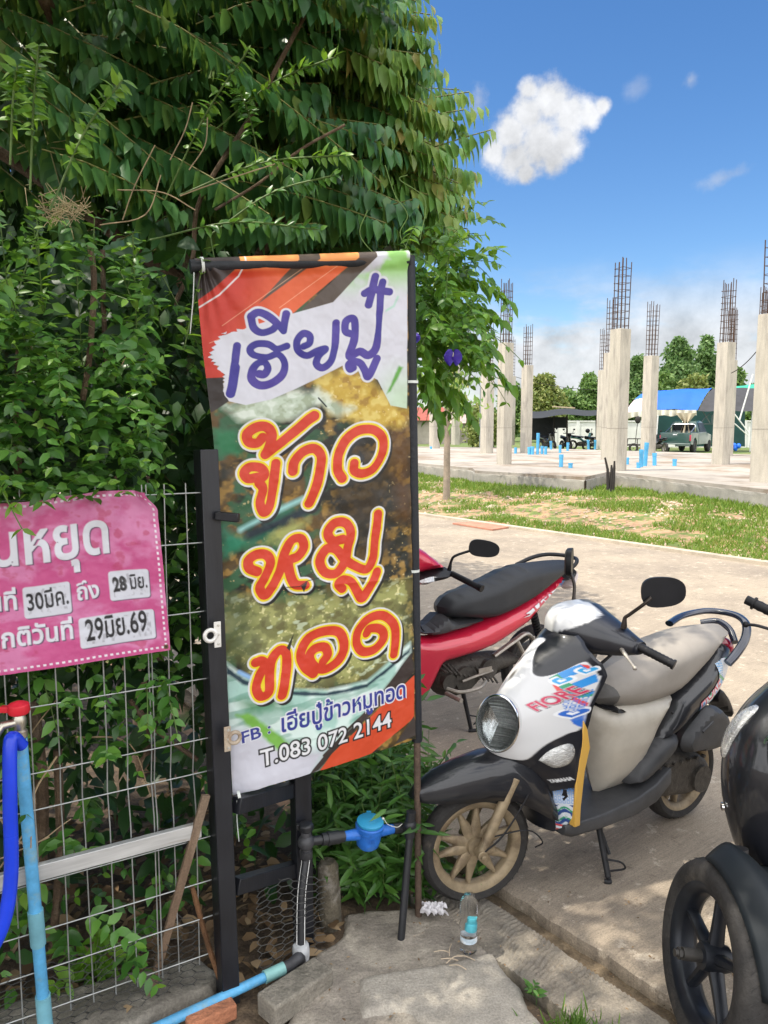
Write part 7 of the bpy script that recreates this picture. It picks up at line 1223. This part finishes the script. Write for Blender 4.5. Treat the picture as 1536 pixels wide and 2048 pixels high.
for k in range(12): m = MB(); q = a + (b - a) * (k / 11); beam(m, q + [0, -.1, .3], q + [0, -.1, 2.08], .22, .12, (1, 0, 0)); m.build('pier', MATS['whitewash'], wl, smooth=0)
m = MB(); beam(m, a + [0, -.02, 2.06], b + [0, -.02, 2.06], .08, .26, (0, 0, 1)); m.build('coping', MATS['whitewash'], wl, smooth=0)
def far_moto(px, py, yaw, col, label, scale=1.0, helmet=False, D=None):
    c = G(px, py, .32); t = thing('motorcycle', c, label, 'motorcycle', 'motorcycles parked far behind the slab'); f = np.array([math.cos(yaw), math.sin(yaw), 0]); l = np.array([-f[1], f[0], 0]); T = lambda p: c + (f * p[0] + l * p[1] + np.array([0, 0, p[2]])) * scale
    def P(name, mat, fn, **k): m = LB(T); fn(m); m.build(name, mat, t, **k)
    for x in (.62, -.60): 
        m = MB(); m.lathe([(.20 * scale, -.05), (.27 * scale, -.055), (.30 * scale, -.03), (.30 * scale, .03), (.27 * scale, .055), (.20 * scale, .05), (.20 * scale, -.05)], T((x, 0, .30)), l, 24, cap=False); w_ = m.build('wheel', tyre, t); m = MB(); m.lathe([(.19, -.03), (.205, -.03), (.205, .03), (.19, .03), (.19, -.03)], T((x, 0, .30)), l, 20, cap=False)
        for k in range(6): d = f * math.cos(k * 1.047) + np.array([0, 0, 1.]) * math.sin(k * 1.047); m.tube([T((x, 0, .30)), T((x, 0, .30)) + d * .2], .013, 5)
        m.build('rim', alu, w_)
    P('body', col, lambda m: inflate(m, [(-.72, .70), (-.2, .62), (.1, .45), (.42, .60), (.55, .95), (.42, 1.0), (.3, .7), (.12, .58), (-.1, .72), (-.7, .82)], .13, .07, res=.05)); P('seat', seatd, lambda m: inflate(m, [(-.74, .80), (-.1, .72), (.14, .74), (.05, .82), (-.4, .86), (-.72, .90)], .13, .06, res=.05)); P('engine', engm, lambda m: inflate(m, [(-.3, .25), (.2, .22), (.28, .45), (-.1, .5), (-.35, .42)], .12, .06, res=.05))
    P('fork', alu, lambda m: [m.tube([(.62, s_ * .07, .30), (.46, s_ * .07, .95)], .022, 8) for s_ in (1, -1)]); P('handlebar', bplas, lambda m: [m.tube([(.42, -.34, 1.02), (.48, 0, 1.0), (.42, .34, 1.02)], .02, 8)] + [m.tube([(.45, s_ * .2, 1.02), (.44, s_ * .3, 1.2)], .01, 6) for s_ in (1, -1)] + [m.sphere((.44, s_ * .31, 1.23), (.02, .07, .05), 10, 8) for s_ in (1, -1)]); P('headlight', bplas, lambda m: m.sphere((.56, 0, .93), (.09, .11, .10), 12, 8))
    if helmet: P('helmet', bplas, lambda m: m.sphere((.36, .1, 1.14), (.14, .12, .13), 14, 10))
greyp = gl('grey_bike_paint', (.12, .12, .12)); far_moto(1093, 903, math.radians(-70), greyp, 'grey motorcycle leaning at the left end of the far parked row', 1.05); far_moto(1131, 902, math.radians(-82), gblack, 'black motorcycle seen end on in the far parked row'); far_moto(1164, 900, math.radians(8), gl('teal_bike_paint', (.03, .12, .12)), 'teal motorcycle seen from the side with a helmet on its bar', 1.0, True); far_moto(1190, 901, math.radians(15), gblack, 'dark motorcycle half hidden behind the three overlapping columns', .95); far_moto(1318, 906, math.radians(100), gblack, 'dark motorcycle standing beside the pickup tailgate', .95)
def cart():
    c = G(1266, 906, .32); t = thing('hand_cart', c, 'small three-wheeled hand cart with a tall mop standing upright, far left of the pickup', 'cart'); k = lambda x, y, z: c + np.array([x, y, z]); m = MB()
    for a, b in (((-.3, 0, .75), (.75, 0, .75)), ((-.3, .5, .75), (.75, .5, .75)), ((-.3, 0, .75), (-.3, .5, .75)), ((.75, 0, .75), (.75, .5, .75)), ((-.3, 0, .75), (-.35, 0, .3)), ((.75, 0, .75), (.75, 0, .3)), ((-.35, 0, .4), (.75, 0, .4)), ((.2, 0, .75), (.2, 0, .4))): m.tube([k(*a), k(*b)], .025, 6)
    m.box(k(.2, .25, .45), (1.0, .5, .04)); m.build('frame', st_m, t)
    for x in (.0, .6): m = MB(); m.lathe([(.15, -.03), (.26, -.03), (.26, .03), (.15, .03), (.15, -.03)], k(x, -.05, .26), (0, 1, 0), 20, cap=False); m.lathe([(.02, -.04), (.03, .04)], k(x, -.05, .26), (0, 1, 0), 8); m.build('wheel', tyre, t)
    m = MB(); m.tube([k(.12, .1, .4), k(.22, .1, 1.62)], .018, 6); h = m.build('mop_pole', st_m, t); m = MB(); m.sphere(k(.23, .1, 1.75), (.16, .10, .20), 12, 8); m.build('mop_head', st_m, h)
cart()
for cx, D, w_, zt, col, lab in ((850, 62, 3.2, 2.9, (.30, .08, .06), 'far house with a red tiled roof behind the leftmost columns'), (938, 66, 4.0, 2.7, (.42, .30, .28), 'far house with a faded pink roof left of the speckled column')):
    c = YP(cx, 880, D) * [1, 1, 0] + [0, 0, .3]; t = thing('house', c, lab, 'house'); m = MB(); m.box(c + [0, 0, (zt - 1.0) / 2], (w_ * .9, 3, zt - 1.0)); m.build('wall', pm('house_wall', (.30, .27, .23), .9, var=.3, scale=2), t, smooth=0); m = MB(); m.loft([[c + [s_ * w_ * .6, -2, zt - 1.05], c + [s_ * w_ * .45, 0, zt], c + [s_ * w_ * .6, 2, zt - 1.05]] for s_ in (-1, 1)], True, True); m.build('roof', pm('roof_%d' % cx, col, .8, var=.25, scale=3), t, smooth=0)
# ------------------------------------------------------------------ far trees
ftree = {'green': leafmat('far_leaf_green', [(0, (.055, .12, .025)), (.5, (.10, .19, .04)), (1, (.16, .25, .06))], .55, .25, (.22, .36, .05)), 'yellow': leafmat('far_leaf_yellow', [(0, (.10, .15, .03)), (.5, (.17, .21, .05)), (1, (.26, .27, .08))], .55, .3, (.35, .42, .08)), 'dark': leafmat('far_leaf_dark', [(0, (.05, .115, .03)), (.5, (.10, .19, .05)), (1, (.17, .27, .085))], .55, .32, (.15, .28, .05))}
def far_tree(px, top, hw, D, kind, label, n=7000, base=.3, slim=1.0):
    c = YP(px, 880, D) * [1, 1, 0] + [0, 0, base]; H = YP(px, top, D)[2] - base; w = hw / FPX * D; t = thing('far_tree', c, label, 'tree', 'trees beyond the building plot'); B = []; nb = 26
    for k in range(nb):
        z = rng.uniform(.22, .97); rr = w * (1 - .68 * max(0, z - .45) / .55) * (1.0 if z > .3 else .8) * slim; a = rng.uniform(0, 6.28); q = np.array([math.cos(a), math.sin(a), 0]) * rr * rng.uniform(.2, .8); B.append((q + [0, 0, z * H], rr * rng.uniform(.36, .58) + .25))
    B.append((np.array([0, 0, H * .95]), w * .2)); P = np.concatenate([unit(rng.normal(0, 1, (n // nb + 1, 3))) * (rng.random((n // nb + 1, 1)) ** .4) * r * [1, 1, 1.15] + q for q, r in B]); P = P + c
    v, f = leaves(P, rng.normal(0, .7, P.shape) - [0, 0, .4], rng.normal(0, .7, P.shape) + [-.3, -.6, .6], rng.uniform(.24, .48, len(P)) * D / 75, rng.uniform(.14, .26, len(P)) * D / 75); fastmesh('crown', v, f, ftree[kind], t, nv=3)
    m = MB(); m.tube(smooth_path([c - [0, 0, .2], c + [.1, 0, H * .4], c + [0, 0, H * .9]], 4), [.20 - .016 * i for i in range(9)], 8)
    for q, r in B[:9]: m.tube([c + [0, 0, max(.5, q[2] - .9)], c + q], [.06, .02], 5)
    m.build('trunk', bark, t)
for a in ((1085, 757, 46, 66, 'yellow', 'round yellow-green tree above the black netting shelter'), (1022, 768, 34, 70, 'green', 'green tree left of the round yellow-green one'), (1128, 784, 40, 74, 'green', 'low bushy green tree between the round tree and the pointed one'), (1178, 752, 36, 74, 'green', 'pointed green tree left of the three overlapping columns'), (1266, 716, 36, 80, 'dark', 'tall dark tree between the front column and the tarpaulin column'), (1352, 680, 46, 84, 'dark', 'tallest cone-shaped tree above the blue tarpaulin, left one'), (1408, 676, 46, 86, 'dark', 'tallest cone-shaped tree above the blue tarpaulin, right one'), (1455, 738, 40, 84, 'green', 'tree behind the pickup column'), (1320, 750, 34, 78, 'green', 'lower tree just right of the tarpaulin column'), (1505, 770, 44, 82, 'green', 'tree at the far right behind the leaning pole'), (1225, 772, 40, 80, 'green', 'low tree hidden behind the three overlapping columns'), (968, 806, 30, 52, 'yellow', 'sunlit yellow-green bush behind the left columns'), (1385, 758, 48, 76, 'yellow', 'light green tree rising right behind the blue tarpaulin'), (890, 830, 40, 80, 'green', 'low tree over the red-roofed house')): far_tree(*a)
def far_wood():
    n = 9000; D = rng.uniform(95, 130, n); px = rng.uniform(600, 1750, n); top = 812 + 26 * vnoise(px / 60, px * 0, 4) ; y = rng.uniform(0, 1, n) ** .8; P = np.stack([(px - 768) / FPX * D, D, np.zeros(n)], 1); zt = 1.8 + D * np.tan(np.arctan((1024 - top) / FPX) - PITCH); P[:, 2] = .3 + (zt - .3) * y
    v, f = leaves(P, rng.normal(0, .7, P.shape), rng.normal(0, .7, P.shape) + [-.3, -.6, .6], rng.uniform(.7, 1.3, n), rng.uniform(.4, .7, n)); o = fastmesh('far_wood', v, f, ftree['green'], None, nv=3); tag(o, 'continuous far line of trees along the horizon', 'far wood', kind='stuff')
far_wood()
def sapling():
    c = G(893, 1004, .08); D = c[1]; t = thing('young_tree', c, 'slender young street tree on the grass verge behind the banner pole', 'tree'); m = MB(); m.tube(smooth_path([c - [0, 0, .05], c + [.0, 0, 1.6], c + [-.02, 0, 2.8], c + [.05, 0, 4.3]], 5), [.085 - .0035 * i for i in range(16)], 10); P = []
    for k in range(26):
        z = rng.uniform(1.9, 5.0); a = rng.uniform(0, 6.28); L_ = rng.uniform(.4, 1.1); b = c + [0, 0, z * .9]; e = c + np.array([math.cos(a) * L_, math.sin(a) * L_, z + .15]); m.tube([b, e], [.02, .006], 5); n = 34; k_ = rng.random((n, 1)) ** .6; P.append(b + (e - b) * k_ + rng.normal(0, .13, (n, 3)))
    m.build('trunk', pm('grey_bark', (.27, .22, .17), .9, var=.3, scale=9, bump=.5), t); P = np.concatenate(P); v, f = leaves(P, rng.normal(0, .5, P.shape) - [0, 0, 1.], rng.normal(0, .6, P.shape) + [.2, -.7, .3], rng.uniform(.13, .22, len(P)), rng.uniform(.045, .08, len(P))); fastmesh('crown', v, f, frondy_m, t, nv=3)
sapling()
# grass on the verge
def grass():
    n = 210000; q = rng.uniform(9.98, 16.5, n) ; t_ = rng.uniform(-22, 7, n); X = RN[0] * q + RD[0] * t_; Y = RN[1] * q + RD[1] * t_
    px = 768 + FPX * X / np.maximum(Y, .1); ok = (Y > 4) & (px > 800) & (px < 1650); n1 = fbm(X * .55, Y * .55, 4, 71); n2 = fbm(X * 2.2, Y * 2.2, 3, 72)
    edge_ = (q < 10.55 + .4 * n2) & (vnoise(t_ * .35, t_ * 0, 5) > .33); back = q > 12.3 + 1.2 * (n1 - .5); dens = np.where(edge_, .85, np.where(back, .8 * sm(n2, .3, .5), .75 * sm(n1 + .35 * (n2 - .5), .54, .62))); ok &= rng.random(n) < dens
    from_poly = np.array(top); d = sdpoly(X, Y, from_poly); ok &= d > .03; tall = np.clip(1 - d / .9, 0, 1)
    X, Y, q, t_, tall, n2 = X[ok], Y[ok], q[ok], t_[ok], tall[ok], n2[ok]; k = len(X); Z = hz(q, t_) + (fbm(X * 1.3, Y * 1.3, 4, 3) - .5) * .07 * np.clip((q - 10) / 1.5, 0, 1); b = np.stack([X, Y, Z - .01], 1)
    h = rng.uniform(.04, .11, k) * (1 + .35 * tall) * (.7 + .7 * n2); wv = rng.uniform(.008, .016, k) * (1 + 1.2 * tall); a = rng.uniform(0, 6.28, k); s_ = np.stack([np.cos(a), np.sin(a), 0 * a], 1) * wv[:, None]; tip = b + np.stack([rng.normal(0, .45, k) * h, rng.normal(0, .45, k) * h, h], 1)
    v = np.stack([b - s_, b + s_, tip], 1).reshape(-1, 3); o = fastmesh('grass', v, np.arange(3 * k).reshape(-1, 3), leafmat('verge_grass', [(0, (.085, .17, .018)), (.5, (.15, .25, .03)), (.85, (.23, .31, .05)), (1, (.32, .29, .10))], .6, .35, (.30, .45, .05)), None, nv=3); tag(o, 'patchy bright green grass on the verge before the slab', 'grass', kind='stuff')
    n = 5200; q = rng.uniform(10.1, 14, n); t_ = rng.uniform(-18, 6, n); X = RN[0] * q + RD[0] * t_; Y = RN[1] * q + RD[1] * t_; Z = hz(q, t_) + .005; s_ = rng.uniform(.012, .045, n); V_ = np.array([(1, 0, 0), (-.6, .8, 0), (-.5, -.8, 0), (.1, .1, .7)]); F_ = np.array([(0, 1, 3), (1, 2, 3), (2, 0, 3)]); a = rng.uniform(0, 6.28, n); c, s2 = np.cos(a), np.sin(a)
    VX = V_[None, :, 0] * c[:, None] - V_[None, :, 1] * s2[:, None]; VY = V_[None, :, 0] * s2[:, None] + V_[None, :, 1] * c[:, None]; v = np.stack([X[:, None] + VX * s_[:, None], Y[:, None] + VY * s_[:, None], Z[:, None] + V_[None, :, 2] * s_[:, None]], -1).reshape(-1, 3)
    o = fastmesh('gravel', v, (F_[None] + (np.arange(n) * 4)[:, None, None]).reshape(-1, 3), pm('verge_gravel', (.42, .33, .25), .95, var=.4, scale=3, col2=(.30, .20, .14), thr=(.45, .55)), None, nv=3); tag(o, 'reddish gravel bits scattered on the bare verge', 'gravel', kind='stuff')
    for x, y, s_, lab in ((937, 1013, .11, 'smooth rounded tan rock on the verge beside the young tree'), (985, 1020, .17, 'flat grey rock on the verge, right of the rounded tan one'), (1430, 1052, .06, 'small pale stone on the bare verge')):
        m = MB(); c = G(x, y, .05); R_ = []
        for tt in np.linspace(.05, math.pi - .05, 9): R_.append([c + np.array([math.sin(tt) * math.cos(p_) * (1 + .2 * math.sin(p_ * 2 + 1)), math.sin(tt) * math.sin(p_), math.cos(tt) * .62]) * s_ * (1 + .12 * math.sin(p_ * 3 + tt * 4)) for p_ in np.linspace(0, 6.283, 14, endpoint=False)])
        m.loft(R_); o = m.build('rock', pm('tan_rock', (.42, .34, .26), .9, var=.3, scale=9, bump=.6), None); tag(o, lab, 'rock')
    P = [G(x, y, .0) for x, y in ((905, 1049), (985, 1044), (1030, 1055), (985, 1062))]; m = MB(); m.prism([p[:2] for p in P], .004, .03); o = m.build('drain_cover', pm('rusty_cover', (.40, .18, .12), .85, var=.3, scale=5, bump=.4), None); tag(o, 'flat rusty brown drain cover at the far edge of the road', 'drain cover')
grass()
def wires():
    def line(a, b, D0, D1, sag, r, name, label):
        p, q = YP(*a, D0), YP(*b, D1); m = MB(); m.tube([p + (q - p) * k - np.array([0, 0, sag * 4 * k * (1 - k)]) for k in np.linspace(0, 1, 16)], r, 5); tag(m.build(name, st_m, None), label, 'cable')
    line((1463, 746), (1512, 704), 21, 19, .06, .012, 'cable', 'slack black cable running to the largest column'); line((1025, 752), (1215, 780), 60, 66, .3, .02, 'cable', 'thin power line crossing above the yellow-green tree')
    c = YP(960, 880, 48) * [1, 1, 0] + [0, 0, .3]; tz = YP(962, 772, 48); m = MB(); t = thing('street_lamp', c, 'thin grey street lamp behind the left columns', 'street lamp'); m.tube([c, [c[0], c[1], tz[2] - .1]], .05, 8); m.tube(smooth_path([[c[0], c[1], tz[2] - .1], [c[0] + .1, c[1], tz[2]], [c[0] + .6, c[1], tz[2] + .02]], 4), .03, 6); m.build('lamp_post', pm('grey_steel_far', (.25, .27, .28), .5, .5), t); m = MB(); m.sphere([c[0] + .75, c[1], tz[2]], (.25, .1, .05), 10, 6); m.build('lamp_head', MATS['grey_steel_far'], t)
wires()
